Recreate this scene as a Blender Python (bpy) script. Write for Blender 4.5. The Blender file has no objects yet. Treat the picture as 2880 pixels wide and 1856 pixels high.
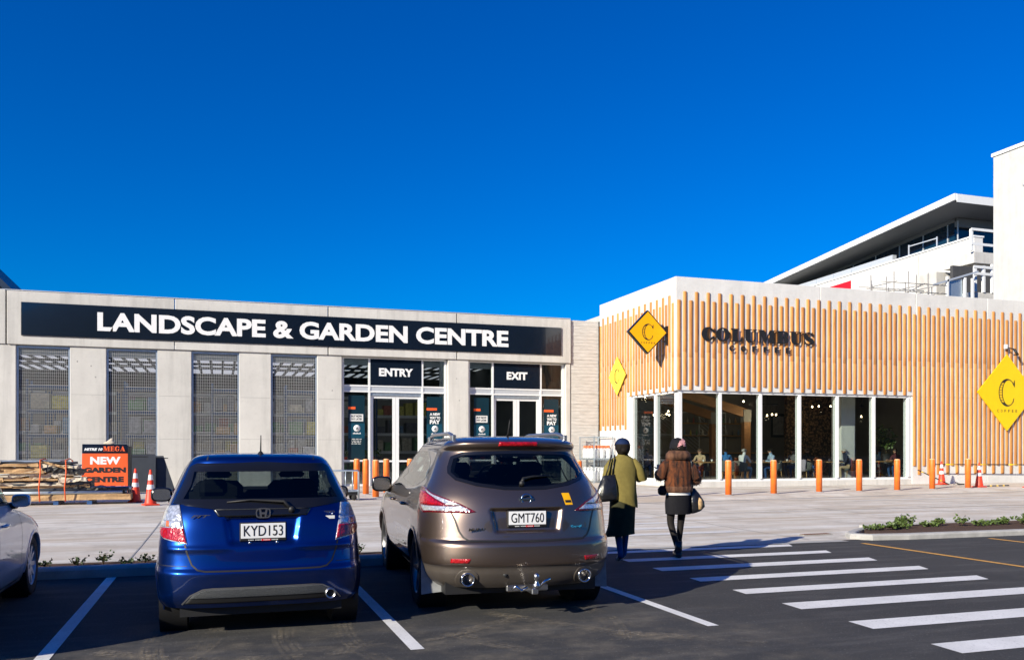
import bpy, bmesh, math, random
from mathutils import Vector, Matrix
from mathutils.geometry import tessellate_polygon
R = math.radians
random.seed(7)
SC = bpy.context.scene
COL = SC.collection

# ------------------------------------------------------------------ camera
cam_data = bpy.data.cameras.new('camera')
cam = bpy.data.objects.new('camera', cam_data); COL.objects.link(cam)
cam.location = (0, 0, 1.55); cam.rotation_euler = (R(90), 0, R(-18.6))
cam_data.sensor_fit = 'HORIZONTAL'; cam_data.sensor_width = 36.0
cam_data.lens = 30.5; cam_data.shift_y = 0.117
cam_data.clip_start = 0.1; cam_data.clip_end = 3000
SC.camera = cam

# ------------------------------------------------------------------ sky and sun
SUN_EL, SUN_HEAD = 23.0, 28.5        # elevation; shadows run 28.5 degrees off +X towards +Y
world = bpy.data.worlds.new('World'); SC.world = world; world.use_nodes = True
wn = world.node_tree.nodes; wl = world.node_tree.links; wn.clear()
sky = wn.new('ShaderNodeTexSky'); sky.sky_type = 'NISHITA'; sky.sun_disc = False
sky.sun_elevation = R(SUN_EL); sky.sun_rotation = R(270 - SUN_HEAD)
sky.altitude = 600; sky.air_density = 1.15; sky.dust_density = 0.0; sky.ozone_density = 6.0
hs = wn.new('ShaderNodeHueSaturation'); hs.inputs['Hue'].default_value = 0.520
hs.inputs['Saturation'].default_value = 1.55; hs.inputs['Value'].default_value = 1.0
bg = wn.new('ShaderNodeBackground'); bg.inputs['Strength'].default_value = 0.09
wo = wn.new('ShaderNodeOutputWorld')
wl.new(sky.outputs[0], hs.inputs['Color']); wl.new(hs.outputs[0], bg.inputs['Color']); wl.new(bg.outputs[0], wo.inputs['Surface'])
sun_data = bpy.data.lights.new('sun', 'SUN'); sun_data.energy = 5.0; sun_data.angle = R(0.5); sun_data.color = (1.0, 0.925, 0.765)
sun = bpy.data.objects.new('sun', sun_data); COL.objects.link(sun); sun.location = (-30, -20, 30)
_d = Vector((math.cos(R(SUN_EL))*math.cos(R(SUN_HEAD)), math.cos(R(SUN_EL))*math.sin(R(SUN_HEAD)), -math.sin(R(SUN_EL))))
sun.rotation_euler = _d.to_track_quat('-Z', 'Y').to_euler()

SC.view_settings.view_transform = 'Standard'; SC.view_settings.look = 'None'
SC.view_settings.exposure = 0.55; SC.view_settings.gamma = 1.0; SC.view_settings.use_curve_mapping = False
SC.render.engine = 'CYCLES'
SC.cycles.use_denoising = True
SC.cycles.max_bounces = 8; SC.cycles.transparent_max_bounces = 16; SC.cycles.diffuse_bounces = 3; SC.cycles.glossy_bounces = 4
SC.cycles.caustics_reflective = False; SC.cycles.caustics_refractive = False

# ------------------------------------------------------------------ materials
def lin(c):
    return tuple((x/12.92 if x <= 0.04045 else ((x+0.055)/1.055)**2.4) for x in c)
def newmat(name):
    m = bpy.data.materials.new(name); m.use_nodes = True
    nt = m.node_tree; return m, nt.nodes, nt.links, nt.nodes['Principled BSDF']
def pmat(name, col, rough=0.6, metal=0.0, coat=0.0, spec=0.5, var=0.0, vscale=6.0, bump=0.0, bscale=60.0, emit=None, estr=0.0, rvar=0.0, stretch=None, coatr=0.03):
    """procedural principled material: base colour with fractal noise variation and fine relief"""
    m, n, l, b = newmat(name)
    b.inputs['Base Color'].default_value = (*col, 1); b.inputs['Roughness'].default_value = rough
    b.inputs['Metallic'].default_value = metal; b.inputs['Specular IOR Level'].default_value = spec
    if coat: b.inputs['Coat Weight'].default_value = coat; b.inputs['Coat Roughness'].default_value = coatr
    if emit: b.inputs['Emission Color'].default_value = (*emit, 1); b.inputs['Emission Strength'].default_value = estr
    tc = n.new('ShaderNodeTexCoord'); src = tc.outputs['Object']
    if stretch:
        mp = n.new('ShaderNodeMapping'); mp.inputs['Scale'].default_value = stretch; l.new(src, mp.inputs[0]); src = mp.outputs[0]
    if var:
        nz = n.new('ShaderNodeTexNoise'); nz.inputs['Scale'].default_value = vscale; nz.inputs['Detail'].default_value = 8; nz.inputs['Roughness'].default_value = 0.6
        l.new(src, nz.inputs['Vector'])
        mr = n.new('ShaderNodeMapRange'); mr.inputs[1].default_value = 0.3; mr.inputs[2].default_value = 0.7
        mr.inputs[3].default_value = 1-var; mr.inputs[4].default_value = 1+var; l.new(nz.outputs[0], mr.inputs[0])
        mx = n.new('ShaderNodeVectorMath'); mx.operation = 'SCALE'; mx.inputs[0].default_value = col; l.new(mr.outputs[0], mx.inputs['Scale'])
        l.new(mx.outputs[0], b.inputs['Base Color'])
        if rvar:
            m2 = n.new('ShaderNodeMapRange'); m2.inputs[1].default_value = 0.3; m2.inputs[2].default_value = 0.7
            m2.inputs[3].default_value = max(0, rough-rvar); m2.inputs[4].default_value = min(1, rough+rvar); l.new(nz.outputs[0], m2.inputs[0]); l.new(m2.outputs[0], b.inputs['Roughness'])
    if bump:
        n2 = n.new('ShaderNodeTexNoise'); n2.inputs['Scale'].default_value = bscale; n2.inputs['Detail'].default_value = 6; l.new(src, n2.inputs['Vector'])
        bp = n.new('ShaderNodeBump'); bp.inputs['Strength'].default_value = bump; bp.inputs['Distance'].default_value = 0.02
        l.new(n2.outputs[0], bp.inputs['Height']); l.new(bp.outputs[0], b.inputs['Normal'])
    return m
def glassmat(name, tint, refl=1.0, ior=1.5, rough=0.0, base=0.0):
    m, n, l, b = newmat(name); n.remove(b)
    out = [x for x in n if x.type == 'OUTPUT_MATERIAL'][0]
    tr = n.new('ShaderNodeBsdfTransparent'); tr.inputs[0].default_value = (*tint, 1)
    gl = n.new('ShaderNodeBsdfGlossy'); gl.inputs['Roughness'].default_value = rough; gl.inputs[0].default_value = (refl, refl, refl, 1)
    lw = n.new('ShaderNodeLayerWeight'); lw.inputs[0].default_value = .5          # 1 - |cos|: same from both sides of the pane
    pw = n.new('ShaderNodeMath'); pw.operation = 'POWER'; pw.inputs[1].default_value = 5; l.new(lw.outputs['Facing'], pw.inputs[0])
    f0 = ((ior-1)/(ior+1))**2; ma = n.new('ShaderNodeMath'); ma.operation = 'MULTIPLY_ADD'; ma.inputs[1].default_value = 1-f0; ma.inputs[2].default_value = f0; l.new(pw.outputs[0], ma.inputs[0])
    mx = n.new('ShaderNodeMixShader'); l.new(ma.outputs[0], mx.inputs[0]); l.new(tr.outputs[0], mx.inputs[1]); l.new(gl.outputs[0], mx.inputs[2])
    l.new(mx.outputs[0], out.inputs[0]); return m

M = {}
# --- helpers ---------------------------------------------------------------
class MB:
    """collects geometry, then links it as one mesh object"""
    def __init__(s): s.v = []; s.f = []; s.sm = []
    def add(s, vs, fs, smooth=False):
        o = len(s.v); s.v += [tuple(v) for v in vs]
        for f in fs: s.f.append(tuple(i+o for i in f)); s.sm.append(smooth)
        return s
    def box(s, x0, x1, y0, y1, z0, z1, ch=0.0):
        if ch <= 0:
            vs = [(x, y, z) for z in (z0, z1) for y in (y0, y1) for x in (x0, x1)]
            return s.add(vs, [(0,2,3,1),(4,5,7,6),(0,1,5,4),(2,6,7,3),(0,4,6,2),(1,3,7,5)])
        c = min(ch, (x1-x0)*.45, (y1-y0)*.45, (z1-z0)*.45)
        vs = []; idx = {}
        X = (x0, x1); Y = (y0, y1); Z = (z0, z1)
        for i in (0, 1):
            for j in (0, 1):
                for k in (0, 1):
                    dx = c if i == 0 else -c; dy = c if j == 0 else -c; dz = c if k == 0 else -c
                    idx[(i,j,k,0)] = len(vs); vs.append((X[i], Y[j]+dy, Z[k]+dz))
                    idx[(i,j,k,1)] = len(vs); vs.append((X[i]+dx, Y[j], Z[k]+dz))
                    idx[(i,j,k,2)] = len(vs); vs.append((X[i]+dx, Y[j]+dy, Z[k]))
        I = idx; fs = []
        for a in (0, 1):
            q = [I[(a,0,0,0)], I[(a,1,0,0)], I[(a,1,1,0)], I[(a,0,1,0)]]; fs.append(q if a else q[::-1])
            q = [I[(0,a,0,1)], I[(1,a,0,1)], I[(1,a,1,1)], I[(0,a,1,1)]]; fs.append(q[::-1] if a else q)
            q = [I[(0,0,a,2)], I[(1,0,a,2)], I[(1,1,a,2)], I[(0,1,a,2)]]; fs.append(q if a else q[::-1])
        for a in (0, 1):
            for b in (0, 1):
                q = [I[(a,b,0,0)], I[(a,b,1,0)], I[(a,b,1,1)], I[(a,b,0,1)]]; fs.append(q if (a ^ b) else q[::-1])
                q = [I[(a,0,b,0)], I[(a,1,b,0)], I[(a,1,b,2)], I[(a,0,b,2)]]; fs.append(q[::-1] if (a ^ b) else q)
                q = [I[(0,a,b,1)], I[(1,a,b,1)], I[(1,a,b,2)], I[(0,a,b,2)]]; fs.append(q if (a ^ b) else q[::-1])
                for k in (0, 1):
                    t = [I[(k,a,b,0)], I[(k,a,b,1)], I[(k,a,b,2)]]; fs.append(t if (k ^ a ^ b) else t[::-1])
        return s.add(vs, fs)
    def tube(s, pts, rad, n=8, cap=True, smooth=True):
        """tube along points; rad a number or one per point"""
        pts = [Vector(p) for p in pts]; rs = rad if isinstance(rad, (list, tuple)) else [rad]*len(pts)
        vs = []; prev = None
        for i, p in enumerate(pts):
            t = (pts[min(i+1, len(pts)-1)] - pts[max(i-1, 0)])
            t = t.normalized() if t.length > 1e-9 else Vector((0,0,1))
            if prev is None:
                a = Vector((0,0,1)) if abs(t.z) < .9 else Vector((1,0,0)); u = t.cross(a).normalized()
            else:
                u = (prev - t*prev.dot(t)); u = u.normalized() if u.length > 1e-6 else t.orthogonal().normalized()
            prev = u; w = t.cross(u)
            for k in range(n):
                an = 2*math.pi*k/n; vs.append(p + (u*math.cos(an) + w*math.sin(an))*rs[i])
        fs = []
        for i in range(len(pts)-1):
            for k in range(n):
                fs.append((i*n+k, i*n+(k+1) % n, (i+1)*n+(k+1) % n, (i+1)*n+k))
        s.add(vs, fs, smooth)
        if cap:
            o = len(s.v)-len(vs)
            s.f.append(tuple(o+k for k in range(n))[::-1]); s.sm.append(False)
            s.f.append(tuple(o+(len(pts)-1)*n+k for k in range(n))); s.sm.append(False)
        return s
    def lathe(s, prof, n=24, c=(0,0,0), axis='z', smooth=True):
        """prof: (radius, height) pairs"""
        vs = []
        for r, h in prof:
            for k in range(n):
                a = 2*math.pi*k/n; p = (r*math.cos(a), r*math.sin(a), h)
                if axis == 'x': p = (h, r*math.cos(a), r*math.sin(a))
                elif axis == 'y': p = (r*math.cos(a), h, r*math.sin(a))
                vs.append((c[0]+p[0], c[1]+p[1], c[2]+p[2]))
        fs = []
        for i in range(len(prof)-1):
            for k in range(n): fs.append((i*n+k, i*n+(k+1) % n, (i+1)*n+(k+1) % n, (i+1)*n+k))
        if axis == 'y': fs = [f[::-1] for f in fs]
        return s.add(vs, fs, smooth)
    def loft(s, rings, cap=True, smooth=True):
        n = len(rings[0]); vs = [p for r in rings for p in r]; fs = []
        for i in range(len(rings)-1):
            for k in range(n): fs.append((i*n+k, i*n+(k+1) % n, (i+1)*n+(k+1) % n, (i+1)*n+k))
        s.add(vs, fs, smooth)
        if cap:
            o = len(s.v)-len(vs)
            s.f.append(tuple(o+k for k in range(n))[::-1]); s.sm.append(smooth)
            s.f.append(tuple(o+(len(rings)-1)*n+k for k in range(n))); s.sm.append(smooth)
        return s
    def prism(s, poly, o, ax, up, nrm, d0, d1, holes=()):
        """extrude a 2-D polygon (with holes) lying in the plane (o; ax, up) from nrm*d0 to nrm*d1"""
        o = Vector(o); ax = Vector(ax); up = Vector(up); nrm = Vector(nrm)
        loops = [list(poly)]+[list(h) for h in holes]
        tris = tessellate_polygon([[Vector((p[0], p[1], 0)) for p in lp] for lp in loops])
        flat = [p for lp in loops for p in lp]; N = len(flat)
        vs = [o+ax*p[0]+up*p[1]+nrm*d0 for p in flat]+[o+ax*p[0]+up*p[1]+nrm*d1 for p in flat]
        fs = []
        for t in tris:
            a, b, c = (flat[i] for i in t)
            ccw = (b[0]-a[0])*(c[1]-a[1])-(b[1]-a[1])*(c[0]-a[0]) > 0
            t = tuple(t) if ccw else tuple(t)[::-1]
            fs.append(t[::-1]); fs.append(tuple(i+N for i in t))
        k = 0
        for li, lp in enumerate(loops):
            m = len(lp); area = sum(lp[i][0]*lp[(i+1) % m][1]-lp[(i+1) % m][0]*lp[i][1] for i in range(m))
            rev = (area < 0) ^ (li > 0)
            for i in range(m):
                a, b = k+i, k+(i+1) % m
                q = (a, b, b+N, a+N); fs.append(q[::-1] if rev else q)
            k += m
        return s.add(vs, fs)
    def mesh(s, name):
        me = bpy.data.meshes.new(name); me.from_pydata(s.v, [], s.f)
        me.polygons.foreach_set('use_smooth', s.sm); me.update(); return me
    def build(s, name, m, parent=None):
        return link(name, s.mesh(name), m, parent)
def link(name, me, m=None, parent=None):
    o = bpy.data.objects.new(name, me); COL.objects.link(o)
    if m is not None:
        if not isinstance(m, (list, tuple)): m = [m]
        if len(me.materials) == 0:
            for x in m: me.materials.append(M[x] if isinstance(x, str) else x)
    if parent is not None: o.parent = parent
    return o
def tag(o, label=None, cat=None, group=None, kind=None):
    if label: o['label'] = label
    if cat: o['category'] = cat
    if group: o['group'] = group
    if kind: o['kind'] = kind
    return o
def thing(name, label, cat, loc=(0,0,0), rz=0.0, group=None):
    o = bpy.data.objects.new(name, None); COL.objects.link(o); o.location = loc; o.rotation_euler = (0, 0, rz)
    o.empty_display_size = .2
    return tag(o, label, cat, group)
def copy_tree(o, parent=None):
    c = o.copy(); COL.objects.link(c); c.parent = parent
    for ch in o.children: copy_tree(ch, c)
    return c
def bxo(name, m, parent, *a, ch=0.0):
    return MB().box(*a, ch=ch).build(name, m, parent)
def comps(me):
    """connected pieces of a mesh as lists of polygons"""
    p = list(range(len(me.vertices)))
    def find(a):
        while p[a] != a: p[a] = p[p[a]]; a = p[a]
        return a
    for e in me.edges:
        a, b = find(e.vertices[0]), find(e.vertices[1])
        if a != b: p[a] = b
    g = {}
    for f in me.polygons: g.setdefault(find(f.vertices[0]), []).append(f)
    return list(g.values())
def text(s, box, o, ax, up, nrm, depth, m, parent, name='letter', bold=0.02, split=True, shear=0.0, spacing=1.0):
    """raised lettering fitted to box=(x0,y0,x1,y1) of the plane (o; ax, up), standing depth along nrm; one mesh per letter"""
    cu = bpy.data.curves.new('t', 'FONT'); cu.body = s; cu.size = 1; cu.extrude = 0.5; cu.offset = bold; cu.shear = shear
    cu.space_character = spacing; cu.resolution_u = 4
    ob = bpy.data.objects.new('t', cu); COL.objects.link(ob)
    dg = bpy.context.evaluated_depsgraph_get(); me = bpy.data.meshes.new_from_object(ob.evaluated_get(dg))
    xs = [v.co.x for v in me.vertices]; ys = [v.co.y for v in me.vertices]
    x0, x1, y0, y1 = min(xs), max(xs), min(ys), max(ys)
    bx0, by0, bx1, by1 = box; o = Vector(o); ax = Vector(ax); up = Vector(up); nrm = Vector(nrm)
    def mp(c):
        return o + ax*(bx0+(c.x-x0)/(x1-x0)*(bx1-bx0)) + up*(by0+(c.y-y0)/(y1-y0)*(by1-by0)) + nrm*((c.z+.5)*depth)
    groups = comps(me) if split else [list(me.polygons)]
    groups.sort(key=lambda g: min(me.vertices[i].co.x for f in g for i in f.vertices))
    out = []
    for g in groups:
        b = MB(); rm = {}
        for f in g:
            for i in f.vertices:
                if i not in rm: rm[i] = len(b.v); b.v.append(tuple(mp(me.vertices[i].co)))
            b.f.append(tuple(rm[i] for i in f.vertices)); b.sm.append(False)
        out.append(b.build(name, m, parent))
    bpy.data.objects.remove(ob); bpy.data.curves.remove(cu); bpy.data.meshes.remove(me)
    return out
def ell(cx, cy, rx, ry, a0=0, a1=360, n=40):
    return [(cx+rx*math.cos(R(a0+(a1-a0)*i/n)), cy+ry*math.sin(R(a0+(a1-a0)*i/n))) for i in range(n+1)]
FRONT = ((1,0,0), (0,0,1), (0,-1,0))      # plane facing the camera side (-Y)
SIDE = ((0,-1,0), (0,0,1), (-1,0,0))      # plane facing -X, text runs towards -Y

# ------------------------------------------------------------------ material library
M['conc'] = pmat('pale_concrete', (.60,.585,.55), .82, var=.09, vscale=1.3, bump=.25, bscale=40)
M['conc_white'] = pmat('white_concrete', (.70,.695,.67), .78, var=.05, vscale=1.1, bump=.12, bscale=30)
M['conc_dark'] = pmat('grey_concrete', (.36,.35,.33), .85, var=.12, vscale=2, bump=.3, bscale=30)
M['kerb'] = pmat('kerb_concrete', (.42,.41,.385), .85, var=.16, vscale=5, bump=.4, bscale=50)
def conc_mat(name, col, streak, rough=.82):
    m, n, l, b = newmat(name); b.inputs['Roughness'].default_value = rough
    tc = n.new('ShaderNodeTexCoord'); oi = n.new('ShaderNodeObjectInfo')
    def noise(sc, sx, det=8):
        mp = n.new('ShaderNodeMapping'); mp.inputs['Scale'].default_value = sx; l.new(tc.outputs['Object'], mp.inputs[0])
        z = n.new('ShaderNodeTexNoise'); z.inputs['Scale'].default_value = sc; z.inputs['Detail'].default_value = det; z.inputs['Roughness'].default_value = .65; l.new(mp.outputs[0], z.inputs[0]); return z.outputs[0]
    def rng(v, a, b_, c, d):
        r = n.new('ShaderNodeMapRange'); r.inputs[1].default_value = a; r.inputs[2].default_value = b_; r.inputs[3].default_value = c; r.inputs[4].default_value = d; l.new(v, r.inputs[0]); return r.outputs[0]
    def mul(a, b_):
        q = n.new('ShaderNodeMath'); q.operation = 'MULTIPLY'; l.new(a, q.inputs[0]); l.new(b_, q.inputs[1]); return q.outputs[0]
    f = mul(rng(noise(1.2, (1,1,1)), .3, .7, .90, 1.07), rng(noise(1.0, (3.2,3.2,.22)), .48, .75, 1, 1-streak))
    f = mul(f, rng(noise(9, (1,1,1)), .55, .75, 1, .90)); f = mul(f, rng(oi.outputs['Random'], 0, 1, .94, 1.05))
    s_ = n.new('ShaderNodeVectorMath'); s_.operation = 'SCALE'; s_.inputs[0].default_value = col; l.new(f, s_.inputs['Scale']); l.new(s_.outputs[0], b.inputs['Base Color'])
    bp = n.new('ShaderNodeBump'); bp.inputs['Strength'].default_value = .25; bp.inputs['Distance'].default_value = .02; l.new(noise(40, (1,1,1), 6), bp.inputs['Height']); l.new(bp.outputs[0], b.inputs['Normal']); return m
M['conc'] = conc_mat('pale_concrete', (.62,.60,.56), .22)
M['conc_white'] = conc_mat('white_concrete', (.71,.70,.675), .10, .78)
M['navy'] = pmat('navy_sign_face', (.006,.011,.022), .12, coat=.5, spec=.6, var=.1, vscale=.6)
M['letter_white'] = pmat('white_lettering', (.82,.82,.82), .5, var=.02)
M['alu'] = pmat('pale_aluminium', (.62,.65,.68), .38, metal=.35, var=.05, vscale=4)
M['alu_white'] = pmat('white_powder_coat', (.78,.79,.79), .4, var=.03, vscale=3)
M['galv'] = pmat('galvanised_steel', (.45,.52,.58), .42, metal=.7, var=.12, vscale=9)
M['grille'] = pmat('grille_wire', (.66,.67,.66), .5, metal=.2, var=.1, vscale=20)
M['black'] = pmat('matt_black', (.012,.012,.013), .55, var=.15, vscale=12)
M['blackgloss'] = pmat('gloss_black', (.008,.008,.009), .2, coat=.4, var=.1)
M['rubber'] = pmat('tyre_rubber', (.022,.021,.02), .85, var=.35, vscale=14, bump=.2, bscale=80)
M['chrome'] = pmat('chrome', (.75,.75,.76), .12, metal=1.0, var=.05, vscale=8)
M['steel'] = pmat('bare_steel', (.55,.55,.56), .3, metal=1.0, var=.15, vscale=15)
M['orange'] = pmat('orange_bollard_paint', (.85,.175,.018), .5, var=.2, vscale=5, coat=.15)
M['cone'] = pmat('orange_red_cone', (.80,.055,.02), .5, var=.1, vscale=7)
M['white_band'] = pmat('reflective_white', (.75,.75,.74), .4, var=.08, vscale=20)
M['yellow'] = pmat('signal_yellow', (.95,.60,.0), .4, var=.04, vscale=3)
M['yellow_deep'] = pmat('amber_yellow', (.93,.46,.0), .4, var=.04, vscale=3)
M['yellow_pale'] = pmat('lemon_yellow', (.88,.66,.06), .45, var=.04, vscale=3)
M['teal'] = pmat('teal_poster', (.006,.026,.04), .25, var=.1, vscale=2)
M['teal2'] = pmat('blue_poster_band', (.008,.06,.10), .25, var=.1, vscale=2)
M['sign_orange'] = pmat('orange_sign_face', (.86,.115,.02), .5, var=.05, vscale=3)
M['paper'] = pmat('white_paper', (.7,.7,.68), .7, var=.06)
M['wood'] = pmat('laminated_timber', (.36,.17,.06), .55, var=.25, vscale=5, stretch=(1,1,8))
M['table'] = pmat('oak_table', (.45,.25,.09), .45, var=.2, vscale=7)
M['chair'] = pmat('grey_green_upholstery', (.12,.125,.11), .8, var=.1, vscale=20)
M['dark_int'] = pmat('dark_interior_paint', (.06,.06,.062), .8, var=.15, vscale=2)
M['grey_int'] = pmat('grey_interior_wall', (.30,.28,.26), .85, var=.1, vscale=1.5)
M['floor_int'] = pmat('polished_floor', (.24,.22,.20), .35, var=.15, vscale=3)
M['card'] = pmat('cardboard', (.50,.32,.16), .85, var=.22, vscale=5, bump=.5, bscale=18)
M['card2'] = pmat('bleached_cardboard', (.62,.54,.42), .85, var=.15, vscale=6, bump=.4, bscale=18)
M['darkpanel'] = pmat('dark_grey_board', (.035,.042,.055), .55, var=.15, vscale=4)
M['soil'] = pmat('bark_mulch', (.075,.035,.018), .95, var=.5, vscale=40, bump=1.0, bscale=60)
M['leaf'] = pmat('leaf_green', (.085,.13,.03), .55, var=.45, vscale=9)
M['leaf_dark'] = pmat('leaf_dark_green', (.03,.055,.016), .6, var=.4, vscale=9)
M['stem'] = pmat('plant_stem', (.09,.06,.03), .8, var=.2)
M['red'] = pmat('red_panel', (.70,.008,.02), .5, var=.03)
M['scaff'] = pmat('scaffold_steel', (.38,.36,.34), .5, metal=.4, var=.2, vscale=10)
M['darkroof'] = pmat('dark_blue_roof', (.03,.05,.085), .4, var=.1, vscale=2, metal=.2)
M['soffit'] = pmat('soffit_lining', (.26,.26,.25), .7, var=.06, vscale=1)
M['glass_shop'] = glassmat('shop_glass', (.82,.86,.84), 1.0, 1.5)
M['glass_cafe'] = glassmat('cafe_glass', (.80,.84,.83), 1.0, 1.5)
M['glass_car'] = glassmat('tinted_car_glass', (.40,.47,.45), 1.0, 1.45)
M['glass_priv'] = glassmat('privacy_car_glass', (.22,.26,.27), 1.0, 1.45)
M['glass_clear'] = glassmat('clear_car_glass', (.8,.86,.83), 1.0, 1.45)
M['glass_mall'] = pmat('dark_blue_glazing', (.008,.03,.05), .06, spec=.8, var=.2, vscale=.3)
M['bulb'] = pmat('lit_bulb', (1,.8,.55), .5, emit=(1,.72,.42), estr=14)
M['skin'] = pmat('skin', (.52,.29,.19), .55, var=.06, vscale=12)
M['skin2'] = pmat('skin_dark', (.30,.15,.09), .55, var=.06, vscale=12)
M['hair'] = pmat('dark_hair', (.012,.009,.007), .75, spec=.15, var=.4, vscale=30, stretch=(1,1,.15))
M['hair_br'] = pmat('brown_hair', (.06,.03,.015), .5, var=.4, vscale=30, stretch=(1,1,.15))
M['hair_gr'] = pmat('grey_hair', (.35,.33,.31), .6, var=.3, vscale=30)

def translucent(name, col):
    m, n, l, b = newmat(name); n.remove(b); out = [x for x in n if x.type == 'OUTPUT_MATERIAL'][0]
    t = n.new('ShaderNodeBsdfTranslucent'); t.inputs[0].default_value = (*col, 1)
    d = n.new('ShaderNodeBsdfDiffuse'); d.inputs[0].default_value = (*col, 1)
    mx = n.new('ShaderNodeMixShader'); mx.inputs[0].default_value = .75; l.new(d.outputs[0], mx.inputs[1]); l.new(t.outputs[0], mx.inputs[2]); l.new(mx.outputs[0], out.inputs[0]); return m
M['skylight'] = translucent('translucent_roofing', (.92,.93,.93))

def asphalt(name, base, dusty):
    m, n, l, b = newmat(name); b.inputs['Roughness'].default_value = .88; b.inputs['Specular IOR Level'].default_value = .35
    tc = n.new('ShaderNodeTexCoord'); P = tc.outputs['Object']
    def noise(sc, det=8, ro=.6, vec=P, sx=None):
        if sx:
            mp = n.new('ShaderNodeMapping'); mp.inputs['Scale'].default_value = sx; mp.inputs['Rotation'].default_value = (0,0,R(-10)); l.new(vec, mp.inputs[0]); vec = mp.outputs[0]
        z = n.new('ShaderNodeTexNoise'); z.inputs['Scale'].default_value = sc; z.inputs['Detail'].default_value = det; z.inputs['Roughness'].default_value = ro; l.new(vec, z.inputs['Vector']); return z.outputs[0]
    def rng(v, a, b_, c, d):
        r = n.new('ShaderNodeMapRange'); r.inputs[1].default_value = a; r.inputs[2].default_value = b_; r.inputs[3].default_value = c; r.inputs[4].default_value = d; l.new(v, r.inputs[0]); return r.outputs[0]
    def math_(op, a, b_):
        q = n.new('ShaderNodeMath'); q.operation = op
        for i, v in ((0, a), (1, b_)):
            if isinstance(v, (int, float)): q.inputs[i].default_value = v
            else: l.new(v, q.inputs[i])
        return q.outputs[0]
    def mix(f, a, b_):
        x = n.new('ShaderNodeMix'); x.data_type = 'RGBA'
        if isinstance(f, (int, float)): x.inputs[0].default_value = f
        else: l.new(f, x.inputs[0])
        for i, v in ((6, a), (7, b_)):
            if isinstance(v, tuple): x.inputs[i].default_value = (*v, 1)
            else: l.new(v, x.inputs[i])
        return x.outputs[2]
    grain = noise(180, 3, .7); big = noise(.35, 6); mid = noise(2.2, 8, .65)
    c = mix(rng(grain, .35, .7, 0, 1), tuple(x*.62 for x in base), tuple(x*1.55 for x in base))
    c = mix(rng(big, .35, .65, 0, .55), c, tuple(x*1.35 for x in base))
    streak = noise(1.2, 9, .65, sx=(.6, 3.2, 1))
    c = mix(rng(streak, .5, .72, 0, .38), c, (.15,.145,.14))
    specks = noise(55, 2, .5); c = mix(rng(specks, .64, .72, 0, .6), c, (.26,.25,.24)); c = mix(rng(noise(24, 2, .5), .68, .73, 0, .8), c, (.012,.012,.013)); c = mix(rng(noise(.8, 9, .7), .58, .72, 0, .5), c, tuple(x*.5 for x in base))
    if dusty:
        sep = n.new('ShaderNodeSeparateXYZ'); l.new(P, sep.inputs[0])
        # dry mud carried on tyres behind the parked cars, in a band across the lane
        yb = math_('MULTIPLY', rng(sep.outputs[1], 7.2, 8.0, 1, 0), rng(sep.outputs[1], 4.2, 6.2, .25, 1))
        xb = math_('MULTIPLY', rng(sep.outputs[0], -2.4, -1.0, .2, 1), rng(sep.outputs[0], 3.6, 5.2, 1, 0))
        blot = rng(noise(1.5, 9, .62), .46, .64, 0, 1)
        tread = rng(noise(9, 6, .7), .35, .65, .25, 1)
        d = math_('MULTIPLY', math_('MULTIPLY', yb, xb), math_('MULTIPLY', blot, tread))
        c = mix(math_('MULTIPLY', d, .38), c, (.34,.285,.20))
    l.new(c, b.inputs['Base Color'])
    bp = n.new('ShaderNodeBump'); bp.inputs['Strength'].default_value = .55; bp.inputs['Distance'].default_value = .006; l.new(noise(140, 4, .7), bp.inputs['Height']); l.new(bp.outputs[0], b.inputs['Normal'])
    return m
M['asphalt'] = asphalt('asphalt', (.038,.038,.039), True)
M['ground'] = asphalt('worn_asphalt', (.06,.06,.06), False)

def forecourt_mat():
    m, n, l, b = newmat('brushed_concrete_paving'); b.inputs['Roughness'].default_value = .85
    tc = n.new('ShaderNodeTexCoord'); P = tc.outputs['Object']
    def noise(sc, det=8, ro=.6, sx=None):
        vec = P
        if sx: mp = n.new('ShaderNodeMapping'); mp.inputs['Scale'].default_value = sx; l.new(P, mp.inputs[0]); vec = mp.outputs[0]
        z = n.new('ShaderNodeTexNoise'); z.inputs['Scale'].default_value = sc; z.inputs['Detail'].default_value = det; z.inputs['Roughness'].default_value = ro; l.new(vec, z.inputs['Vector']); return z.outputs[0]
    def rng(v, a, b_, c, d):
        r = n.new('ShaderNodeMapRange'); r.inputs[1].default_value = a; r.inputs[2].default_value = b_; r.inputs[3].default_value = c; r.inputs[4].default_value = d; l.new(v, r.inputs[0]); return r.outputs[0]
    def mix(f, a, b_):
        x = n.new('ShaderNodeMix'); x.data_type = 'RGBA'; l.new(f, x.inputs[0])
        for i, v in ((6, a), (7, b_)):
            if isinstance(v, tuple): x.inputs[i].default_value = (*v, 1)
            else: l.new(v, x.inputs[i])
        return x.outputs[2]
    c = mix(rng(noise(.5), .35, .65, 0, 1), (.60,.565,.505), (.76,.725,.665))
    c = mix(rng(noise(1.2, 9, .65, (.18, 1.6, 1)), .42, .66, 0, .85), c, (.47,.375,.27))      # wheel-path dust running along the lane
    c = mix(rng(noise(2.0, 8, .6, (.12, 2.2, 1)), .55, .75, 0, .55), c, (.80,.78,.74))
    c = mix(rng(noise(.9, 9, .7), .50, .64, 0, .65), c, (.42,.37,.31))
    c = mix(rng(noise(7, 8, .7), .58, .72, 0, .55), c, (.30,.26,.21))
    l.new(c, b.inputs['Base Color'])
    bp = n.new('ShaderNodeBump'); bp.inputs['Strength'].default_value = .35; bp.inputs['Distance'].default_value = .01; l.new(noise(90, 5, .7), bp.inputs['Height']); l.new(bp.outputs[0], b.inputs['Normal'])
    return m
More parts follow.
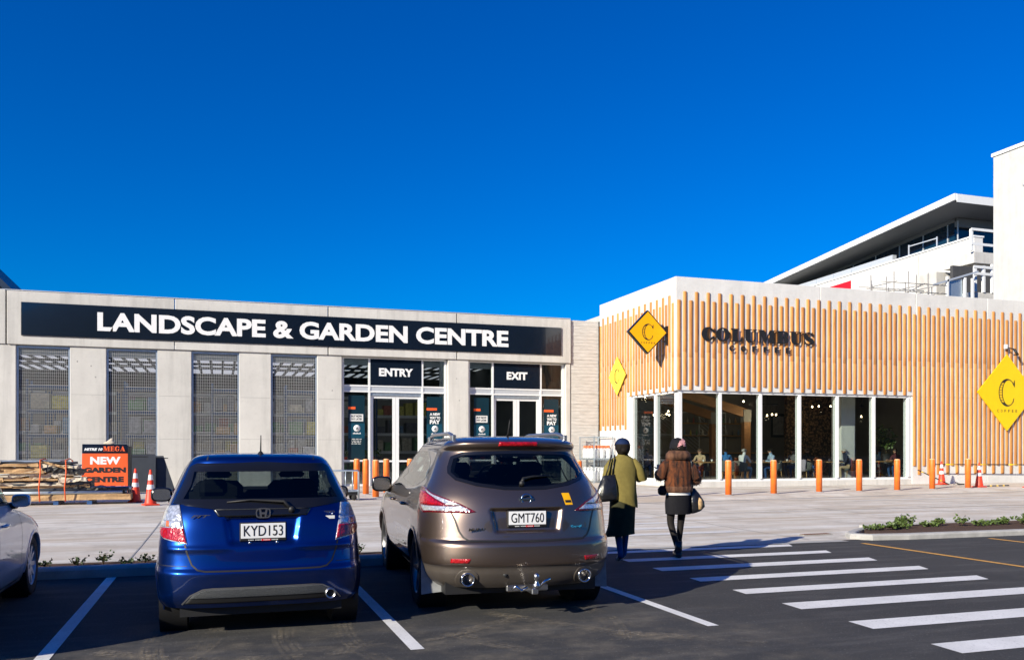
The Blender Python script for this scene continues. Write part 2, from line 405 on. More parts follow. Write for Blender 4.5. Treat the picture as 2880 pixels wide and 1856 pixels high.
M['forecourt'] = forecourt_mat()
def worn_paint(name, col, wear=.5, under=(.06,.06,.06)):
    m, n, l, b = newmat(name); b.inputs['Roughness'].default_value = .7
    tc = n.new('ShaderNodeTexCoord')
    z = n.new('ShaderNodeTexNoise'); z.inputs['Scale'].default_value = 35; z.inputs['Detail'].default_value = 8; z.inputs['Roughness'].default_value = .75; l.new(tc.outputs['Object'], z.inputs[0])
    r = n.new('ShaderNodeMapRange'); r.inputs[1].default_value = .54; r.inputs[2].default_value = .72; r.inputs[3].default_value = 0; r.inputs[4].default_value = wear; l.new(z.outputs[0], r.inputs[0])
    z2 = n.new('ShaderNodeTexNoise'); z2.inputs['Scale'].default_value = 2.5; z2.inputs['Detail'].default_value = 8; l.new(tc.outputs['Object'], z2.inputs[0])
    r2 = n.new('ShaderNodeMapRange'); r2.inputs[1].default_value = .3; r2.inputs[2].default_value = .7; r2.inputs[3].default_value = .86; r2.inputs[4].default_value = 1.06; l.new(z2.outputs[0], r2.inputs[0])
    s = n.new('ShaderNodeVectorMath'); s.operation = 'SCALE'; s.inputs[0].default_value = col; l.new(r2.outputs[0], s.inputs['Scale'])
    x = n.new('ShaderNodeMix'); x.data_type = 'RGBA'; x.inputs[7].default_value = (*under, 1); l.new(r.outputs[0], x.inputs[0]); l.new(s.outputs[0], x.inputs[6]); l.new(x.outputs[2], b.inputs['Base Color']); return m
M['road_white'] = worn_paint('white_road_paint', (.78,.77,.75), .6)
M['road_faint'] = worn_paint('thin_white_road_paint', (.74,.73,.71), .7, (.5,.48,.44))
M['road_orange'] = worn_paint('amber_road_paint', (.72,.36,.06), .5)
def board_mat():
    m, n, l, b = newmat('board_marked_concrete'); b.inputs['Roughness'].default_value = .85
    tc = n.new('ShaderNodeTexCoord')
    mp = n.new('ShaderNodeMapping'); mp.inputs['Scale'].default_value = (1.5, 1.5, 9); l.new(tc.outputs['Object'], mp.inputs[0])
    z = n.new('ShaderNodeTexNoise'); z.inputs['Scale'].default_value = 1.4; z.inputs['Detail'].default_value = 9; z.inputs['Roughness'].default_value = .65; l.new(mp.outputs[0], z.inputs[0])
    cr = n.new('ShaderNodeValToRGB'); cr.color_ramp.elements[0].position = .32; cr.color_ramp.elements[0].color = (.47,.455,.425,1); cr.color_ramp.elements[1].position = .6; cr.color_ramp.elements[1].color = (.63,.615,.585,1)
    l.new(z.outputs[0], cr.inputs[0]); l.new(cr.outputs[0], b.inputs['Base Color'])
    bp = n.new('ShaderNodeBump'); bp.inputs['Strength'].default_value = .3; bp.inputs['Distance'].default_value = .02; l.new(z.outputs[0], bp.inputs['Height']); l.new(bp.outputs[0], b.inputs['Normal']); return m
M['board'] = board_mat()
def pole_mat():
    """pale peeled timber, each pole its own shade by object"""
    m, n, l, b = newmat('oiled_timber_pole'); b.inputs['Roughness'].default_value = .6
    tc = n.new('ShaderNodeTexCoord'); oi = n.new('ShaderNodeObjectInfo')
    mp = n.new('ShaderNodeMapping'); mp.inputs['Scale'].default_value = (9, 9, .8); l.new(tc.outputs['Object'], mp.inputs[0])
    z = n.new('ShaderNodeTexNoise'); z.noise_dimensions = '4D'; z.inputs['Scale'].default_value = 2.2; z.inputs['Detail'].default_value = 8; l.new(mp.outputs[0], z.inputs['Vector'])
    w = n.new('ShaderNodeMath'); w.operation = 'MULTIPLY'; w.inputs[1].default_value = 40; l.new(oi.outputs['Random'], w.inputs[0]); l.new(w.outputs[0], z.inputs['W'])
    cr = n.new('ShaderNodeValToRGB'); cr.color_ramp.elements[0].position = .25; cr.color_ramp.elements[0].color = (.46,.165,.033,1); cr.color_ramp.elements[1].position = .75; cr.color_ramp.elements[1].color = (.68,.325,.09,1)
    l.new(z.outputs[0], cr.inputs[0])
    r = n.new('ShaderNodeMapRange'); r.inputs[3].default_value = .70; r.inputs[4].default_value = 1.14; l.new(oi.outputs['Random'], r.inputs[0])
    s = n.new('ShaderNodeVectorMath'); s.operation = 'SCALE'; l.new(cr.outputs[0], s.inputs[0]); l.new(r.outputs[0], s.inputs['Scale'])
    l.new(s.outputs[0], b.inputs['Base Color']); return m
M['pole'] = pole_mat()

# ------------------------------------------------------------------ ground
def sst(x, a, b):
    t = max(0., min(1., (x-a)/(b-a))); return t*t*(3-2*t)
def kerb_line(x): return 22.6 + .12*(x-14)       # front edge of the raised footpath before the cafe
def gz(x, y):
    z = sst(y, 13.5, 25)*.1
    if x > 5:
        k = kerb_line(x); f = sst(x, 6, 13)
        z = z*(1-f) + f*(.06*sst(y, 13.5, k-1) - .02*math.exp(-((y-k+.25)/.3)**2) + .065*sst(y, k-.12, k+.12) + .045*sst(y, k, k+4))
    return z
def struct(o): o['kind'] = 'structure'; return o
struct(MB().add([(-900,-900,-.008),(900,-900,-.008),(900,1500,-.008),(-900,1500,-.008)], [(0,1,2,3)]).build('ground', 'ground'))
car_park = struct(MB().add([(-40,-40,0),(60,-40,0),(60,12.3,0),(-40,12.3,0)], [(0,1,2,3)]).build('car_park', 'asphalt'))
# forecourt sheet
def sheet(xs, ys, zf):
    b = MB(); n = len(xs)
    b.v = [(x, y, zf(x, y)) for y in ys for x in xs]
    b.f = [(j*n+i, j*n+i+1, (j+1)*n+i+1, (j+1)*n+i) for j in range(len(ys)-1) for i in range(n-1)]; b.sm = [True]*len(b.f); return b
fx = [-45,-30,-20,-14,-10,-8,-6,-4,-2,0,2,4,5]+[5+.75*i for i in range(1, 14)]+[16+i for i in range(1, 32)]
fy = [12.302]+[12.6+.4*i for i in range(20)]+[20.6+.14*i for i in range(60)]+[29.0+.6*i for i in range(11)]+[36,40,48,60,66]
forecourt = struct(sheet(fx, fy, lambda x, y: .006+gz(x, y)).build('forecourt', 'forecourt'))
for x0, y0, x1, y1 in [(-1.22,12.4,-1.12,26.5),(-1.12,26.5,-1.05,34.6),(9.6,12.5,9.6,22.1),(14.6,13.0,14.6,22.3),(20,13,20,23.0),(-12,23.2,4.9,23.2),(11,18.0,34,18.4)]:
    n = 24; b = MB(); pts = [(x0+(x1-x0)*i/n, y0+(y1-y0)*i/n) for i in range(n+1)]
    along_y = abs(y1-y0) > abs(x1-x0); w = .011 if along_y else .02
    for x, y in pts:
        for s in (-1, 1):
            xx, yy = (x+s*w, y) if along_y else (x, y+s*w); b.v.append((xx, yy, .011+gz(xx, yy)))
    for i in range(n): b.f.append((2*i, 2*i+1, 2*i+3, 2*i+2) if along_y else (2*i, 2*i+2, 2*i+3, 2*i+1)); b.sm.append(False)
    b.build('saw_cut', 'conc_dark', forecourt)
def flat(name, m, parent, pts, z=.004):
    return MB().add([(x, y, z) for x, y in pts], [tuple(range(len(pts)))]).build(name, m, parent)
# bay lines
for x, y0, y1 in [(-1.25,4.0,11.55),(1.455,6.62,11.55),(4.12,6.68,11.75),(-3.95,4.0,11.55)]:
    flat('bay_line', 'road_white', car_park, [(x-.055,y0),(x+.055,y0),(x+.055,y1),(x-.055,y1)])
# crossing bars
for k, (a, c) in enumerate([(4.2,4.54),(5.17,5.50),(6.12,6.46),(7.10,7.44),(8.04,8.33),(8.97,9.26),(9.90,10.21),(10.86,11.14),(11.80,12.06)]):
    flat('crossing_bar', 'road_white', car_park, [(5.36,a),(8.74,a),(8.86,c),(5.38,c)])
for y in (14.2,15.2,16.25,17.4,18.5,19.6):
    b = MB()
    for i in range(5):
        x = 5.4+i*.95; b.v += [(x, y-.14, .0115+gz(x, y-.14)), (x, y+.14, .0115+gz(x, y+.14))]
    for i in range(4): b.f.append((2*i, 2*i+2, 2*i+3, 2*i+1)); b.sm.append(False)
    b.build('crossing_bar', 'road_faint', forecourt)
for y, x0, x1 in ((20.5,17.5,34),(17.3,18.5,34)):
    b = MB(); n = 12
    for i in range(n+1):
        x = x0+(x1-x0)*i/n; b.v += [(x, y+.02*x-.05, .0115+gz(x, y+.02*x-.05)), (x, y+.02*x+.05, .0115+gz(x, y+.02*x+.05))]
    for i in range(n): b.f.append((2*i, 2*i+2, 2*i+3, 2*i+1)); b.sm.append(False)
    b.build('lane_line', 'road_faint', forecourt)
for pts in ([(10.03,4),(10.13,4),(10.17,11.8),(10.07,11.8)], [(12.72,4),(12.82,4),(12.84,11.75),(12.74,11.75)], [(15.4,4),(15.5,4),(15.5,11.75),(15.4,11.75)]):
    flat('bay_line', 'road_orange', car_park, pts)
# kerbs: left planter edge, asphalt/concrete threshold, right island
def kerb(name, pts, w, h, parent=None):
    """kerb with a battered face and rounded nose following pts"""
    b = MB(); prof = [(0,-.05),(0,h*.7),(.02,h*.92),(.05,h),(w-.02,h),(w,h-.015),(w,-.05)]; n = len(prof); P = [Vector((*p, 0)) for p in pts]; rings = []
    for i, p in enumerate(P):
        t = (P[min(i+1, len(P)-1)]-P[max(i-1, 0)]).normalized(); nn = Vector((-t.y, t.x, 0))
        rings.append([p+nn*a+Vector((0,0,c)) for a, c in prof])
    b.loft(rings, True, False); return b.build(name, 'kerb', parent)
struct(kerb('kerb', [(-14,11.60),(-8,11.60),(-3,11.60),(1,11.60),(3.6,11.62),(4.35,11.68),(4.62,11.95),(4.66,12.3)], .15, .14))
struct(MB().box(-14,4.5,11.755,12.48,-.03,.085).build('planter_soil', 'soil'))
struct(kerb('kerb', [(-14,12.48),(4.45,12.48)], .07, .09))
struct(flat('channel_strip', 'kerb', None, [(4.7,12.18),(10.1,12.1),(10.1,12.34),(4.7,12.36)], .0065))
isl = [(34,14.9),(30,14.75)][::-1]
struct(kerb('kerb', [(11.75,13.62),(11.1,13.2),(10.55,12.75),(10.38,12.42),(10.62,12.14),(11.3,12.04),(14,12.0),(20,12.1),(34,12.4)], .17, .10))
struct(MB().prism([(10.75,12.42),(11.2,12.24),(14,12.19),(20,12.29),(34,12.59),(34,14.0),(20,13.7),(14,13.6),(11.9,13.5),(11.2,13.02)], (0,0,0), (1,0,0), (0,1,0), (0,0,1), -.02, .10).build('planter_soil', 'soil'))
struct(kerb('kerb', [(11.7,13.62),(14,13.68),(20,13.9),(34,14.2)], .12, .105))

M['hill'] = pmat('wooded_hillside', (.035,.05,.022), .95, var=.5, vscale=.08, bump=1.0, bscale=.2)
hx = [-420+14*i for i in range(61)]; hy = [-330+15*i for i in range(15)]
def hz(x, y):
    r = 46+12*math.sin(x*.017+.6)+5*math.sin(x*.043+2)+3*math.sin(x*.11)+random.uniform(-1.6,1.6)
    return -.5+r*sst(y, -118, -175)*(.75+.25*math.sin(y*.05))
struct(sheet(hx, hy, hz).build('hill', 'hill'))  # unseen hill behind the camera, added and raised to block reflected sky

M['conc_tower'] = conc_mat('tower_concrete', (.56,.555,.54), .16)

g = tag(MB().box(0, .62, 0, .16, .0, .012).build('drain_frame', 'conc_dark'), 'rusty slotted drain grate at the tip of the mulched island', 'drain'); g.location = (9.95, 13.1, .012)
M['rust'] = pmat('rusty_iron', (.14,.065,.035), .8, var=.4, vscale=25)
for i in range(14): o = MB().box(.02+i*.042, .045+i*.042, .01, .15, .0125, .018).build('grate_bar', 'rust', g)
# darker wet-looking channel along the foot of the raised footpath
b = MB(); n_ = 40
for i in range(n_+1):
    x = 9.5+26*i/n_; k = kerb_line(x)
    for dy in (-.42, -.16): b.v.append((x, k+dy, .0105+gz(x, k+dy)))
for i in range(n_): b.f.append((2*i, 2*i+2, 2*i+3, 2*i+1)); b.sm.append(True)
b.build('channel', 'kerb', forecourt)

def brick_mat():
    m, n, l, b = newmat('rough_brown_feature_wall'); b.inputs['Roughness'].default_value = .9
    tc = n.new('ShaderNodeTexCoord'); v = n.new('ShaderNodeTexVoronoi'); v.inputs['Scale'].default_value = 9; l.new(tc.outputs['Object'], v.inputs[0])
    z = n.new('ShaderNodeTexNoise'); z.inputs['Scale'].default_value = 14; z.inputs['Detail'].default_value = 8; l.new(tc.outputs['Object'], z.inputs[0])
    a = n.new('ShaderNodeMath'); a.operation = 'MULTIPLY'; l.new(v.outputs['Distance'], a.inputs[0]); l.new(z.outputs[0], a.inputs[1])
    cr = n.new('ShaderNodeValToRGB'); cr.color_ramp.elements[0].position = .05; cr.color_ramp.elements[0].color = (.30,.17,.08,1); cr.color_ramp.elements[1].position = .33; cr.color_ramp.elements[1].color = (.02,.014,.01,1); l.new(a.outputs[0], cr.inputs[0]); l.new(cr.outputs[0], b.inputs['Base Color']); return m
M['feature'] = brick_mat()

# ------------------------------------------------------------------ garden centre
YG = 34.7; GT, FB, GB = 7.18, 5.29, .08
gc = thing('garden_centre', 'long pale concrete garden centre hall with grilled window bays and glazed doors', 'building', (4, YG, 0))
def G(o):                                   # geometry is written in world metres: undo the parent's offset
    o.parent = gc; o.matrix_parent_inverse = Matrix.Translation((-4, -YG, 0)); return o
def gbox(name, m, *a, ch=0.0): return G(MB().box(*a, ch=ch).build(name, m))
for x0, x1 in ((-7.13,-1.62),(-1.59,4.02),(4.06,9.26),(9.30,14.36)):
    gbox('fascia_panel', 'conc', x0, x1, YG, YG+.34, FB, GT, ch=.012)
gbox('fascia_panel', 'conc', -30, -7.18, YG+.02, YG+.34, FB, GT+.02, ch=.012)
gbox('coping', 'alu', -30, 14.36, YG+.03, YG+.3, GT+.022, GT+.05)
piers = [(-30,-6.86),(-5.13,-3.94),(-2.20,-1.02),(.70,1.87),(3.62,4.58),(8.92,9.80)]
for x0, x1 in piers: gbox('pier', 'conc', x0, x1, YG+.07, YG+.45, GB-.1, FB-.004, ch=.015)
# formwork lines and tie holes on the piers
for x0, x1 in piers[1:5]:
    for z in (1.95, 3.55):
        gbox('formwork_joint', 'conc_dark', x0+.05, x1-.05, YG+.067, YG+.0705, z, z+.012)
for x, z in ((-4.9,4.75),(-4.45,4.6),(-4.3,4.2),(2.0,4.8),(4.2,3.9),(8.98+.3,4.5),(9.4,3.6)):
    G(MB().lathe([(.0,0),(.025,0),(.025,.006),(0,.006)], 10, (x, YG+.066, z), 'y').build('tie_hole', 'conc_dark'))
# board marked end wall, plank by plank
z = GB-.1; k = 0
while z < GT-.02:
    h = .148; d = random.choice([0,.004,.008,.012])
    gbox('formwork_board', 'board', 14.42, 15.708, YG+.10-d, YG+.4, z, min(z+h-.006, GT-.02)); z += h; k += 1
gbox('wall_core', 'conc_dark', 14.37, 15.66, YG+.12, YG+.38, GB-.1, GT-.04)
gbox('jamb', 'conc', 14.16, 14.36, YG+.07, YG+.4, GB-.1, FB-.004, ch=.01)
# grilled window bays
def grille(x0, x1):
    zb = GB
    f = G(MB().box(x0,x0+.07,YG+.14,YG+.24,zb,FB-.03).box(x1-.07,x1,YG+.14,YG+.24,zb,FB-.03).box(x0+.072,x1-.072,YG+.14,YG+.24,FB-.10,FB-.03).box(x0+.072,x1-.072,YG+.14,YG+.24,zb,zb+.08).build('window_frame', 'galv'))
    b = MB(); n = int((x1-x0-.14)/.062); a0 = x0+.07; st = (x1-x0-.14)/n
    for i in range(1, n): b.box(a0+i*st-.004, a0+i*st+.004, YG+.18, YG+.195, zb+.08, FB-.10)
    zz = zb+.16
    while zz < FB-.12: b.box(a0, a0+n*st, YG+.184, YG+.191, zz-.003, zz+.003); zz += .11
    g = b.build('grille_mesh', 'grille', f); g['kind'] = 'stuff'
for x0, x1 in ((-6.86,-5.13),(-3.94,-2.20),(-1.02,.70),(1.87,3.62)): grille(x0, x1)
# glazed entrances
def entrance(x0, xm0, xm1, x1, word, posters):
    Y0, Y1 = YG+.26, YG+.38; t = .05
    fr = MB()
    for x, w in ((x0,.09),(xm0,.08),(xm1,.08),(x1-.09,.09)): fr.box(x, x+w, Y0, Y1, GB, FB-.02)
    for (a, c) in ((x0+.09,xm0),(xm0+.08,xm1),(xm1+.08,x1-.09)):
        for za, zb in ((FB-.075,FB-.02),(4.10,4.16),(3.87,3.93)): fr.box(a, c, Y0+.004, Y1-.004, za, zb)
    for (a, c) in ((x0+.09,xm0),(xm1+.08,x1-.09)): fr.box(a, c, Y0+.006, Y1-.006, 1.09, 1.15); fr.box(a, c, Y0+.006, Y1-.006, GB, GB+.1)
    F = G(fr.build('door_frame', 'alu_white'))
    for (a, c) in ((x0+.09,xm0),(xm0+.08,xm1),(xm1+.08,x1-.09)): MB().box(a, c, Y0+.03, Y0+.07, 3.93, 4.10).build('transom_panel', 'alu', F)
    for (a, c) in ((x0+.09,xm0),(xm1+.08,x1-.09)):
        for za, zb in ((4.16,FB-.075),(1.15,3.87),(GB+.1,1.09)):
            MB().box(a, c, Y0+.05, Y0+.06, za, zb).build('glass_pane', 'glass_shop', F)
    mid = (xm0+xm1+.08)/2
    for a, c in ((xm0+.08,mid-.005),(mid+.005,xm1)):
        d = G(MB().box(a,a+.13,Y0+.09,Y0+.14,GB+.02,3.74).box(c-.13,c,Y0+.09,Y0+.14,GB+.02,3.74).box(a+.13,c-.13,Y0+.092,Y0+.138,3.64,3.74).box(a+.13,c-.13,Y0+.092,Y0+.138,1.06,1.13).box(a+.13,c-.13,Y0+.092,Y0+.138,GB+.02,GB+.2).build('door_leaf', 'alu_white'))
        for za, zb in ((GB+.2,1.06),(1.13,3.64)): MB().box(a+.13, c-.13, Y0+.11, Y0+.12, za, zb).build('glass_pane', 'glass_shop', d)
    gbox('door_head', 'galv', xm0+.08, xm1, Y0+.05, Y0+.2, 3.74, 3.87)
    s = thing('door_sign', 'navy %s sign with white capitals over the glazed doors' % word, 'sign', ((xm0+xm1)/2, Y0, 4.6))
    inv = Matrix.Translation((-(xm0+xm1)/2, -Y0, -4.6))
    p = MB().box(xm0+.085, xm1-.005, Y0-.012, Y0+.05, 4.165, FB-.08).build('sign_panel', 'navy', s); p.matrix_parent_inverse = inv
    bw = 1.40 if word == 'ENTRY' else .93
    for o in text(word, (mid-bw/2, 4.53, mid+bw/2, 4.86), (0, Y0-.0125, 0), *FRONT, .006, 'letter_white', s, bold=.045): o.matrix_parent_inverse = inv
    for (px, style, bot, lab) in posters:
        w = .66
        q = thing('window_poster', lab, 'poster', (px, Y0+.04, 2.5)); iv = Matrix.Translation((-px, -Y0-.04, -2.5))
        def part(o): o.matrix_parent_inverse = iv; return o
        part(MB().box(px-w/2, px+w/2, Y0+.038, Y0+.046, bot, 3.74).build('backing', 'teal', q))
        part(MB().box(px-w/2, px+w/2, Y0+.034, Y0+.038, 2.02, 2.62).build('colour_band', 'teal2', q))
        zt = 3.05
        part(MB().box(px-.34, px-.34+(.30 if style == 0 else .44), Y0+.030, Y0+.036, 3.18, 3.28).build('price_tab', 'sign_orange', q))
        if style == 0:
            part(MB().box(px-.26, px+.27, Y0+.033, Y0+.037, 2.70, 2.99).build('text_block', 'paper', q))
            for o in text('BUY NOW', (px-.21, 2.86, px+.22, 2.95), (0, Y0+.0325, 0), *FRONT, .002, 'navy', q, bold=.03): part(o)
            for o in text('PAY LATER', (px-.21, 2.75, px+.22, 2.83), (0, Y0+.0325, 0), *FRONT, .002, 'navy', q, bold=.03): part(o)
        else:
            for t_, za, zb in (('A NEW', 2.97, 3.08), ('WAY TO', 2.82, 2.93), ('PAY', 2.62, 2.79)):
                for o in text(t_, (px-.20, za, px+.24, zb), (0, Y0+.0375, 0), *FRONT, .003, 'letter_white', q, bold=.05): part(o)
        part(MB().lathe([(0,0),(.135,0),(.135,.004),(0,.004)], 28, (px+.02, Y0+.028, 2.42), 'y').build('round_logo', 'letter_white', q))
        part(MB().prism([(-.055,-.05),(-.02,-.05),(0,-.005),(.02,-.05),(.055,-.05),(0,.07)], (px+.02, Y0+.028, 2.42), *FRONT, .0005, .003).build('logo_mark', 'teal', q))
        b = MB()
        for i in range(8): b.box(px-.14+i*.04, px-.112+i*.04, Y0+.031, Y0+.034, 2.19, 2.23+.02*(i % 3 == 1))
        part(b.build('logo_lettering', 'letter_white', q))
        if bot < 1.9:
            b = MB()
            for j, (za, ww) in enumerate(((1.99,.42),(1.92,.38),(1.86,.36),(1.80,.40))):
                for i in range(14):
                    if (i*7+j*3) % 5: b.box(px-ww/2+i*ww/14, px-ww/2+(i+.8)*ww/14, Y0+.034, Y0+.037, za-.016, za+.012)
            part(b.build('small_print', 'paper', q))
entrance(4.60, 5.66, 7.84, 8.90, 'ENTRY', [(5.19, 0, 1.2, 'teal poster with white text block beside ENTRY doors, left of ENTRY sign'), (8.40, 1, 1.7, 'teal A NEW WAY TO PAY poster right of the ENTRY doors')])
entrance(9.82, 10.87, 13.03, 14.14, 'EXIT', [(10.42, 0, 1.95, 'teal poster with white text block left of the EXIT doors'), (13.57, 1, 1.2, 'teal A NEW WAY TO PAY poster right of EXIT doors, beside board marked wall')])
# big fascia sign
sg = thing('fascia_sign', 'long navy LANDSCAPE & GARDEN CENTRE sign on the concrete fascia', 'sign', (3.6, YG, 5.6)); sinv = Matrix.Translation((-3.6, -YG, -5.6))
o = MB().box(-6.68, 13.91, YG-.05, YG-.002, 5.605, 6.79, ch=.01).build('sign_board', 'navy', sg); o.matrix_parent_inverse = sinv
for o in text('LANDSCAPE & GARDEN CENTRE', (-4.22, 5.862, 11.5, 6.552), (0, YG-.052, 0), *FRONT, .012, 'letter_white', sg, bold=.038): o.matrix_parent_inverse = sinv
# hall behind the openings
gbox('hall_floor', 'floor_int', -30, 15.6, YG+.46, 75, .02, .10)
gbox('rear_wall', 'grey_int', -30, 15.6, 62.4, 62.7, .1, 7.0)
gbox('rear_beam', 'dark_int', -30, 15.6, 62.0, 62.3, 5.6, 6.5)
for x in range(-28, 16, 5): gbox('rear_column', 'galv', x, x+.2, 62.05, 62.25, .1, 5.6)
gbox('side_wall', 'dark_int', -30.2, -30, YG+.4, 62, .1, 7.0)
gbox('side_wall', 'dark_int', 15.45, 15.6, YG+.46, 62, .1, 7.0)
for y0, y1 in ((YG+.36,36.0),(46.2,51.5),(53.2,54.6),(55.6,57.2),(60.4,62.6)):
    gbox('roof_deck', 'dark_int', -30.2, 15.6, y0, y1, 6.55, 6.75)
for y0, y1 in ((36.0,46.2),(51.5,53.2),(54.6,55.6),(57.2,60.4)):  # widest strip is unseen, added to let more light into the hall
    gbox('translucent_roof_strip', 'skylight', -30.2, 15.6, y0, y1, 6.556, 6.57)
for i in range(46): 
    x = -14+i*.64; gbox('rafter', 'dark_int', x, x+.14, YG+.5, 62.3, 6.46, 6.545)
for y in (40.5, 46.9): gbox('roof_beam', 'galv', -30, 15.5, y, y+.2, 6.12, 6.45)
for x in (-10.5,-5.6,-2.4,1.0,5.0,10.0): gbox('steel_column', 'galv', x, x+.22, 40.5, 40.7, .1, 6.11)
# racking and stock seen through the bays
M['rack_blue'] = pmat('blue_racking', (.03,.09,.24), .5, var=.1)
M['rack_orange'] = pmat('orange_beam', (.6,.2,.03), .5, var=.1)
cols = [(.12,.2,.3),(.4,.36,.28),(.5,.45,.1),(.35,.1,.07),(.12,.25,.12),(.3,.3,.32),(.55,.55,.52),(.1,.1,.12),(.45,.28,.13)]
for i, c in enumerate(cols): M['stock%d' % i] = pmat('stock_wrap_%d' % i, tuple(min(.8, q*1.5) for q in c), .5, var=.35, vscale=7)
rk = None
for i, (x, lab) in enumerate(((-8.2,'blue steel pallet rack behind the leftmost grilled window bay'),(-4.2,'blue steel pallet rack behind the second grilled window bay'),(-.4,'blue steel pallet rack behind the third grilled bay'),(3.0,'blue steel pallet rack behind the grilled bay left of ENTRY'))):
    t = thing('pallet_rack', lab, 'rack', (x, 43.5, .1), group='pallet racks inside the garden centre')
    for xx in (0, 2.6):
        for yy in (0, 1.0): bxo('upright', 'rack_blue', t, xx, xx+.1, yy, yy+.1, 0, 4.6)
    for z in (.9, 2.0, 3.1, 4.2):
        for yy in (-.03, 1.05): bxo('beam', 'rack_blue' if z > 1 else 'alu', t, .1, 2.6, yy, yy+.05, z, z+.14)
        bxo('shelf_board', 'alu', t, .1, 2.6, .02, 1.03, z+.142, z+.17)
    for j, z in enumerate((0, 1.08, 2.18, 3.28)):
        xx = .2
        while xx < 2.2:
            w = random.uniform(.3,.75); h = random.uniform(.35,.85)
            tag(MB().box(x+xx, x+xx+w, 43.45, 44.4, .1+z+.004, .1+z+h, ch=.03).build('stock_carton', 'stock%d' % random.randrange(9)), 'wrapped stock carton on the blue racking behind the grilles', 'carton', 'stock on the garden centre racking')
            xx += w+random.uniform(.06,.25)
for i, x in enumerate((-13.5,-9.6,-5.7,-1.8,2.1,6.0,9.9)):
    t = thing('pallet_rack', 'grey steel rack of stock along the hall rear wall, %s from the left' % ['first','second','third','fourth','fifth','sixth','seventh'][i], 'rack', (x, 58, .1), group='racks along the rear wall of the garden centre')
    for xx in (0, 3.6):
        for yy in (0, 1.0): bxo('upright', 'rack_blue', t, xx, xx+.1, yy, yy+.1, 0, 5.0)
    for z in (1.2, 2.4, 3.6, 4.8): bxo('beam', 'alu_white', t, .1, 3.6, -.03, .03, z, z+.18); bxo('shelf_board', 'alu', t, .1, 3.6, .035, 1.0, z+.05, z+.10)
    for z in (0, 1.38, 2.58, 3.78):
        xx = .15; b = MB(); b2 = MB()
        while xx < 3.2:
            w = random.uniform(.3,.8); (b if random.random() < .5 else b2).box(xx, xx+w, .05, .95, z+.01, z+random.uniform(.4,.95)); xx += w+random.uniform(.04,.2)
        for q in (b, b2):
            if q.v: q.build('stacked_goods', 'stock%d' % random.randrange(9), t)['kind'] = 'stuff'
for i, x in enumerate((6.2, 11.6)):
    t = thing('display_table', ['low white display table seen through the ENTRY doors', 'low white display table seen through the EXIT doors'][i], 'display table', (x, 40, .1))
    bxo('table_top', 'alu_white', t, -1.2, 1.2, 0, .9, .86, .95)
    for a in (-1.1, 1.0):
        for c in (.05, .75): bxo('leg', 'galv', t, a, a+.1, c, c+.1, 0, .86)
    for j in range(7):
        xx = x-1.05+j*.31
        q = thing('potted_plant', 'small potted plant on the white display table behind the glass doors', 'plant', (xx, 40.4, 1.05), group='potted plants inside the garden centre')
        MB().lathe([(0,0),(.09,0),(.12,.18),(.0,.18)], 12).build('pot', 'cone' if j % 2 else 'black', q)
        b = MB()
        for k in range(26):
            a = random.random()*6.28; e = random.uniform(.2,1.4); L = random.uniform(.12,.32); d = Vector((math.cos(a)*math.cos(e), math.sin(a)*math.cos(e), math.sin(e))); p = Vector((0,0,.18))+d*L; s_ = Vector((-math.sin(a), math.cos(a), 0))*.05
            b.add([p-s_, p+d*.1-s_*.2, p+d*.12+s_*.2, p+s_], [(0,1,2,3)])
        b.build('foliage', 'leaf', q)
# dark gabled roof rising behind at the far left
t = thing('warehouse', 'dark blue gabled warehouse roof behind the garden centre, far left', 'building', (-40, 75, 0))
MB().prism([(-30,0),(27,0),(27,10.8),(8,30.2),(-30,11)], (0,0,0), (1,0,0), (0,0,1), (0,-1,0), -20, 0).build('wall', 'darkroof', t)
MB().prism([(27.9,10.2),(27.9,10.8),(8,31.1),(8,30.4)], (0,0,0), (1,0,0), (0,0,1), (0,-1,0), -20.5, .6).build('roof', 'darkroof', t)

# ------------------------------------------------------------------ cafe
YC, XC, CT = 28.0, 15.71, 7.86
cf = thing('cafe_building', 'flat roofed pale concrete cafe clad in upright timber poles with corner glazing', 'building', (XC, YC, .15)); cinv = Matrix.Translation((-XC, -YC, -.15))
def C(o): o.parent = cf; o.matrix_parent_inverse = cinv; return o
def cbox(name, m, *a, ch=0.0): return C(MB().box(*a, ch=ch).build(name, m))
SILL, HEAD, WX1, WY1 = .43, 3.66, 26.42, 31.90
for x0, x1 in ((XC,22.0),(22.015,26.62),(26.64,30.36),(30.38,34.2),(34.22,40)):       # precast panels above the glazing
    cbox('wall_panel', 'conc_white' , x0, x1, YC, YC+.28, HEAD+.06 if x1 < 26.7 else 3.7, CT, ch=.012)
for x0, x1 in ((26.44,30.36),(30.38,34.2),(34.22,40)): cbox('wall_panel', 'conc_white', x0, x1, YC+.002, YC+.278, .0, 3.697, ch=.006)
cbox('plinth', 'conc', XC+.02, 26.43, YC+.02, YC+.3, .0, SILL-.05, ch=.01)
for y0, y1 in ((YC+.285,28.49),(28.505,34.10),(34.115,34.69)): cbox('wall_panel', 'conc_white', XC+.003, XC+.28, y0, y1, HEAD+.06, CT, ch=.012)
for y0, y1 in ((WY1+.02,34.10),(34.115,34.69)): cbox('wall_panel', 'conc_white', XC+.005, XC+.278, y0, y1, 0, HEAD+.056, ch=.008)
cbox('plinth', 'conc', XC+.02, XC+.3, YC+.305, WY1+.015, .0, SILL-.05, ch=.01)
cbox('roof_slab', 'conc', XC+.3, 40, YC+.3, 60, CT-.6, CT-.35)
cbox('rear_wall', 'conc_white', XC+.3, 40, 60, 60.3, 0, CT-.4)
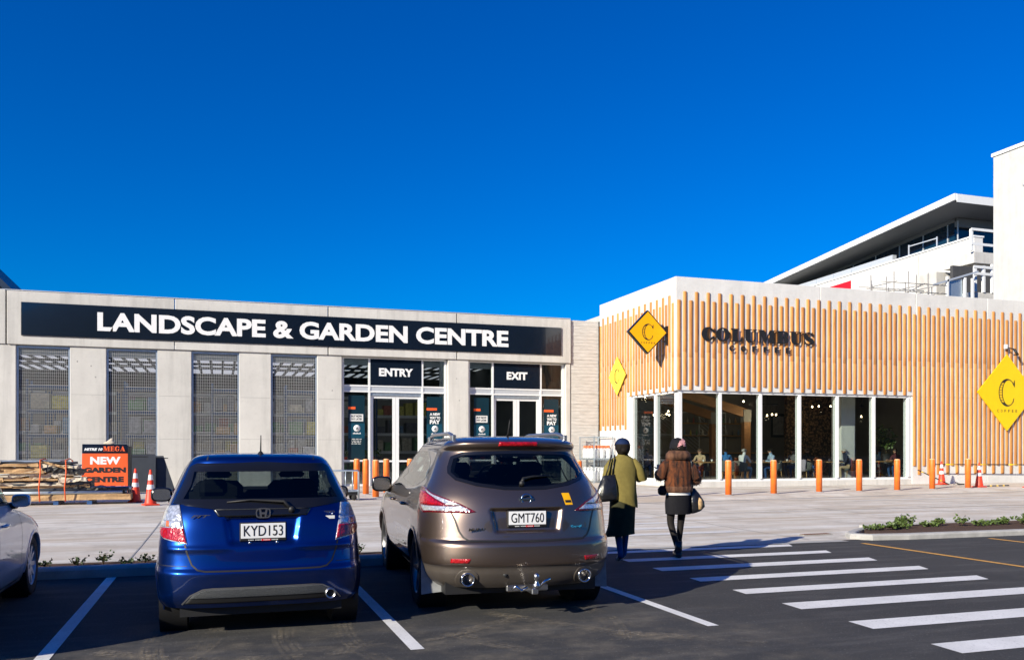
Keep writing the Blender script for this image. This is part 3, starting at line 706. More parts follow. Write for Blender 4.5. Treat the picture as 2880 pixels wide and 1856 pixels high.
# window frames
W0 = YC+.06
fr = MB().box(XC+.16, WX1, W0, W0+.16, SILL-.05, SILL+.03).box(XC+.16, WX1, W0, W0+.16, HEAD-.02, HEAD+.055)
F = C(fr.build('window_frame', 'alu_white'))
MX = [15.80, 17.55, 19.30, 21.05, 22.80, 24.55, 26.24]
for i, x in enumerate(MX):
    w = .17 if i == 0 else .085
    MB().box(x, x+w, W0-.05, W0+.2, SILL+.032, HEAD-.022).build('mullion', 'alu_white', F)
MB().box(26.335, WX1-.002, W0-.03, W0+.16, SILL+.032, HEAD-.022).build('mullion', 'alu_white', F)
for a, c in zip(MX[:-1], MX[1:]):
    a2 = a+(.17 if a < 15.9 else .085); MB().box(a2, c, W0+.07, W0+.085, SILL+.03, HEAD-.02).build('glass_pane', 'glass_cafe', F)
S0 = XC+.06
fs = C(MB().box(S0, S0+.16, YC+.27, WY1, SILL-.05, SILL+.03).box(S0, S0+.16, YC+.27, WY1, HEAD-.02, HEAD+.055).build('window_frame', 'alu_white'))
for y in (29.62, 31.55): MB().box(S0-.04, S0+.16, y, y+(.09 if y < 31 else .33), SILL+.032, HEAD-.022).build('mullion', 'alu_white', fs)
for a, c in ((YC+.27,29.62),(29.71,31.55)): MB().box(S0+.07, S0+.085, a, c, SILL+.03, HEAD-.02).build('glass_pane', 'glass_cafe', fs)
# timber poles, every one a part; four meshes shared
def pole_mesh(z0, z1):
    b = MB(); h = z1-z0; n = 12; prof = [(0,0),(.056,0),(.066,.012)]
    mid = (5.12 if z1 > 7.1 else 4.92)-z0
    for i in range(1, 8):
        if abs((h-.024)*i/8+.012-mid) < .1: continue
        prof.append((.066+random.uniform(-.0015,.0015), .012+(h-.024)*i/8))
    if 0 < mid < h: prof += [(.066,mid-.012),(.060,mid-.008),(.060,mid+.008),(.066,mid+.012)]; prof.sort(key=lambda q: q[1])
    prof += [(.066,h-.012),(.056,h),(0,h)]
    return b.lathe(prof, n).mesh('timber_pole')
pm = {k: pole_mesh(*k) for k in ((3.745,7.01),(3.91,7.33),(.90,7.01),(.55,7.33),(3.70,6.92),(3.88,7.22),(2.38,6.92),(2.57,7.22),(.62,6.92))}
def pole(k, x, y, sc=(1.12,.72,1)):
    o = link('timber_pole', pm[k], 'pole'); C(o); o.location = (x+random.uniform(-.004,.004), y, k[0]); o.scale = sc; o.rotation_euler[2] = random.choice([0, math.pi])
for k in range(76):
    x = 15.835+.2435*k; low = x > 26.45
    pole(((.90,7.01) if low else (3.745,7.01)) if k % 2 == 0 else ((.55,7.33) if low else (3.91,7.33)), x, YC-.004)
for j in range(27):
    y = 34.54-.2435*j
    if y > 31.98: key = (2.38,6.92) if j % 2 == 0 else (2.57,7.22)
    else: key = (3.70,6.92) if j % 2 == 0 else (3.88,7.22)
    if 31.75 < y < 32.1 and j % 2 == 0: key = (.62,6.92)
    pole(key, XC-.004, y, (.70,1.1,1))
# raised serif lettering: outlines on a unit cap height
def stroke(pts, ws):
    """outline of a stroke with a width per point"""
    P = [Vector((p[0], p[1], 0)) for p in pts]; Lf = []; Rt = []
    for i, p in enumerate(P):
        t = (P[min(i+1, len(P)-1)]-P[max(i-1, 0)]).normalized(); nn = Vector((-t.y, t.x, 0))*ws[i]/2
        Lf.append(((p+nn).x, (p+nn).y)); Rt.append(((p-nn).x, (p-nn).y))
    return Lf+Rt[::-1]
def serif_C(w=.86, th=.30):
    out = ell(w/2, .5, w/2, .52, 38, 322, 44); inn = ell(w/2+.06, .5, w/2-th, .44, 316, 44, 40)
    return [out+[(w-.02,.04),(w-.02,.36),(w-.08,.36)]+inn+[(w-.08,.64),(w-.02,.64),(w-.02,.96)]], []
SER = {
 'C': (serif_C(), .88),
 'O': (([ell(.46,.5,.46,.52,0,354,48)], [ell(.46,.5,.15,.43,0,354,40)]), .92),
 'L': (([[(0,0),(.78,0),(.80,.40),(.74,.40),(.66,.14),(.56,.07),(.46,.07),(.46,.93),(.58,.94),(.58,1),(0,1),(0,.94),(.12,.93),(.12,.07),(0,.06)]], []), .82),
 'U': (([[(0,1),(0,.94),(.11,.93),(.11,.32),(.17,.12),(.30,0),(.48,-.02),(.64,.02),(.76,.12),(.80,.28),(.80,.93),(.90,.94),(.90,1),(.60,1),(.60,.94),(.72,.93),(.72,.30),(.68,.15),(.60,.09),(.52,.09),(.46,.15),(.44,.28),(.44,.93),(.55,.94),(.55,1)]], []), .90),
 'M': (([[(0,0),(.30,0),(.30,.06),(.20,.07),(.20,.74),(.46,0),(.54,0),(.80,.76),(.80,.07),(.70,.06),(.70,0),(1.22,0),(1.22,.06),(1.12,.07),(1.12,.93),(1.22,.94),(1.22,1),(.82,1),(.62,.42),(.42,1),(0,1),(0,.94),(.10,.93),(.10,.07),(0,.06)]], []), 1.22),
 'B': (([[(0,0),(.52,0),(.72,.04),(.83,.14),(.86,.28),(.82,.42),(.72,.51),(.80,.60),(.83,.74),(.79,.88),(.68,.97),(.50,1),(0,1),(0,.94),(.10,.93),(.10,.07),(0,.06)]], [[(.43,.56),(.43,.93),(.50,.92),(.55,.86),(.56,.74),(.54,.62),(.49,.56)],[(.43,.07),(.43,.48),(.50,.47),(.56,.40),(.57,.27),(.55,.14),(.49,.08)]]), .87),
 'S': (([stroke([(.10,.02),(.10,.30),(.17,.12),(.36,.03),(.56,.08),(.64,.22),(.58,.36),(.36,.50),(.18,.62),(.12,.76),(.20,.90),(.38,.97),(.56,.90),(.64,.72),(.64,.98)],[.06,.10,.09,.09,.16,.26,.30,.32,.30,.24,.14,.09,.09,.10,.06])], []), .76),
}
sgn = thing('wall_lettering', 'raised black COLUMBUS COFFEE lettering standing off the timber poles', 'sign', (19.2, YC-.3, 5.2)); linv = Matrix.Translation((-19.2, -YC+.3, -5.2))
adv = [SER[c][1] for c in 'COLUMBUS']; tot = sum(adv)+.07*7; sx = (21.63-16.72)/tot; sz = .485; x = 16.72
for c in 'COLUMBUS':
    (outs, holes), w = SER[c]
    for pl in outs:
        o = MB().prism([(x+p[0]*sx, 5.565+p[1]*sz) for p in pl], (0, YC-.085, 0), *FRONT, 0, .03, [[(x+p[0]*sx, 5.565+p[1]*sz) for p in h] for h in holes]).build('letter', 'black', sgn); o.matrix_parent_inverse = linv
    x += (w+.07)*sx
x = 17.89
for c in 'COFFEE':
    for o in text(c, (x, 5.215, x+.20, 5.42), (0, YC-.085, 0), *FRONT, .03, 'black', sgn, bold=.03): o.matrix_parent_inverse = linv
    x += (20.56-.20-17.89)/5
# diamond signs
def big_c(b, o, axes, s, d0, d1, hatch=True):
    """open-face C of height 2s: heavy outline with a hatched bowl"""
    out = ell(0,0,.80*s,s,42,318,44); inn = ell(.13*s,0,.56*s,.90*s,312,48,40)
    term_t = [(.52*s,.76*s),(.62*s,.60*s),(.70*s,.42*s),(.74*s,.42*s),(.74*s,.92*s),(.70*s,.92*s)]
    poly = out+[(.66*s,-.40*s),(.60*s,-.40*s)]+inn+[(.66*s,.42*s),(.72*s,.42*s),(.72*s,.92*s),(.67*s,.90*s)]
    hole = ell(-.05*s,0,.69*s,.86*s,118,242,24)+ell(.02*s,0,.52*s,.86*s,236,124,24)
    b.prism(poly, o, *axes, d0, d1, [hole])
    if hatch:
        for i in range(9):
            y = (-.72+.18*i)*s; xo = -.05*s-.69*s*math.sqrt(max(0,1-(y/(.86*s))**2)); xi = .02*s-.52*s*math.sqrt(max(0,1-(y/(.86*s))**2))
            b.prism([(xo,y-.02*s),(xi,y-.02*s),(xi,y+.02*s),(xo,y+.02*s)], o, *axes, d0+.0005, d1-.001)
def diamond(name, label, centre, h, axes, face, thick, cs, coffee, frame=None, border=0.0):
    t = thing(name, label, 'sign', centre); n = Vector(axes[2])
    D = [(0,-h),(h,0),(0,h),(-h,0)]
    if frame:
        MB().prism(D, (0,0,0), *axes, -thick, 0).build('sign_case', frame, t)
        D2 = [(0,-h+border),(h-border,0),(0,h-border),(-h+border,0)]
        MB().prism(D2, (0,0,0), *axes, .001, .006).build('sign_face', face, t); z = .0065
    else:
        MB().prism(D, (0,0,0), *axes, -thick, 0).build('sign_face', face, t); z = .001
    b = MB(); big_c(b, (0,0,0), axes, cs, z, z+.004); b.build('letter', 'black', t)
    if coffee:
        w = cs*.95; x = -w
        for c in 'COFFEE':
            text(c, (x, -cs*1.42, x+w*.17, -cs*1.22), tuple(n*z), *axes, .003, 'black', t, bold=.005)
            x += (2*w-w*.17)/5
    return t
bl = diamond('blade_sign', 'amber diamond sign with black C on a bracket at the cafe corner', (14.84, 28.5, 5.86), .80, FRONT, 'yellow_deep', .16, .30, True, 'blackgloss', .055)
MB().box(.66,.80,.06,.12,.16,.22).box(.66,.80,.06,.12,-.34,-.28).box(.78,.86,.04,.14,-.42,.26).build('bracket', 'black', bl)
diamond('wall_sign', 'pale yellow diamond C sign on the cafe side wall', (XC-.13, 32.68, 4.60), .80, SIDE, 'yellow_pale', .03, .30, False)
diamond('wall_sign', 'large yellow diamond C COFFEE sign on the poles at the right edge', (31.30, YC-.13, 3.95), 1.60, FRONT, 'yellow', .04, .58, True)
# light bracket left over above the big diamond
t = thing('wall_lamp', 'small dark spotlight bracket above the large yellow diamond sign', 'lamp', (31.3, YC-.15, 5.7))
MB().tube([(-.1,.0,.15),(.0,-.1,.1),(.25,-.15,.05)], .025).tube([(.2,-.15,.06),(.32,-.22,-.2)], .05, 10).build('lamp_arm', 'black', t)
MB().box(-.16,-.04,-.06,.05,.08,.26, ch=.01).build('lamp_box', 'alu_white', t)
# interior shell
cbox('cafe_floor', 'floor_int', XC+.31, 40, YC+.31, 59.9, .2, .33)
cbox('ceiling', 'dark_int', XC+.31, 40, YC+.31, 59.9, 5.3, 5.4)
cbox('back_wall', 'grey_int', XC+.31, 40, 38, 38.2, .33, 5.3)
cbox('party_wall', 'grey_int', 31.9, 32.1, YC+.31, 38, .33, 5.3)
cbox('side_wall', 'dark_int', XC+.31, XC+.4, WY1+.1, 38, .33, 5.3)
cbox('pillar', 'conc_white', 24.05, 24.75, 29.3, 29.9, .33, 5.3, ch=.01)
cbox('feature_wall', 'feature', 25.6, 28.2, 35.0, 35.2, .33, 5.3)
t = thing('service_counter', 'dark cafe service counter with shelves in front of the back wall', 'counter', (24.0, 36.2, .33))
bxo('counter_front', 'dark_int', t, -3.0, 1.4, 0, .6, 0, 1.05, ch=.02); bxo('counter_top', 'table', t, -3.05, 1.45, -.05, .65, 1.052, 1.1, ch=.01)
for z in (1.9, 2.5): bxo('shelf', 'table', t, -2.6, 1.2, 1.3, 1.6, z, z+.05)
for j in range(22): tag(MB().lathe([(0,0),(.04,0),(.045,.05),(.045,.16),(.018,.22),(.018,.28),(0,.28)], 10, (21.6+.17*j, 37.65, 2.284+(.6 if j % 2 else 0))).build('bottle', 'stock%d' % (j % 9)), 'small bottle on the shelf behind the cafe counter', 'bottle', 'bottles behind the cafe counter')
# laminated timber portal frames
for i, (x0, y) in enumerate(((22.0,33.0),(22.2,36.0))):
    t = thing('portal_frame', ['tall brown laminated timber post and sloping rafter inside the cafe, the nearer one', 'brown laminated timber post and rafter inside the cafe, the one further back'][i], 'timber frame', (x0, y, .33))
    bxo('post', 'wood', t, -.16, .16, -.12, .12, 0, 2.56)
    MB().prism([(-5.5,4.50),(-5.5,4.10),(.16,2.58),(.16,2.98)], (0,0,0), *FRONT, -.1, .1).build('rafter', 'wood', t)
    bxo('steel_bracket', 'conc_dark', t, -.19, .19, -.13, .13, 2.45, 3.0)
# white wire screens on the back wall
t = thing('wall_screen', 'white wire lattice screen on the dark cafe back wall', 'screen', (21.0, 37.8, 1.2))
b = MB()
for x in (-3,-1.5,0,1.5,3): b.box(x-.02,x+.02,-.03,0,0,2.2)
for z in (0,1.1,2.2): b.box(-3.02,3.02,-.035,-.005,z-.02,z+.02)
b.build('screen_frame', 'alu', t)
b = MB()
for k, (x, z) in enumerate(((-1.5,1.1),(0,0),(1.5,1.1),(-3,0))):
    for i in range(1, 6):
        u = i*.25; b.tube([(x+u,-.02,z),(x,-.02,z+u*.73)], .012, 4); b.tube([(x+1.5,-.02,z+1.1-u*.73),(x+1.5-u,-.02,z+1.1)], .012, 4)
b.build('wire_infill', 'alu', t)
for i, (x, z, w, h) in enumerate(((24.9,2.5,.5,.6),(25.9,2.3,.35,.5),(26.3,1.9,.3,.9),(23.2,1.8,.4,.6))):
    t = thing('picture_frame', ['dark framed picture on the cafe back wall, the widest', 'small dark framed picture on the cafe back wall right of the widest', 'tall narrow dark picture on the cafe back wall far right', 'dark framed picture low on the cafe back wall left of the pillar'][i], 'picture', (x*1.3-3, 37.9, z+1))
    bxo('frame', 'black', t, -w, w, -.04, 0, -h, h); bxo('picture', ['stock7','stock0','stock7','stock5'][i], t, -w*.8, w*.8, -.05, -.041, -h*.8, h*.8)
# pendant clusters of lit bulbs
bulb_me = MB().lathe([(0,-.035),(.022,-.027),(.032,0),(.024,.026),(.012,.045),(0,.05)], 12).mesh('bulb')
def cluster(x, y, z, offs, lab):
    t = thing('pendant_lamp', lab, 'lamp', (x, y, z), group='pendant lamps in the cafe')
    bxo('ceiling_bar', 'black', t, min(o[0] for o in offs)-.1, max(o[0] for o in offs)+.1, -.03, .03, .45, .5)
    bxo('drop_rod', 'black', t, -.01, .01, -.01, .01, .5, 5.3-z)
    ld = bpy.data.lights.new('lamp_glow', 'POINT'); ld.energy = 5*len(offs); ld.color = (1,.76,.48); ld.shadow_soft_size = .12; lo = bpy.data.objects.new('lamp_glow', ld); COL.objects.link(lo); lo.parent = t; lo.location = (0, 0, -.12)
    for ox, oz in offs:
        MB().box(ox-.006, ox+.006, -.006, .006, oz+.07, .45).build('cord', 'black', t)
        o = link('bulb', bulb_me, 'bulb', t); o.location = (ox, 0, oz)
cluster(22.4, 32.0, 3.05, [(-.5,0),(-.32,.03),(0,-.02),(.25,.03),(.45,.02)], 'row of five warm bulbs hanging in the middle of the cafe')
cluster(26.0, 33.0, 3.5, [(-.5,.0),(-.15,.03),(.5,.04)], 'row of warm bulbs hanging near the cafe pillar')
cluster(20.9, 31.0, 3.55, [(-.35,0),(.35,.02)], 'pair of warm bulbs hanging behind the cafe glazing')
cluster(17.6, 32.5, 3.05, [(-.4,-.04),(.2,.0),(.32,-.03),(.28,.12)], 'cluster of warm bulbs near the cafe corner')
cluster(17.3, 33.6, 3.85, [(-.45,0),(-.1,.03),(.05,-.02),(.35,.05)], 'row of warm bulbs seen through the cafe side window')
cluster(26.5, 31.0, 3.0, [(0,0)], 'single warm bulb hanging by the rightmost cafe pane')

# ------------------------------------------------------------------ buildings behind the cafe
XT = 45.0
t = thing('concrete_tower', 'tall plain white concrete wall block at the right edge', 'building', (XT, 30, 0))
MB().box(0, 14, -10, 11.1, 0, 19.5, ch=.05).build('wall', 'conc_tower', t)
MB().box(-.06, 14.1, -10.1, 11.16, 19.52, 19.72).build('coping', 'alu_white', t)
for y, z in ((8.9,17.2),): MB().lathe([(0,0),(.06,0),(.06,.05),(0,.05)], 10, (-.06, y, z), 'x').build('vent', 'alu', t)
XM = 65.0
m = thing('shopping_mall', 'white building with wide overhanging roof and dark clerestory glazing beyond the cafe', 'building', (XM, 62, 0)); minv = Matrix.Translation((-XM, -62, 0))
def MM(o): o.parent = m; o.matrix_parent_inverse = minv; return o
AX = ((0,1,0), (0,0,1), (1,0,0))           # plane X = const: (Y, Z)
MM(MB().prism([(61.36,5),(61.36,20.87),(83.86,20.43),(140,19.6),(140,5)], (XM,0,0), *AX, 0, 1.0).build('parapet_wall', 'conc_white'))
MM(MB().prism([(61.3,20.90),(61.3,21.05),(83.86,20.6),(140,19.75),(140,19.62),(83.86,20.45)], (XM-.1,0,0), *AX, 0, 1.2).build('coping', 'alu_white'))
MM(MB().prism([(72.9,20.4),(72.9,21.82),(86.2,21.52),(140,20.6),(140,19.5)], (XM+.4,0,0), *AX, .9, 1.4).build('upstand', 'alu'))
for y in (76,79,82,85): MM(MB().box(XM+1.27, XM+1.30, y, y+.05, 20.6, 21.5).build('upstand_seam', 'galv'))
# roof plate sloping away, with soffit and fascia
sl = (22.68-25.49)/(93.36-63.59)
def rz(y): return 25.49+sl*(y-63.59)
MM(MB().prism([(63.59,rz(63.59)-.6),(63.59,rz(63.59)),(140,rz(140)),(140,rz(140)-.55)], (XM,0,0), *AX, 0, .25).build('fascia', 'alu_white'))
MM(MB().prism([(63.62,rz(63.62)-.30),(63.62,rz(63.62)-.03),(140,rz(140)-.03),(140,rz(140)-.3)], (XM,0,0), *AX, .26, 30).build('roof', 'alu_white'))
MM(MB().box(XM+.26, XM+30, 63.55, 63.61, 24.7, 25.46).build('fascia', 'alu_white'))
MM(MB().prism([(64.0,rz(64)-.62),(64.0,rz(64)-.5),(140,rz(140)-.5),(140,rz(140)-.62)], (XM,0,0), *AX, .27, 28).build('soffit', 'soffit'))
MM(MB().prism([(67.3,rz(67.3)-1.0),(67.3,rz(67.3)-.63),(140,rz(140)-.63),(140,rz(140)-1.0)], (XM+4,0,0), *AX, 0, .3).build('eaves_beam', 'soffit'))
MM(MB().box(XM+4, XM+28, 67.2, 67.5, 23.6, 24.45).build('eaves_beam', 'soffit'))
MM(MB().prism([(67.6,19),(67.6,rz(67.6)-.9),(140,rz(140)-.9),(140,19)], (XM+4.1,0,0), *AX, 0, .1).build('clerestory_glass', 'glass_mall'))
MM(MB().box(XM+4.2, XM+28, 67.6, 67.7, 19, 24.2).build('clerestory_glass', 'glass_mall'))
for y in (67.1,68.35,71.55,74.85,78.4,82,86): MM(MB().box(XM+4.02, XM+4.09, y, y+.12, 19.5, rz(y)-1.0).build('glazing_mullion', 'alu'))
for y in (66.2,69.8): MM(MB().box(XM+.5, XM+.6, y, y+.1, 20.5, 22.1).build('rail_post', 'alu'))
MM(MB().box(XM+.52, XM+.58, 66.3, 69.8, 21.9, 22.0).build('rail', 'alu'))
MM(MB().prism([(77.6,16.5),(77.6,19.93),(81.9,19.80),(81.9,16.5)], (XM,0,0), *AX, -.06, -.01).build('red_panel', 'red'))
MM(MB().box(XM-.04, XM-.005, 68.0, 68.06, 10, 20.6).build('panel_joint', 'conc_dark'))
# stair landings and framed openings between the mall and the tower
st = thing('stair_block', 'grey concrete stair landings with white railings between mall and tower', 'building', (56, 52, 0)); sinv2 = Matrix.Translation((-56, -52, 0))
def ST(o): o.parent = st; o.matrix_parent_inverse = sinv2; return o
ST(MB().box(60.8, 74, 61.5, 64, 5, 17.5).build('wall', 'conc'))
ST(MB().box(61.4, 72, 58.0, 61.3, 17.6, 18.6, ch=.03).build('landing', 'conc'))
ST(MB().box(58.6, 72, 57.5, 57.8, 12.0, 17.1).build('opening', 'dark_int'))
ST(MB().box(58.4, 72, 55.4, 57.4, 13.2, 14.5, ch=.03).build('landing', 'conc'))
for x, z0, z1, y in ((61.0,18.62,20.5,57.9),(64.2,18.62,20.9,57.9),(58.65,14.52,16.6,55.3),(59.55,14.52,16.7,55.3),(60.5,14.52,16.9,55.3)): ST(MB().box(x, x+.22, y, y+.2, z0, z1).build('frame_post', 'alu_white'))
for x0, x1, z, y in ((61.0,66,20.35,57.9),(61.0,66,19.1,57.9),(58.5,64,16.45,55.3),(58.5,64,15.9,55.3)): ST(MB().box(x0, x1, y-.04, y-.002, z, z+.22).build('frame_rail', 'alu_white'))
ST(MB().prism([(54.0,14.65),(54.0,14.8),(58.6,16.15),(58.6,16.0)], (0, 55.0, 0), *FRONT, 0, .1).build('ramp_rail', 'alu'))
ST(MB().prism([(55.7,13.0),(55.55,15.1),(57.1,15.4),(57.2,13.0)], (0, 55.2, 0), *FRONT, 0, .1).build('mesh_panel', 'galv'))
for x in (55.4, 57.2, 58.0): ST(MB().box(x, x+.16, 54.9, 55.1, 12.5, 15.5).build('railing_post', 'alu_white'))
# scaffolding
sc = thing('scaffolding', 'steel tube scaffolding standing above the cafe parapet', 'scaffolding', (43.5, 51, 8)); scv = Matrix.Translation((-43.5, -51, -8))
def scf(name, pts, r=.035): o = MB().tube(pts, r, 6).build(name, 'scaff', sc); o.matrix_parent_inverse = scv
xs = [42.6, 45.5, 48.2]; hs_ = {42.6: 13.9, 45.5: 14.3, 48.2: 14.7}
scf('standard', [(43.58,50,8),(43.58,50,13.9)])
for x in (45.6, 46.9, 47.6, 48.66):
    for y in (50, 52.2): scf('standard', [(x,y,8),(x,y,13.7+random.uniform(0,1.0))])
for z in (12.4, 12.9, 13.5):
    for y in (50, 52.2): scf('ledger', [(43.2 if z < 13.3 else 44.4,y,z),(50.4,y,z+.05)], .03)
    for x in (45.6, 48.4, 49.7): scf('transom', [(x,49.7,z+.06),(x,52.5,z+.06)], .03)
scf('brace', [(45.6,50,12.3),(48.4,50,13.6)], .03)
for k in range(9):
    a = 44.2+k*.62; scf('board_rail', [(a, 50.3+.2*(k % 3), 12.2+.08*(k % 4)), (a+1.6, 50.1, 12.55+.12*(k % 3))], .022)
for x, y in ((44.5,51.0),(46.2,51.2),(49.4,50.4),(50.1,51.4)): scf('standard', [(x, y, 8), (x, y, 13.1+.25*(x % 3))], .028)

# ------------------------------------------------------------------ cars
def table(rows):
    """smooth interpolation of rows (z, v1, v2, ...) by z (monotone cubic)"""
    Z = [r[0] for r in rows]; N = len(Z); K = len(rows[0])-1; sl = []
    for k in range(K):
        V = [r[k+1] for r in rows]; d = [(V[i+1]-V[i])/(Z[i+1]-Z[i]) for i in range(N-1)]; m = [d[0]]
        for i in range(1, N-1):
            if d[i-1]*d[i] <= 0: m.append(0.)
            else:
                h0, h1 = Z[i]-Z[i-1], Z[i+1]-Z[i]; w1, w2 = 2*h1+h0, h1+2*h0; m.append((w1+w2)/(w1/d[i-1]+w2/d[i]))
        m.append(d[-1]); sl.append((V, m))
    def f(z):
        z = max(Z[0], min(Z[-1], z)); i = 0
        while i < N-2 and z > Z[i+1]: i += 1
        h = Z[i+1]-Z[i]; t = (z-Z[i])/h; out = []
        for V, m in sl:
            out.append(V[i]*(1+2*t)*(1-t)**2+m[i]*h*t*(1-t)**2+V[i+1]*t*t*(3-2*t)+m[i+1]*h*t*t*(t-1))
        return out
    return f
def inpoly(p, poly):
    x, y = p; c = False; n = len(poly)
    for i in range(n):
        x0, y0 = poly[i]; x1, y1 = poly[(i+1) % n]
        if (y0 > y) != (y1 > y) and x < (x1-x0)*(y-y0)/(y1-y0)+x0: c = not c
    return c
class Car:
    """body shell described by height: half width, rear and front ends, corner size; y = 0 at the rear bumper"""
    def __init__(s, rows, n=3.0, nf=2.6, rear_disp=None, side_disp=None):
        s.f = table(rows); s.n = n; s.nf = nf; s.rd = rear_disp; s.sd = side_disp; s.z0 = rows[0][0]; s.z1 = rows[-1][0]
    def prof(s, z):
        w, yr, yf, B, Bf = s.f(z); L = yf-yr; return w, yr, yf, min(B, L*.45), min(Bf, L*.45)
    def rear(s, x, z):
        w, yr, yf, B, Bf = s.prof(z); q = min(1., abs(x)/w); y = yr+B*(1-(1-q**s.n)**(1/s.n))
        if s.rd: y += s.rd(x, z)
        return Vector((x, y, z))
    def front(s, x, z):
        w, yr, yf, B, Bf = s.prof(z); q = min(1., abs(x)/w); return Vector((x, yf-Bf*(1-(1-q**s.nf)**(1/s.nf)), z))
    def side(s, sg, y, z):
        w, yr, yf, B, Bf = s.prof(z)
        if y < yr+B: t = max(0., min(1., 1-(y-yr)/B)); x = w*(1-t**s.n)**(1/s.n)
        elif y > yf-Bf: t = max(0., min(1., (y-(yf-Bf))/Bf)); x = w*(1-t**s.nf)**(1/s.nf)
        else: x = w
        if s.sd: x += s.sd(y, z)
        return Vector((sg*x, y, z))
    Q = .9
    def S(s, U, z):
        """unrolled rear: |U| is x across the rear, then runs along the flank"""
        w = s.prof(z)[0]; uc = s.Q*w
        if abs(U) <= uc: return s.rear(U, z)
        yc = s.rear(uc, z).y; return s.side(1 if U > 0 else -1, yc+abs(U)-uc, z)
    def shell(s, zs, cut, classify):
        """returns {part: MB}"""
        rq = [s.Q*i/44 for i in range(45)]; cq = [(i/14.)**1.15 for i in range(1, 15)]; sq = [i/64. for i in range(1, 65)]; fq = [(i/10.)**.8 for i in range(1, 11)]; nq = [s.Q*(1-i/18.) for i in range(1, 19)]
        cols = []; rows = []
        for z in zs:
            w, yr, yf, B, Bf = s.prof(z); half = []
            for q in rq: half.append((s.rear(q*w, z), 'r'))
            y0 = s.rear(s.Q*w, z).y; yb = yr+B; yfc = yf-Bf; yfe = s.front(s.Q*w, z).y
            for q in cq: half.append((s.side(1, y0+(yb-y0)*q, z), 'c'))
            for q in sq: half.append((s.side(1, yb+(yfc-yb)*q, z), 's'))
            for q in fq: half.append((s.side(1, yfc+(yfe-yfc)*q, z), 'f'))
            for q in nq: half.append((s.front(q*w, z), 'n'))
            rows.append(half)
        nh = len(rows[0]); parts = {}
        for sg in (1, -1):
            for j in range(len(zs)-1):
                for i in range(nh-1):
                    a, b, c, d = rows[j][i], rows[j][i+1], rows[j+1][i+1], rows[j+1][i]
                    m = (a[0]+b[0]+c[0]+d[0])/4; m = Vector((m.x*sg, m.y, m.z)); g = b[1]
                    if cut(m, g): continue
                    parts.setdefault(classify(m, g), {}).setdefault('f', []).append((sg, j, i))
        out = {}
        for nme, dct in parts.items():
            mb = MB(); rm = {}
            def vid(sg, j, i):
                k = (sg if 0 < i < nh-1 else 1, j, i)
                if k not in rm: p = rows[j][i][0]; rm[k] = len(mb.v); mb.v.append((p.x*k[0], p.y, p.z))
                return rm[k]
            for sg, j, i in dct['f']:
                q = (vid(sg, j, i), vid(sg, j, i+1), vid(sg, j+1, i+1), vid(sg, j+1, i))
                mb.f.append(q if sg > 0 else q[::-1]); mb.sm.append(True)
            out[nme] = mb
        top = [rows[-1][i][0] for i in range(nh)]
        s.cap = MB(); lp = [(p.x, p.y, p.z) for p in top]+[(-p.x, p.y, p.z) for p in top[-2:0:-1]]
        c = Vector((0, (top[0].y+top[-1].y)/2, s.z1+.003)); s.cap.v = lp+[tuple(c)]; n = len(lp)
        s.cap.f = [(i, (i+1) % n, n) for i in range(n)]; s.cap.sm = [True]*n
        return out
    def patch(s, poly, d=.003, nz=14, nx=18, fn=None, skirt=.006, inset=None):
        """raised panel following the surface; poly in (U, z), one interval per height"""
        fn = fn or s.S; zsn = [p[1] for p in poly]; za, zb = min(zsn)+1e-4, max(zsn)-1e-4; mb = MB(); G_ = []
        for j in range(nz+1):
            z = za+(zb-za)*j/nz; xs = []
            for i in range(len(poly)):
                (x0, y0), (x1, y1) = poly[i], poly[(i+1) % len(poly)]
                if (y0 > z) != (y1 > z): xs.append(x0+(x1-x0)*(z-y0)/(y1-y0))
            if len(xs) < 2: xs = [poly[0][0]]*2
            a, b = min(xs), max(xs); row = []
            for i in range(nx+1):
                u = a+(b-a)*i/nx; p = fn(u, z); e = .004
                N = (fn(u+e, z)-fn(u-e, z)).cross(fn(u, z+e)-fn(u, z-e)); N = N.normalized() if N.length > 1e-12 else Vector((0,-1,0))
                row.append((p, N))
            G_.append(row)
        n = nx+1
        for row in G_:
            for p, N in row: mb.v.append(tuple(p+N*d))
        for j in range(nz):
            for i in range(nx): mb.f.append((j*n+i, j*n+i+1, (j+1)*n+i+1, (j+1)*n+i)); mb.sm.append(True)
        if skirt:
            ring = [(0, i) for i in range(nx)]+[(j, nx) for j in range(nz)]+[(nz, i) for i in range(nx, 0, -1)]+[(j, 0) for j in range(nz, 0, -1)]
            o = len(mb.v)
            for j, i in ring: p, N = G_[j][i]; mb.v.append(tuple(p+N*(d-skirt)))
            L = len(ring)
            for k in range(L):
                j, i = ring[k]; j2, i2 = ring[(k+1) % L]; mb.f.append((j2*n+i2, j*n+i, o+k, o+(k+1) % L)); mb.sm.append(False)
        return mb
    def strip(s, pts, wd=.008, d=.0018, fn=None, step=.02):
        """thin line following the surface"""
        fn = fn or s.S; P = []
        for i in range(len(pts)-1):
            a, b = Vector(pts[i]), Vector(pts[i+1]); k = max(1, int((b-a).length/step)); P += [a+(b-a)*t/k for t in range(k)]
        P.append(Vector(pts[-1])); mb = MB()
        for i, p in enumerate(P):
            t = (P[min(i+1, len(P)-1)]-P[max(i-1, 0)]).normalized(); nn = Vector((-t.y, t.x))*wd/2
            for q in (p+nn, p-nn):
                e = .004; c = fn(q.x, q.y); N = (fn(q.x+e, q.y)-fn(q.x-e, q.y)).cross(fn(q.x, q.y+e)-fn(q.x, q.y-e)); N = N.normalized() if N.length > 1e-12 else Vector((0,-1,0)); mb.v.append(tuple(c+N*d))
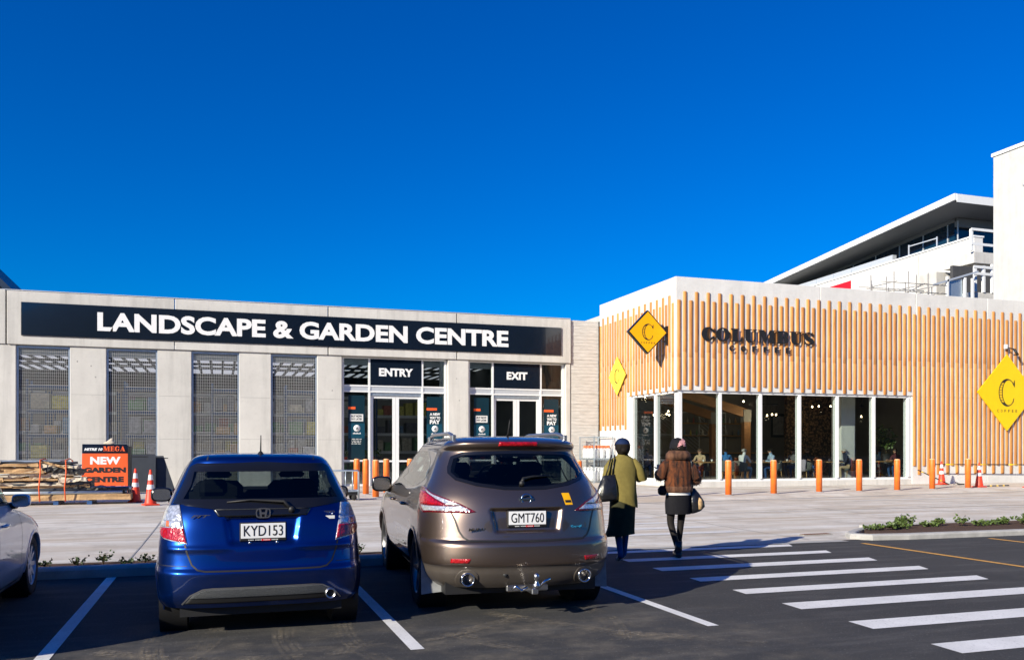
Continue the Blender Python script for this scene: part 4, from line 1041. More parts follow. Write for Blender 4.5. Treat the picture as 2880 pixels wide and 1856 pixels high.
        for i in range(len(P)-1): mb.f.append((2*i, 2*i+1, 2*i+3, 2*i+2)); mb.sm.append(True)
        return mb
def offs(poly, d):
    """shrink a polygon towards its centroid by about d"""
    cx = sum(p[0] for p in poly)/len(poly); cy = sum(p[1] for p in poly)/len(poly); out = []
    for x, y in poly:
        v = Vector((cx-x, cy-y)); L = v.length; v = v/L*min(d*1.3, L*.5); out.append((x+v.x, y+v.y))
    return out
def zlist(z0, z1, step):
    n = int((z1-z0)/step); zs = [z0+(z1-z0)*i/n for i in range(n+1)]
    top = [z for z in zs if z < z1-.08]; return top+[z1-.08*(1-i/22.)**2 for i in range(23)] if top[-1] < z1-.081 else top[:-1]+[z1-.08*(1-i/22.)**2 for i in range(23)]
def paint(name, col, metal=.65, rough=.32, flake=.05):
    m, n, l, b = newmat(name); b.inputs['Metallic'].default_value = metal; b.inputs['Roughness'].default_value = rough
    b.inputs['Coat Weight'].default_value = 1.0; b.inputs['Coat Roughness'].default_value = .03
    tc = n.new('ShaderNodeTexCoord'); z = n.new('ShaderNodeTexNoise'); z.inputs['Scale'].default_value = 900; z.inputs['Detail'].default_value = 1; l.new(tc.outputs['Object'], z.inputs[0])
    d = n.new('ShaderNodeTexNoise'); d.inputs['Scale'].default_value = 5; d.inputs['Detail'].default_value = 8; l.new(tc.outputs['Object'], d.inputs[0])
    r = n.new('ShaderNodeMapRange'); r.inputs[1].default_value = .3; r.inputs[2].default_value = .7; r.inputs[3].default_value = 1-flake*3; r.inputs[4].default_value = 1+flake*3; l.new(z.outputs[0], r.inputs[0])
    s = n.new('ShaderNodeVectorMath'); s.operation = 'SCALE'; s.inputs[0].default_value = col; l.new(r.outputs[0], s.inputs['Scale']); l.new(s.outputs[0], b.inputs['Base Color'])
    r2 = n.new('ShaderNodeMapRange'); r2.inputs[1].default_value = .35; r2.inputs[2].default_value = .75; r2.inputs[3].default_value = .0; r2.inputs[4].default_value = .04; l.new(d.outputs[0], r2.inputs[0]); l.new(r2.outputs[0], b.inputs['Coat Roughness']); return m
M['blue_paint'] = paint('metallic_blue_paint', (.004,.034,.20), .92, .30)
M['bronze_paint'] = paint('metallic_bronze_paint', (.195,.148,.122), .9, .34)
M['white_paint'] = paint('silver_white_paint', (.80,.82,.86), .15, .3, .02)
def lamp_mat(name, col, rough, coat, cell=60):
    m, n, l, b = newmat(name); b.inputs['Roughness'].default_value = rough; b.inputs['Coat Weight'].default_value = 1; b.inputs['Coat Roughness'].default_value = .02; b.inputs['Metallic'].default_value = coat
    tc = n.new('ShaderNodeTexCoord'); v = n.new('ShaderNodeTexVoronoi'); v.inputs['Scale'].default_value = cell; v.distance = 'CHEBYCHEV'; l.new(tc.outputs['Object'], v.inputs[0])
    r = n.new('ShaderNodeMapRange'); r.inputs[2].default_value = .8; r.inputs[3].default_value = 1.25; r.inputs[4].default_value = .45; l.new(v.outputs['Distance'], r.inputs[0])
    s = n.new('ShaderNodeVectorMath'); s.operation = 'SCALE'; s.inputs[0].default_value = col; l.new(r.outputs[0], s.inputs['Scale']); l.new(s.outputs[0], b.inputs['Base Color'])
    bp = n.new('ShaderNodeBump'); bp.inputs['Strength'].default_value = .5; bp.inputs['Distance'].default_value = .01; l.new(v.outputs['Distance'], bp.inputs['Height']); l.new(bp.outputs[0], b.inputs['Normal']); return m
M['lens_red'] = lamp_mat('red_lamp_lens', (.46,.006,.012), .2, .1, 45)
M['lens_dkred'] = lamp_mat('dark_red_lamp_lens', (.16,.004,.008), .15, .1, 45)
M['lens_clear'] = lamp_mat('clear_lamp_lens', (.75,.77,.80), .18, .55, 38)
M['lens_amber'] = pmat('amber_reflector', (.75,.16,.04), .2, coat=1, var=.2, vscale=60)
M['trim'] = pmat('grey_plastic_trim', (.026,.028,.031), .6, var=.15, vscale=40, bump=.15, bscale=200)
M['trim_bronze'] = pmat('grey_bronze_valance', (.115,.098,.085), .42, metal=.4, coat=.3, var=.08, vscale=8)
M['trim_mesh'] = pmat('grey_mesh_trim', (.05,.055,.06), .5, var=.3, vscale=90, bump=.5, bscale=220)
M['trim_line'] = pmat('satin_chrome_trim', (.45,.45,.46), .3, metal=.9, var=.05)
M['plate'] = pmat('white_number_plate', (.78,.79,.80), .35, var=.03)
M['cabin'] = pmat('dark_cabin_trim', (.018,.018,.019), .8, var=.2, vscale=20)
M['mudflap'] = pmat('dusty_mud_flap', (.30,.31,.32), .6, var=.25, vscale=9)
M['decal_blue'] = pmat('blue_badge', (.03,.25,.45), .3, metal=.3, var=.1)
M['decal_chrome_blue'] = pmat('tinted_chrome_badge', (.35,.5,.62), .15, metal=1.0, var=.05)
M['rim_dark'] = pmat('satin_grey_alloy', (.22,.22,.23), .35, metal=.9, var=.1)
def wheel(parent, x, y, r, wd, sg, rim='alu', spokes=10):
    t = bpy.data.objects.new('wheel', None); COL.objects.link(t); t.parent = parent; t.location = (x, y, r); t.empty_display_size = .1
    p = []; hw = wd/2
    prof = [(r*.66,-hw*.9),(r*.80,-hw),(r*.93,-hw*.97),(r*.985,-hw*.86)]
    g = 4
    for i in range(g):
        a = -hw*.84+i*(hw*1.68/g); bnd = hw*1.68/g
        prof += [(r*1.0,a+.004),(r*1.0,a+bnd-.007),(r*.972,a+bnd-.006),(r*.972,a+bnd-.001)]
    prof += [(r*.985,hw*.86),(r*.93,hw*.97),(r*.80,hw),(r*.66,hw*.9)]
    tb = MB().lathe(prof, 56, axis='x')
    for k in range(70):                                     # shoulder blocks
        a = 2*math.pi*k/70
        for s2 in (-1, 1):
            c, s_ = math.cos(a), math.sin(a); c2, s2_ = math.cos(a+.05), math.sin(a+.05)
            xo, xi = s2*hw*.97, s2*hw*.62
            tb.add([(xo,c*r*.955,s_*r*.955),(xi,c*r*1.004,s_*r*1.004),(xi,c2*r*1.004,s2_*r*1.004),(xo,c2*r*.955,s2_*r*.955)], [(0,1,2,3)] if s2 < 0 else [(3,2,1,0)])
    tb.build('tyre', 'rubber', t)
    xo = sg*hw*.72
    rb = MB().lathe([(r*.665,sg*hw*.92),(r*.64,sg*hw*.80),(r*.60,sg*hw*.3),(r*.6,-sg*hw*.8)], 40, axis='x')
    for k in range(spokes):
        a = 2*math.pi*k/spokes; c, s_ = math.cos(a), math.sin(a); w_ = .022
        pts = []
        for rr, xx, ww in ((r*.14,xo,.030),(r*.63,xo+sg*.012,.017)):
            for dx in (0, -sg*.03):
                for q in (-ww, ww): pts.append((xx+dx, c*rr-s_*q, s_*rr+c*q))
        rb.add(pts, [(0,1,5,4),(2,6,7,3),(0,4,6,2),(1,3,7,5),(4,5,7,6)])
    rb.lathe([(0,xo+sg*.004),(r*.15,xo+sg*.002),(r*.17,xo-sg*.03)], 20, axis='x')
    rb.build('rim', rim, t)
    MB().lathe([(0,-sg*.01),(r*.5,-sg*.01),(r*.5,-sg*.03)], 24, axis='x').build('brake_disc', 'steel', t)
    return t
def plate(car, root, word, x, z, tilt=.0, yoff=-.016, frame='black'):
    p0 = car.rear(x, z); y = p0.y+yoff
    f = MB().box(x-.19, x+.19, y, y+.03, z-.085, z+.072, ch=.006).build('plate_frame', frame, root)
    MB().box(x-.18, x+.18, y-.004, y, z-.062, z+.063, ch=.003).build('number_plate', 'plate', f)
    for o in text(word, (x-.158, z-.042, x+.158, z+.046), (0, y-.0045, 0), *FRONT, .002, 'black', f, bold=0): pass
    b = MB()
    for i in range(22):
        if i % 6 != 4: b.box(x-.12+i*.011, x-.113+i*.011, y-.002, y, z-.079, z-.071)
    b.build('frame_lettering', 'paper', f)
    MB().box(x-.02, x+.06, y-.0015, y+.001, z-.082, z-.069).build('frame_badge', 'red', f)
def arch_ring(car, yc, zc, r0, r1, sg, mat_, root, name='wheel_arch', a0=-12, a1=192, inn=.12):
    mb = MB(); n = 40
    for i in range(n+1):
        a = R(a0+(a1-a0)*i/n)
        for rr, dd, inset in ((r1,.002,0),(r1-.012,.010,0),(r0,.006,0),(r0-.004,0,.02),(r0-.004,0,inn)):
            y = yc+rr*math.cos(a); z = max(car.z0+.001, zc+rr*math.sin(a)); p = car.side(sg, y, z); mb.v.append((p.x+sg*(dd-inset), y, zc+rr*math.sin(a)))
    for i in range(n):
        for k in range(4):
            q = (i*5+k, i*5+k+1, (i+1)*5+k+1, (i+1)*5+k); mb.f.append(q if sg > 0 else q[::-1]); mb.sm.append(True)
    return mb.build(name, mat_, root)
def cabin(root, floor, w, yb, yf, seat_z, head_z, bench_y, front_y):
    bxo('cabin_floor', 'cabin', root, -w, w, yb, yf, floor-.05, floor)
    bxo('dashboard', 'cabin', root, -w*.95, w*.95, yf-.35, yf, floor, seat_z+.42, ch=.05)
    for sx in (-.36, .36):
        s = MB().box(sx-.24, sx+.24, front_y-.02, front_y+.14, seat_z-.1, seat_z+.52, ch=.06).build('front_seat', 'cabin', root)
        MB().box(sx-.13, sx+.13, front_y, front_y+.1, seat_z+.55, head_z, ch=.04).build('headrest', 'cabin', s)
    b = MB().box(-w*.82, w*.82, bench_y, bench_y+.16, seat_z-.2, seat_z+.40, ch=.06).build('rear_bench', 'cabin', root)
    for sx in (-.40, .0, .40): MB().box(sx-.12, sx+.12, bench_y+.02, bench_y+.11, seat_z+.40, seat_z+.56-(.1 if sx == 0 else 0), ch=.04).build('headrest', 'cabin', b)
    MB().tube([(.36+.19*math.cos(R(15*i)), yf-.42+.06*math.sin(R(15*i)), seat_z+.32+.18*math.sin(R(15*i))) for i in range(25)], .016, 6).build('steering_wheel', 'cabin', root)
    bxo('rear_view_mirror', 'cabin', root, -.11, .11, front_y+.62, front_y+.66, head_z+.0, head_z+.07, ch=.02)
def mirror_part(root, x, y, z, sg, m, w=.20, h=.15):
    b = MB(); rings = []
    for k, (dy, s_) in enumerate(((.0,.90),(.02,1.0),(.07,.97),(.11,.75),(.135,.3))):
        rings.append([(x+sg*(w/2)+w/2*s_*math.copysign(abs(math.cos(a))**.6, math.cos(a)), y+dy, z+h/2*s_*math.copysign(abs(math.sin(a))**.6, math.sin(a))) for a in [2*math.pi*i/24 for i in range(24)]])
    b.loft(rings if True else rings[::-1]); o = b.build('wing_mirror', m, root)
    MB().prism([(x+sg*(w/2)+w/2*.8*math.copysign(abs(math.cos(a))**.6, math.cos(a)), z+h/2*.8*math.copysign(abs(math.sin(a))**.6, math.sin(a))) for a in [2*math.pi*i/24 for i in range(24)]], (0, y, 0), *FRONT, .0005, .002).build('mirror_glass', 'chrome', o)
    MB().tube([(x+sg*.04, y+.06, z-h*.35), (x-sg*.10, y+.09, z-h*.55)], [.035,.03], 8).build('mirror_stalk', 'black', o)
    return o
def badge_text(car, root, word, x0, x1, z0, z1, m='chrome', shear=.0, name='badge_letter', bold=.02):
    y = car.rear((x0+x1)/2, (z0+z1)/2).y-.004
    return text(word, (x0, z0, x1, z1), (0, y, 0), *FRONT, .006, m, root, name=name, shear=shear, bold=bold)

# --- blue hatchback
def smask(v, a, b): return sst(v, a, b)
def fit_disp(x, z):
    """plate bay between two raised shoulders, and a crease under the lamps"""
    ax_ = abs(x); edge = .30-(.97-z)*.17
    bay = (1-smask(ax_, edge-.035, edge+.02))*smask(z, .745, .80)*(1-smask(z, .985, .995))
    cre = smask(ax_, .30, .36)*.0
    return .034*bay-.012*math.exp(-((z-.735)/.02)**2)*smask(ax_, .2, .5)
def fit_side(y, z): return .012*math.exp(-((y-.70)/.42)**2)*math.exp(-((z-.5)/.22)**2)
fit_rows = [(.25,.795,.075,3.70,.42,.6),(.30,.825,.045,3.80,.44,.6),(.36,.835,.022,3.86,.46,.6),(.46,.842,.006,3.90,.48,.6),(.535,.846,.0,3.90,.5,.6),(.548,.845,.004,3.89,.5,.6),(.575,.841,.024,3.88,.5,.6),(.60,.840,.03,3.86,.5,.6),(.74,.840,.055,3.75,.5,.65),(.80,.836,.07,3.62,.5,.7),(.92,.822,.095,3.30,.5,.7),(1.02,.795,.13,3.02,.5,.6),(1.08,.772,.165,2.90,.5,.55),(1.20,.724,.255,2.66,.5,.5),(1.33,.668,.360,2.36,.48,.45),(1.42,.622,.430,2.08,.44,.4),(1.455,.595,.440,1.95,.42,.4),(1.485,.560,.470,1.80,.42,.4),(1.508,.500,.56,1.62,.42,.4),(1.52,.40,.72,1.42,.35,.35),(1.525,.26,.92,1.25,.2,.2)]
fit = Car(fit_rows, n=3.4, rear_disp=fit_disp, side_disp=fit_side)
FX, FY = .345, 7.48
fc = thing('parked_hatchback', 'metallic blue hatchback parked rear end to the camera, plate KYD153', 'car', (FX, FY, 0), R(0))
RG = [(-.60,1.40),(-.52,1.438),(0,1.447),(.52,1.438),(.60,1.40),(.655,1.25),(.735,1.095),(.60,1.082),(.40,1.055),(-.40,1.055),(-.60,1.082),(-.735,1.095),(-.655,1.25)]
FSIDE = [(.62,1.10),(1.0,1.06),(2.75,1.03),(2.62,1.10),(2.0,1.38),(1.6,1.43),(.95,1.42),(.75,1.34)]
ZW_F = (.29, .66, 3.16)                   # wheel radius, rear and front axle
def fit_cut(m, g):
    if g == 'r' and inpoly((m.x, m.z), offs(RG, .03)): return True
    if g in 'scf':
        for ya in ZW_F[1:]:
            if (m.y-ya)**2+(m.z-.29)**2 < .325**2: return True
        if inpoly((m.y, m.z), offs(FSIDE, .03)): return True
    if g == 'n' and 1.05 < m.z < 1.40 and abs(m.x) < fit.prof(m.z)[0]*.84: return True
    return False
TG = [(-.50,.555),(.50,.555),(.575,.62),(.62,.78),(.66,1.0),(.76,1.10),(.62,1.45),(-.62,1.45),(-.76,1.10),(-.66,1.0),(-.62,.78),(-.575,.62)]
def fit_cls(m, g):
    if g == 'r' and inpoly((m.x, m.z), TG): return 'tailgate'
    if m.z < .575 and m.y < .9: return 'rear_bumper'
    return 'body_shell'
for k, mb in fit.shell(zlist(.25, 1.525, .0125), fit_cut, fit_cls).items(): mb.build(k, 'blue_paint', fc)
fit.cap.build('roof_panel', 'blue_paint', fc)
fit.patch(RG, .003, 26, 40).build('rear_window', 'glass_priv', fc)
fit.patch([(-.60,1.40),(-.52,1.438),(0,1.447),(.52,1.438),(.60,1.40),(.618,1.36),(-.618,1.36)], .0045, 6, 40, skirt=0).build('window_frit', 'blackgloss', fc)
for sg in (-1, 1):
    pts = [(sg*.60,1.40),(sg*.655,1.25),(sg*.735,1.095),(sg*.66,1.09),(sg*.575,1.25),(sg*.545,1.40)]
    fit.patch(pts, .0045, 14, 8, skirt=0).build('window_frit', 'blackgloss', fc)
fit.patch([(-.735,1.095),(-.60,1.082),(-.40,1.055),(.40,1.055),(.60,1.082),(.735,1.095),(.70,1.135),(-.70,1.135)], .0045, 8, 40, skirt=0).build('window_frit', 'blackgloss', fc)
fit.patch([(-.36,.995),(.36,.995),(.40,1.052),(-.40,1.052)], .010, 6, 30).build('tailgate_garnish', 'blackgloss', fc)
MB().tube([fit.rear(x, 1.053)+Vector((0,-.012,0)) for x in [-.38+.076*i for i in range(11)]], .005, 6).build('garnish_lip', 'trim', fc)
for sg in (-1, 1):
    h = fit.patch([(sg*.60,.775),(sg*.80,.815),(sg*.90,.86),(sg*.93,1.02),(sg*.84,1.085),(sg*.665,1.09),(sg*.645,1.0),(sg*.62,.88)], .006, 26, 18).build('tail_lamp', 'lens_clear', fc)
    fit.patch([(sg*.605,.785),(sg*.80,.822),(sg*.895,.868),(sg*.90,.905),(sg*.63,.905),(sg*.62,.86)], .010, 10, 16).build('red_lens', 'lens_red', h)
    fit.patch([(sg*.64,.910),(sg*.90,.910),(sg*.915,.965),(sg*.65,.965)], .008, 6, 16).build('lower_lens', 'lens_clear', h)
    fit.patch([(sg*.74,.915),(sg*.77,.915),(sg*.775,.96),(sg*.745,.96)], .0095, 3, 4).build('indicator_bulb', 'lens_amber', h)
    fit.strip([(sg*.62,.775),(sg*.60,.70),(sg*.565,.61),(sg*.52,.568),(sg*.46,.556),(0,.553)], .013).build('tailgate_gap', 'black', fc)
    fit.strip([(sg*.60,.60),(sg*.80,.60),(sg*1.0,.602),(sg*1.12,.60)], .005).build('bumper_gap', 'black', fc)
plate(fit, fc, 'KYD153', 0, .873, yoff=-.030)
for x in (-.11, .11): MB().lathe([(0,0),(.012,0),(.012,.02)], 10, (x, fit.rear(x, .77).y-.006, .775), 'y').build('plate_screw', 'chrome', fc)
# lower valance, diffuser trim and exhaust
low = [(-.62,.292),(.62,.292),(.56,.36),(.47,.405),(.40,.412),(-.40,.412),(-.47,.405),(-.56,.36)]
fit.patch(low, .006, 12, 40).build('lower_valance', 'black', fc)
fit.patch([(-.585,.335),(-.40,.350),(.40,.350),(.585,.335),(.56,.362),(.47,.405),(.40,.412),(-.40,.412),(-.47,.405),(-.56,.362)], .0085, 8, 40).build('lower_trim', 'trim_mesh', fc)
fit.strip([(-.64,.288),(-.575,.362),(-.48,.41),(-.40,.418),(.40,.418),(.48,.41),(.575,.362),(.64,.288)], .012, .008).build('trim_line', 'trim_line', fc)
bxo('underbody', 'black', fc, -.66, .66, .18, 3.6, .17, .32)
MB().lathe([(.0,.03),(.030,.03),(.036,.0),(.042,.0),(.042,.25)], 24, (.545, -.02, .335), 'y').build('exhaust_tip', 'steel', fc); MB().lathe([(0,0),(.034,0)], 20, (.545, .006, .335), 'y').build('exhaust_opening', 'black', fc)
MB().tube([(-.5,.5,.22),(0,.45,.19),(.5,.5,.24)], .03, 8).build('axle_beam', 'black', fc)
MB().tube([(-.40,.35,.20),(-.10,.30,.24)], .012, 6).build('exhaust_pipe', 'steel', fc)
# emblem, wiper, badges, aerial
yb = fit.rear(0, 1.02).y-.014
em = MB().prism([(.06*math.copysign(abs(math.cos(a))**.55, math.cos(a)), .043*math.copysign(abs(math.sin(a))**.55, math.sin(a))) for a in [2*math.pi*i/40 for i in range(40)]], (0, yb, 1.02), *FRONT, 0, .008, [[(.05*math.copysign(abs(math.cos(a))**.55, math.cos(a)), .034*math.copysign(abs(math.sin(a))**.55, math.sin(a))) for a in [2*math.pi*i/40 for i in range(40)]]]).build('emblem_ring', 'chrome', fc)
MB().prism([(-.036,.036),(-.020,.036),(-.013,.006),(.013,.006),(.020,.036),(.036,.036),(.024,-.036),(.010,-.036),(.013,-.010),(-.013,-.010),(-.010,-.036),(-.024,-.036)], (0, yb, 1.02), *FRONT, .001, .009).build('emblem_letter', 'chrome', em)
w0 = fit.rear(.235, 1.045)+Vector((0,-.02,0)); w1 = fit.rear(.17, 1.115)+Vector((0,-.035,0)); w2 = fit.rear(-.10, 1.128)+Vector((0,-.02,0)); w3 = fit.rear(-.29, 1.112)+Vector((0,-.012,0))
MB().tube([w0, w1, w2, w3], [.020,.014,.009,.006], 8).lathe([(0,-.02),(.026,-.02),(.026,.02)], 14, (w0.x, w0.y, w0.z), 'y').build('wiper', 'black', fc)
badge_text(fit, fc, 'FIT', -.575, -.42, .988, 1.012, shear=.35)
badge_text(fit, fc, 'HYBRID', .50, .60, 1.004, 1.024, bold=.01)
MB().box(.505, .60, fit.rear(.55, .97).y-.004, fit.rear(.55, .97).y+.01, .955, .983, ch=.002).build('sticker', 'paper', fc)
ab = fit.rear(.0, 1.50); MB().tube([(0,.62,1.515),(0,.60,1.545),(0,.56,1.68)], [.012,.007,.004], 8).lathe([(0,.03),(.016,.02),(.03,0)], 12, (0,.62,1.512)).build('aerial', 'black', fc)
for x in (-.45, .45): fit.patch([(x-.005,1.46),(x+.005,1.46),(x+.012,1.495),(x+.002,1.495)], .002, 4, 2, skirt=0).build('roof_gutter', 'trim', fc)
for sg in (-1, 1):
    fit.patch([(y, z) for y, z in FSIDE], .003, 18, 40, fn=lambda y, z, sg=sg: fit.side(sg, y, z)).build('side_window', 'glass_car', fc)
    for ya in ZW_F[1:]: arch_ring(fit, ya, .29, .318, .352, sg, 'blue_paint', fc); MB().lathe([(.33,-.11),(.33,.11)], 32, (sg*.72, ya, .29), 'x').lathe([(.33,0),(0,0)], 32, (sg*.61, ya, .29), 'x').build('arch_liner', 'black', fc)
    for ya in ZW_F[1:]: wheel(fc, sg*.74, ya, .292, .185, sg, 'alu', 7)
    fit.strip([(1.62,.30),(1.62,.6),(1.60,1.06)], .006, fn=lambda y, z, sg=sg: fit.side(sg, y, z)).build('door_gap', 'black', fc)
fit.patch([(-.56,1.05),(.56,1.05),(.48,1.40),(-.48,1.40)], .003, 12, 20, fn=lambda x, z: fit.front(x, z)).build('windscreen', 'glass_clear', fc)
mirror_part(fc, -.83, 2.55, 1.07, -1, 'blackgloss', .22, .15); mirror_part(fc, .83, 2.55, 1.07, 1, 'blackgloss', .22, .15)
cabin(fc, .45, .70, .45, 2.85, .72, 1.33, 1.0, 1.75)

# --- bronze crossover
def mur_disp(x, z):
    e = .345-(1.0-z)*.20
    bay = (1-smask(abs(x-.0), e-.025, e+.012))*smask(z, .775, .805)*(1-smask(z, .99, 1.005))
    return .042*bay
def mur_side(y, z):
    f = 0
    for ya in (.98, 3.80): f += .022*math.exp(-((y-ya)/.36)**2)*math.exp(-((z-.62)/.24)**2)
    return f-.014*math.exp(-((y-2.4)/.7)**2)*math.exp(-((z-.55)/.15)**2)
mur_rows = [(.27,.79,.16,4.62,.5,.7),(.32,.85,.11,4.70,.55,.75),(.40,.90,.06,4.78,.6,.8),(.475,.925,.030,4.82,.65,.8),(.488,.930,.012,4.82,.65,.8),(.58,.940,.0,4.84,.68,.8),(.66,.943,.004,4.84,.7,.8),(.695,.942,.018,4.84,.7,.8),(.715,.942,.055,4.83,.7,.8),(.76,.941,.066,4.80,.7,.85),(.95,.934,.095,4.60,.72,.9),(1.02,.922,.115,4.40,.72,.9),(1.10,.900,.150,4.0,.70,.8),(1.18,.862,.200,3.60,.66,.7),(1.26,.818,.262,3.42,.62,.6),(1.40,.752,.385,3.10,.58,.55),(1.50,.708,.455,2.85,.54,.5),(1.545,.690,.470,2.72,.5,.5),(1.575,.680,.435,2.65,.45,.5),(1.615,.655,.420,2.55,.42,.5),(1.645,.61,.48,2.40,.42,.5),(1.675,.52,.66,2.2,.42,.45),(1.69,.40,.92,2.0,.35,.35),(1.697,.25,1.2,1.75,.2,.2)]
mur = Car(mur_rows, n=2.7, rear_disp=mur_disp, side_disp=mur_side)
MX_, MY_, MA = 2.71, 7.52, R(-4)
mc = thing('parked_crossover', 'metallic bronze crossover parked rear end to the camera, plate GMT760', 'car', (MX_, MY_, 0), MA)
MRG = [(-.615,1.475),(-.52,1.515),(0,1.53),(.52,1.515),(.615,1.475),(.655,1.38),(.665,1.33),(.62,1.275),(.45,1.225),(.20,1.190),(-.20,1.190),(-.45,1.225),(-.62,1.275),(-.665,1.33),(-.655,1.38)]
MSIDE = [(1.05,1.24),(1.4,1.16),(3.55,1.10),(3.40,1.20),(2.85,1.47),(2.3,1.56),(1.6,1.55),(1.2,1.45),(1.0,1.33)]
ZW_M = (.365, .98, 3.80)
def mur_cut(m, g):
    if g == 'r' and inpoly((m.x, m.z), offs(MRG, .035)): return True
    if g in 'scf':
        for ya in ZW_M[1:]:
            if (m.y-ya)**2+(m.z-.365)**2 < .40**2: return True
        if inpoly((m.y, m.z), offs(MSIDE, .03)): return True
    if g == 'n' and 1.16 < m.z < 1.54 and abs(m.x) < mur.prof(m.z)[0]*.84: return True
    return False
MTG = [(-.55,.705),(.55,.705),(.63,.78),(.70,.98),(.78,1.10),(.70,1.30),(.68,1.54),(-.68,1.54),(-.70,1.30),(-.78,1.10),(-.70,.98),(-.63,.78)]
def mur_cls(m, g):
    if g == 'r' and inpoly((m.x, m.z), MTG): return 'tailgate'
    if m.z < .4855 and m.y < 1.1: return 'lower_valance'
    if m.z < .715 and m.y < 1.1: return 'rear_bumper'
    if m.z > 1.56 and m.y < .75: return 'roof_spoiler'
    return 'body_shell'
for k, mb in mur.shell(zlist(.27, 1.697, .0125), mur_cut, mur_cls).items(): mb.build(k, 'trim_bronze' if k == 'lower_valance' else 'bronze_paint', mc)
mur.cap.build('roof_panel', 'bronze_paint', mc)
mur.patch(MRG, .002, 26, 40).build('rear_window', 'glass_priv', mc)
n_ = len(MRG); inner = offs(MRG, .028)
b = MB()
for i in range(n_):
    pass
for sg in (-1, 1):
    mur.strip([(sg*p[0], p[1]) for p in MRG[2:10]][:8]+[(0,1.187)], .030, .0035).build('window_seal', 'blackgloss', mc)
mur.strip([(-.75,.985),(-.665,.985),(-.70,.98)][:1]+[(-.70,.98),(-.665,.90),(-.635,.80),(-.60,.745),(-.55,.715),(0,.706),(.55,.715),(.60,.745),(.635,.80),(.665,.90),(.70,.98)], .016).build('tailgate_gap', 'black', mc)
for sg in (-1, 1):
    lampP = [(sg*.46,.968),(sg*1.00,.955),(sg*1.10,1.0),(sg*1.22,1.10),(sg*1.24,1.195),(sg*1.02,1.185),(sg*.80,1.125),(sg*.62,1.055)]
    h = mur.patch(lampP, .006, 22, 30).build('tail_lamp', 'lens_dkred', mc)
    mur.patch([(sg*.52,.984),(sg*.98,.972),(sg*1.04,1.005),(sg*1.06,1.025),(sg*.60,1.028)], .010, 8, 24).build('clear_lens', 'lens_clear', h)
    mur.patch([(sg*.745,1.034),(sg*1.08,1.034),(sg*1.18,1.10),(sg*1.19,1.155),(sg*1.02,1.15),(sg*.86,1.105)], .011, 10, 20).build('red_lens', 'lens_red', h)
    mur.patch([(sg*.60,1.034),(sg*.715,1.034),(sg*.84,1.108),(sg*1.0,1.158),(sg*1.0,1.172),(sg*.80,1.113),(sg*.64,1.05)], .010, 10, 12).build('clear_lens', 'lens_clear', h)
    mur.patch([(sg*.56,.515),(sg*.72,.515),(sg*.715,.555),(sg*.545,.555)], .003, 4, 10).build('rear_reflector', 'lens_red', mc)
    mur.strip([(sg*.50,.500),(sg*.77,.510),(sg*.80,.572),(sg*.52,.572)], .006, .002).build('reflector_recess', 'bronze_paint', mc)
    e0 = Vector((sg*.565, mur.rear(.565, .36).y-.01, .360))
    mur.patch([(sg*.565+.105*math.cos(R(a)), .362+.095*math.sin(R(a))) for a in range(0, 360, 15)], .004, 14, 14).build('exhaust_surround', 'trim_bronze', mc)
    MB().lathe([(.0,.03),(.066,.03),(.066,.0)], 30, (e0.x, e0.y-.003, e0.z), 'y').build('exhaust_opening', 'black', mc)
    MB().lathe([(.048,.10),(.050,.0),(.058,-.014),(.066,-.006),(.068,.1)], 30, tuple(e0+Vector((0,-.03,0))), 'y').build('exhaust_tip', 'chrome', mc)
plate(mur, mc, 'GMT760', 0, .917, yoff=-.030)
em = MB().lathe([(.040,0),(.040,-.010),(.054,-.010),(.054,0)], 36, (0, mur.rear(0, 1.09).y-.004, 1.09), 'y').build('emblem_ring', 'decal_chrome_blue', mc)
MB().box(-.066, .066, mur.rear(0, 1.09).y-.018, mur.rear(0, 1.09).y-.005, 1.079, 1.101, ch=.003).build('emblem_bar', 'decal_chrome_blue', em)
badge_text(mur, mc, 'MURANO', -.56, -.335, .805, .832, 'black', shear=.2)
badge_text(mur, mc, '4x4', .40, .54, .818, .842, 'decal_blue', shear=.3)
o = mur.patch([(.385,1.03),(.465,1.03),(.44,1.14),(.36,1.14)], .0015, 6, 6, skirt=0).build('yellow_sticker', 'yellow_deep', mc)
mur.patch([(.39,1.05),(.455,1.05),(.448,1.074),(.385,1.074)], .0022, 3, 5, skirt=0).build('sticker_print', 'black', o)
wv = mur.rear(0, 1.235)
w0 = mur.rear(-.02, 1.235)+Vector((0,-.02,0)); w1 = mur.rear(.0, 1.278)+Vector((0,-.03,0)); w2 = mur.rear(.28, 1.302)+Vector((0,-.016,0))
MB().tube([w0, w1, mur.rear(.1,1.297)+Vector((0,-.025,0)), w2], [.022,.016,.011,.007], 8).lathe([(0,-.02),(.024,-.02),(.024,.02)], 14, tuple(w0), 'y').build('wiper', 'black', mc)
mur.patch([(-.20,1.588),(.20,1.588),(.19,1.625),(-.19,1.625)], .006, 5, 20).build('brake_light', 'lens_red', mc)
MB().tube([(0,.86,1.69),(0,.83,1.72),(0,.76,1.85)], [.013,.008,.004], 8).build('aerial', 'black', mc)
bxo('underbody', 'black', mc, -.74, .74, .3, 4.5, .20, .36)
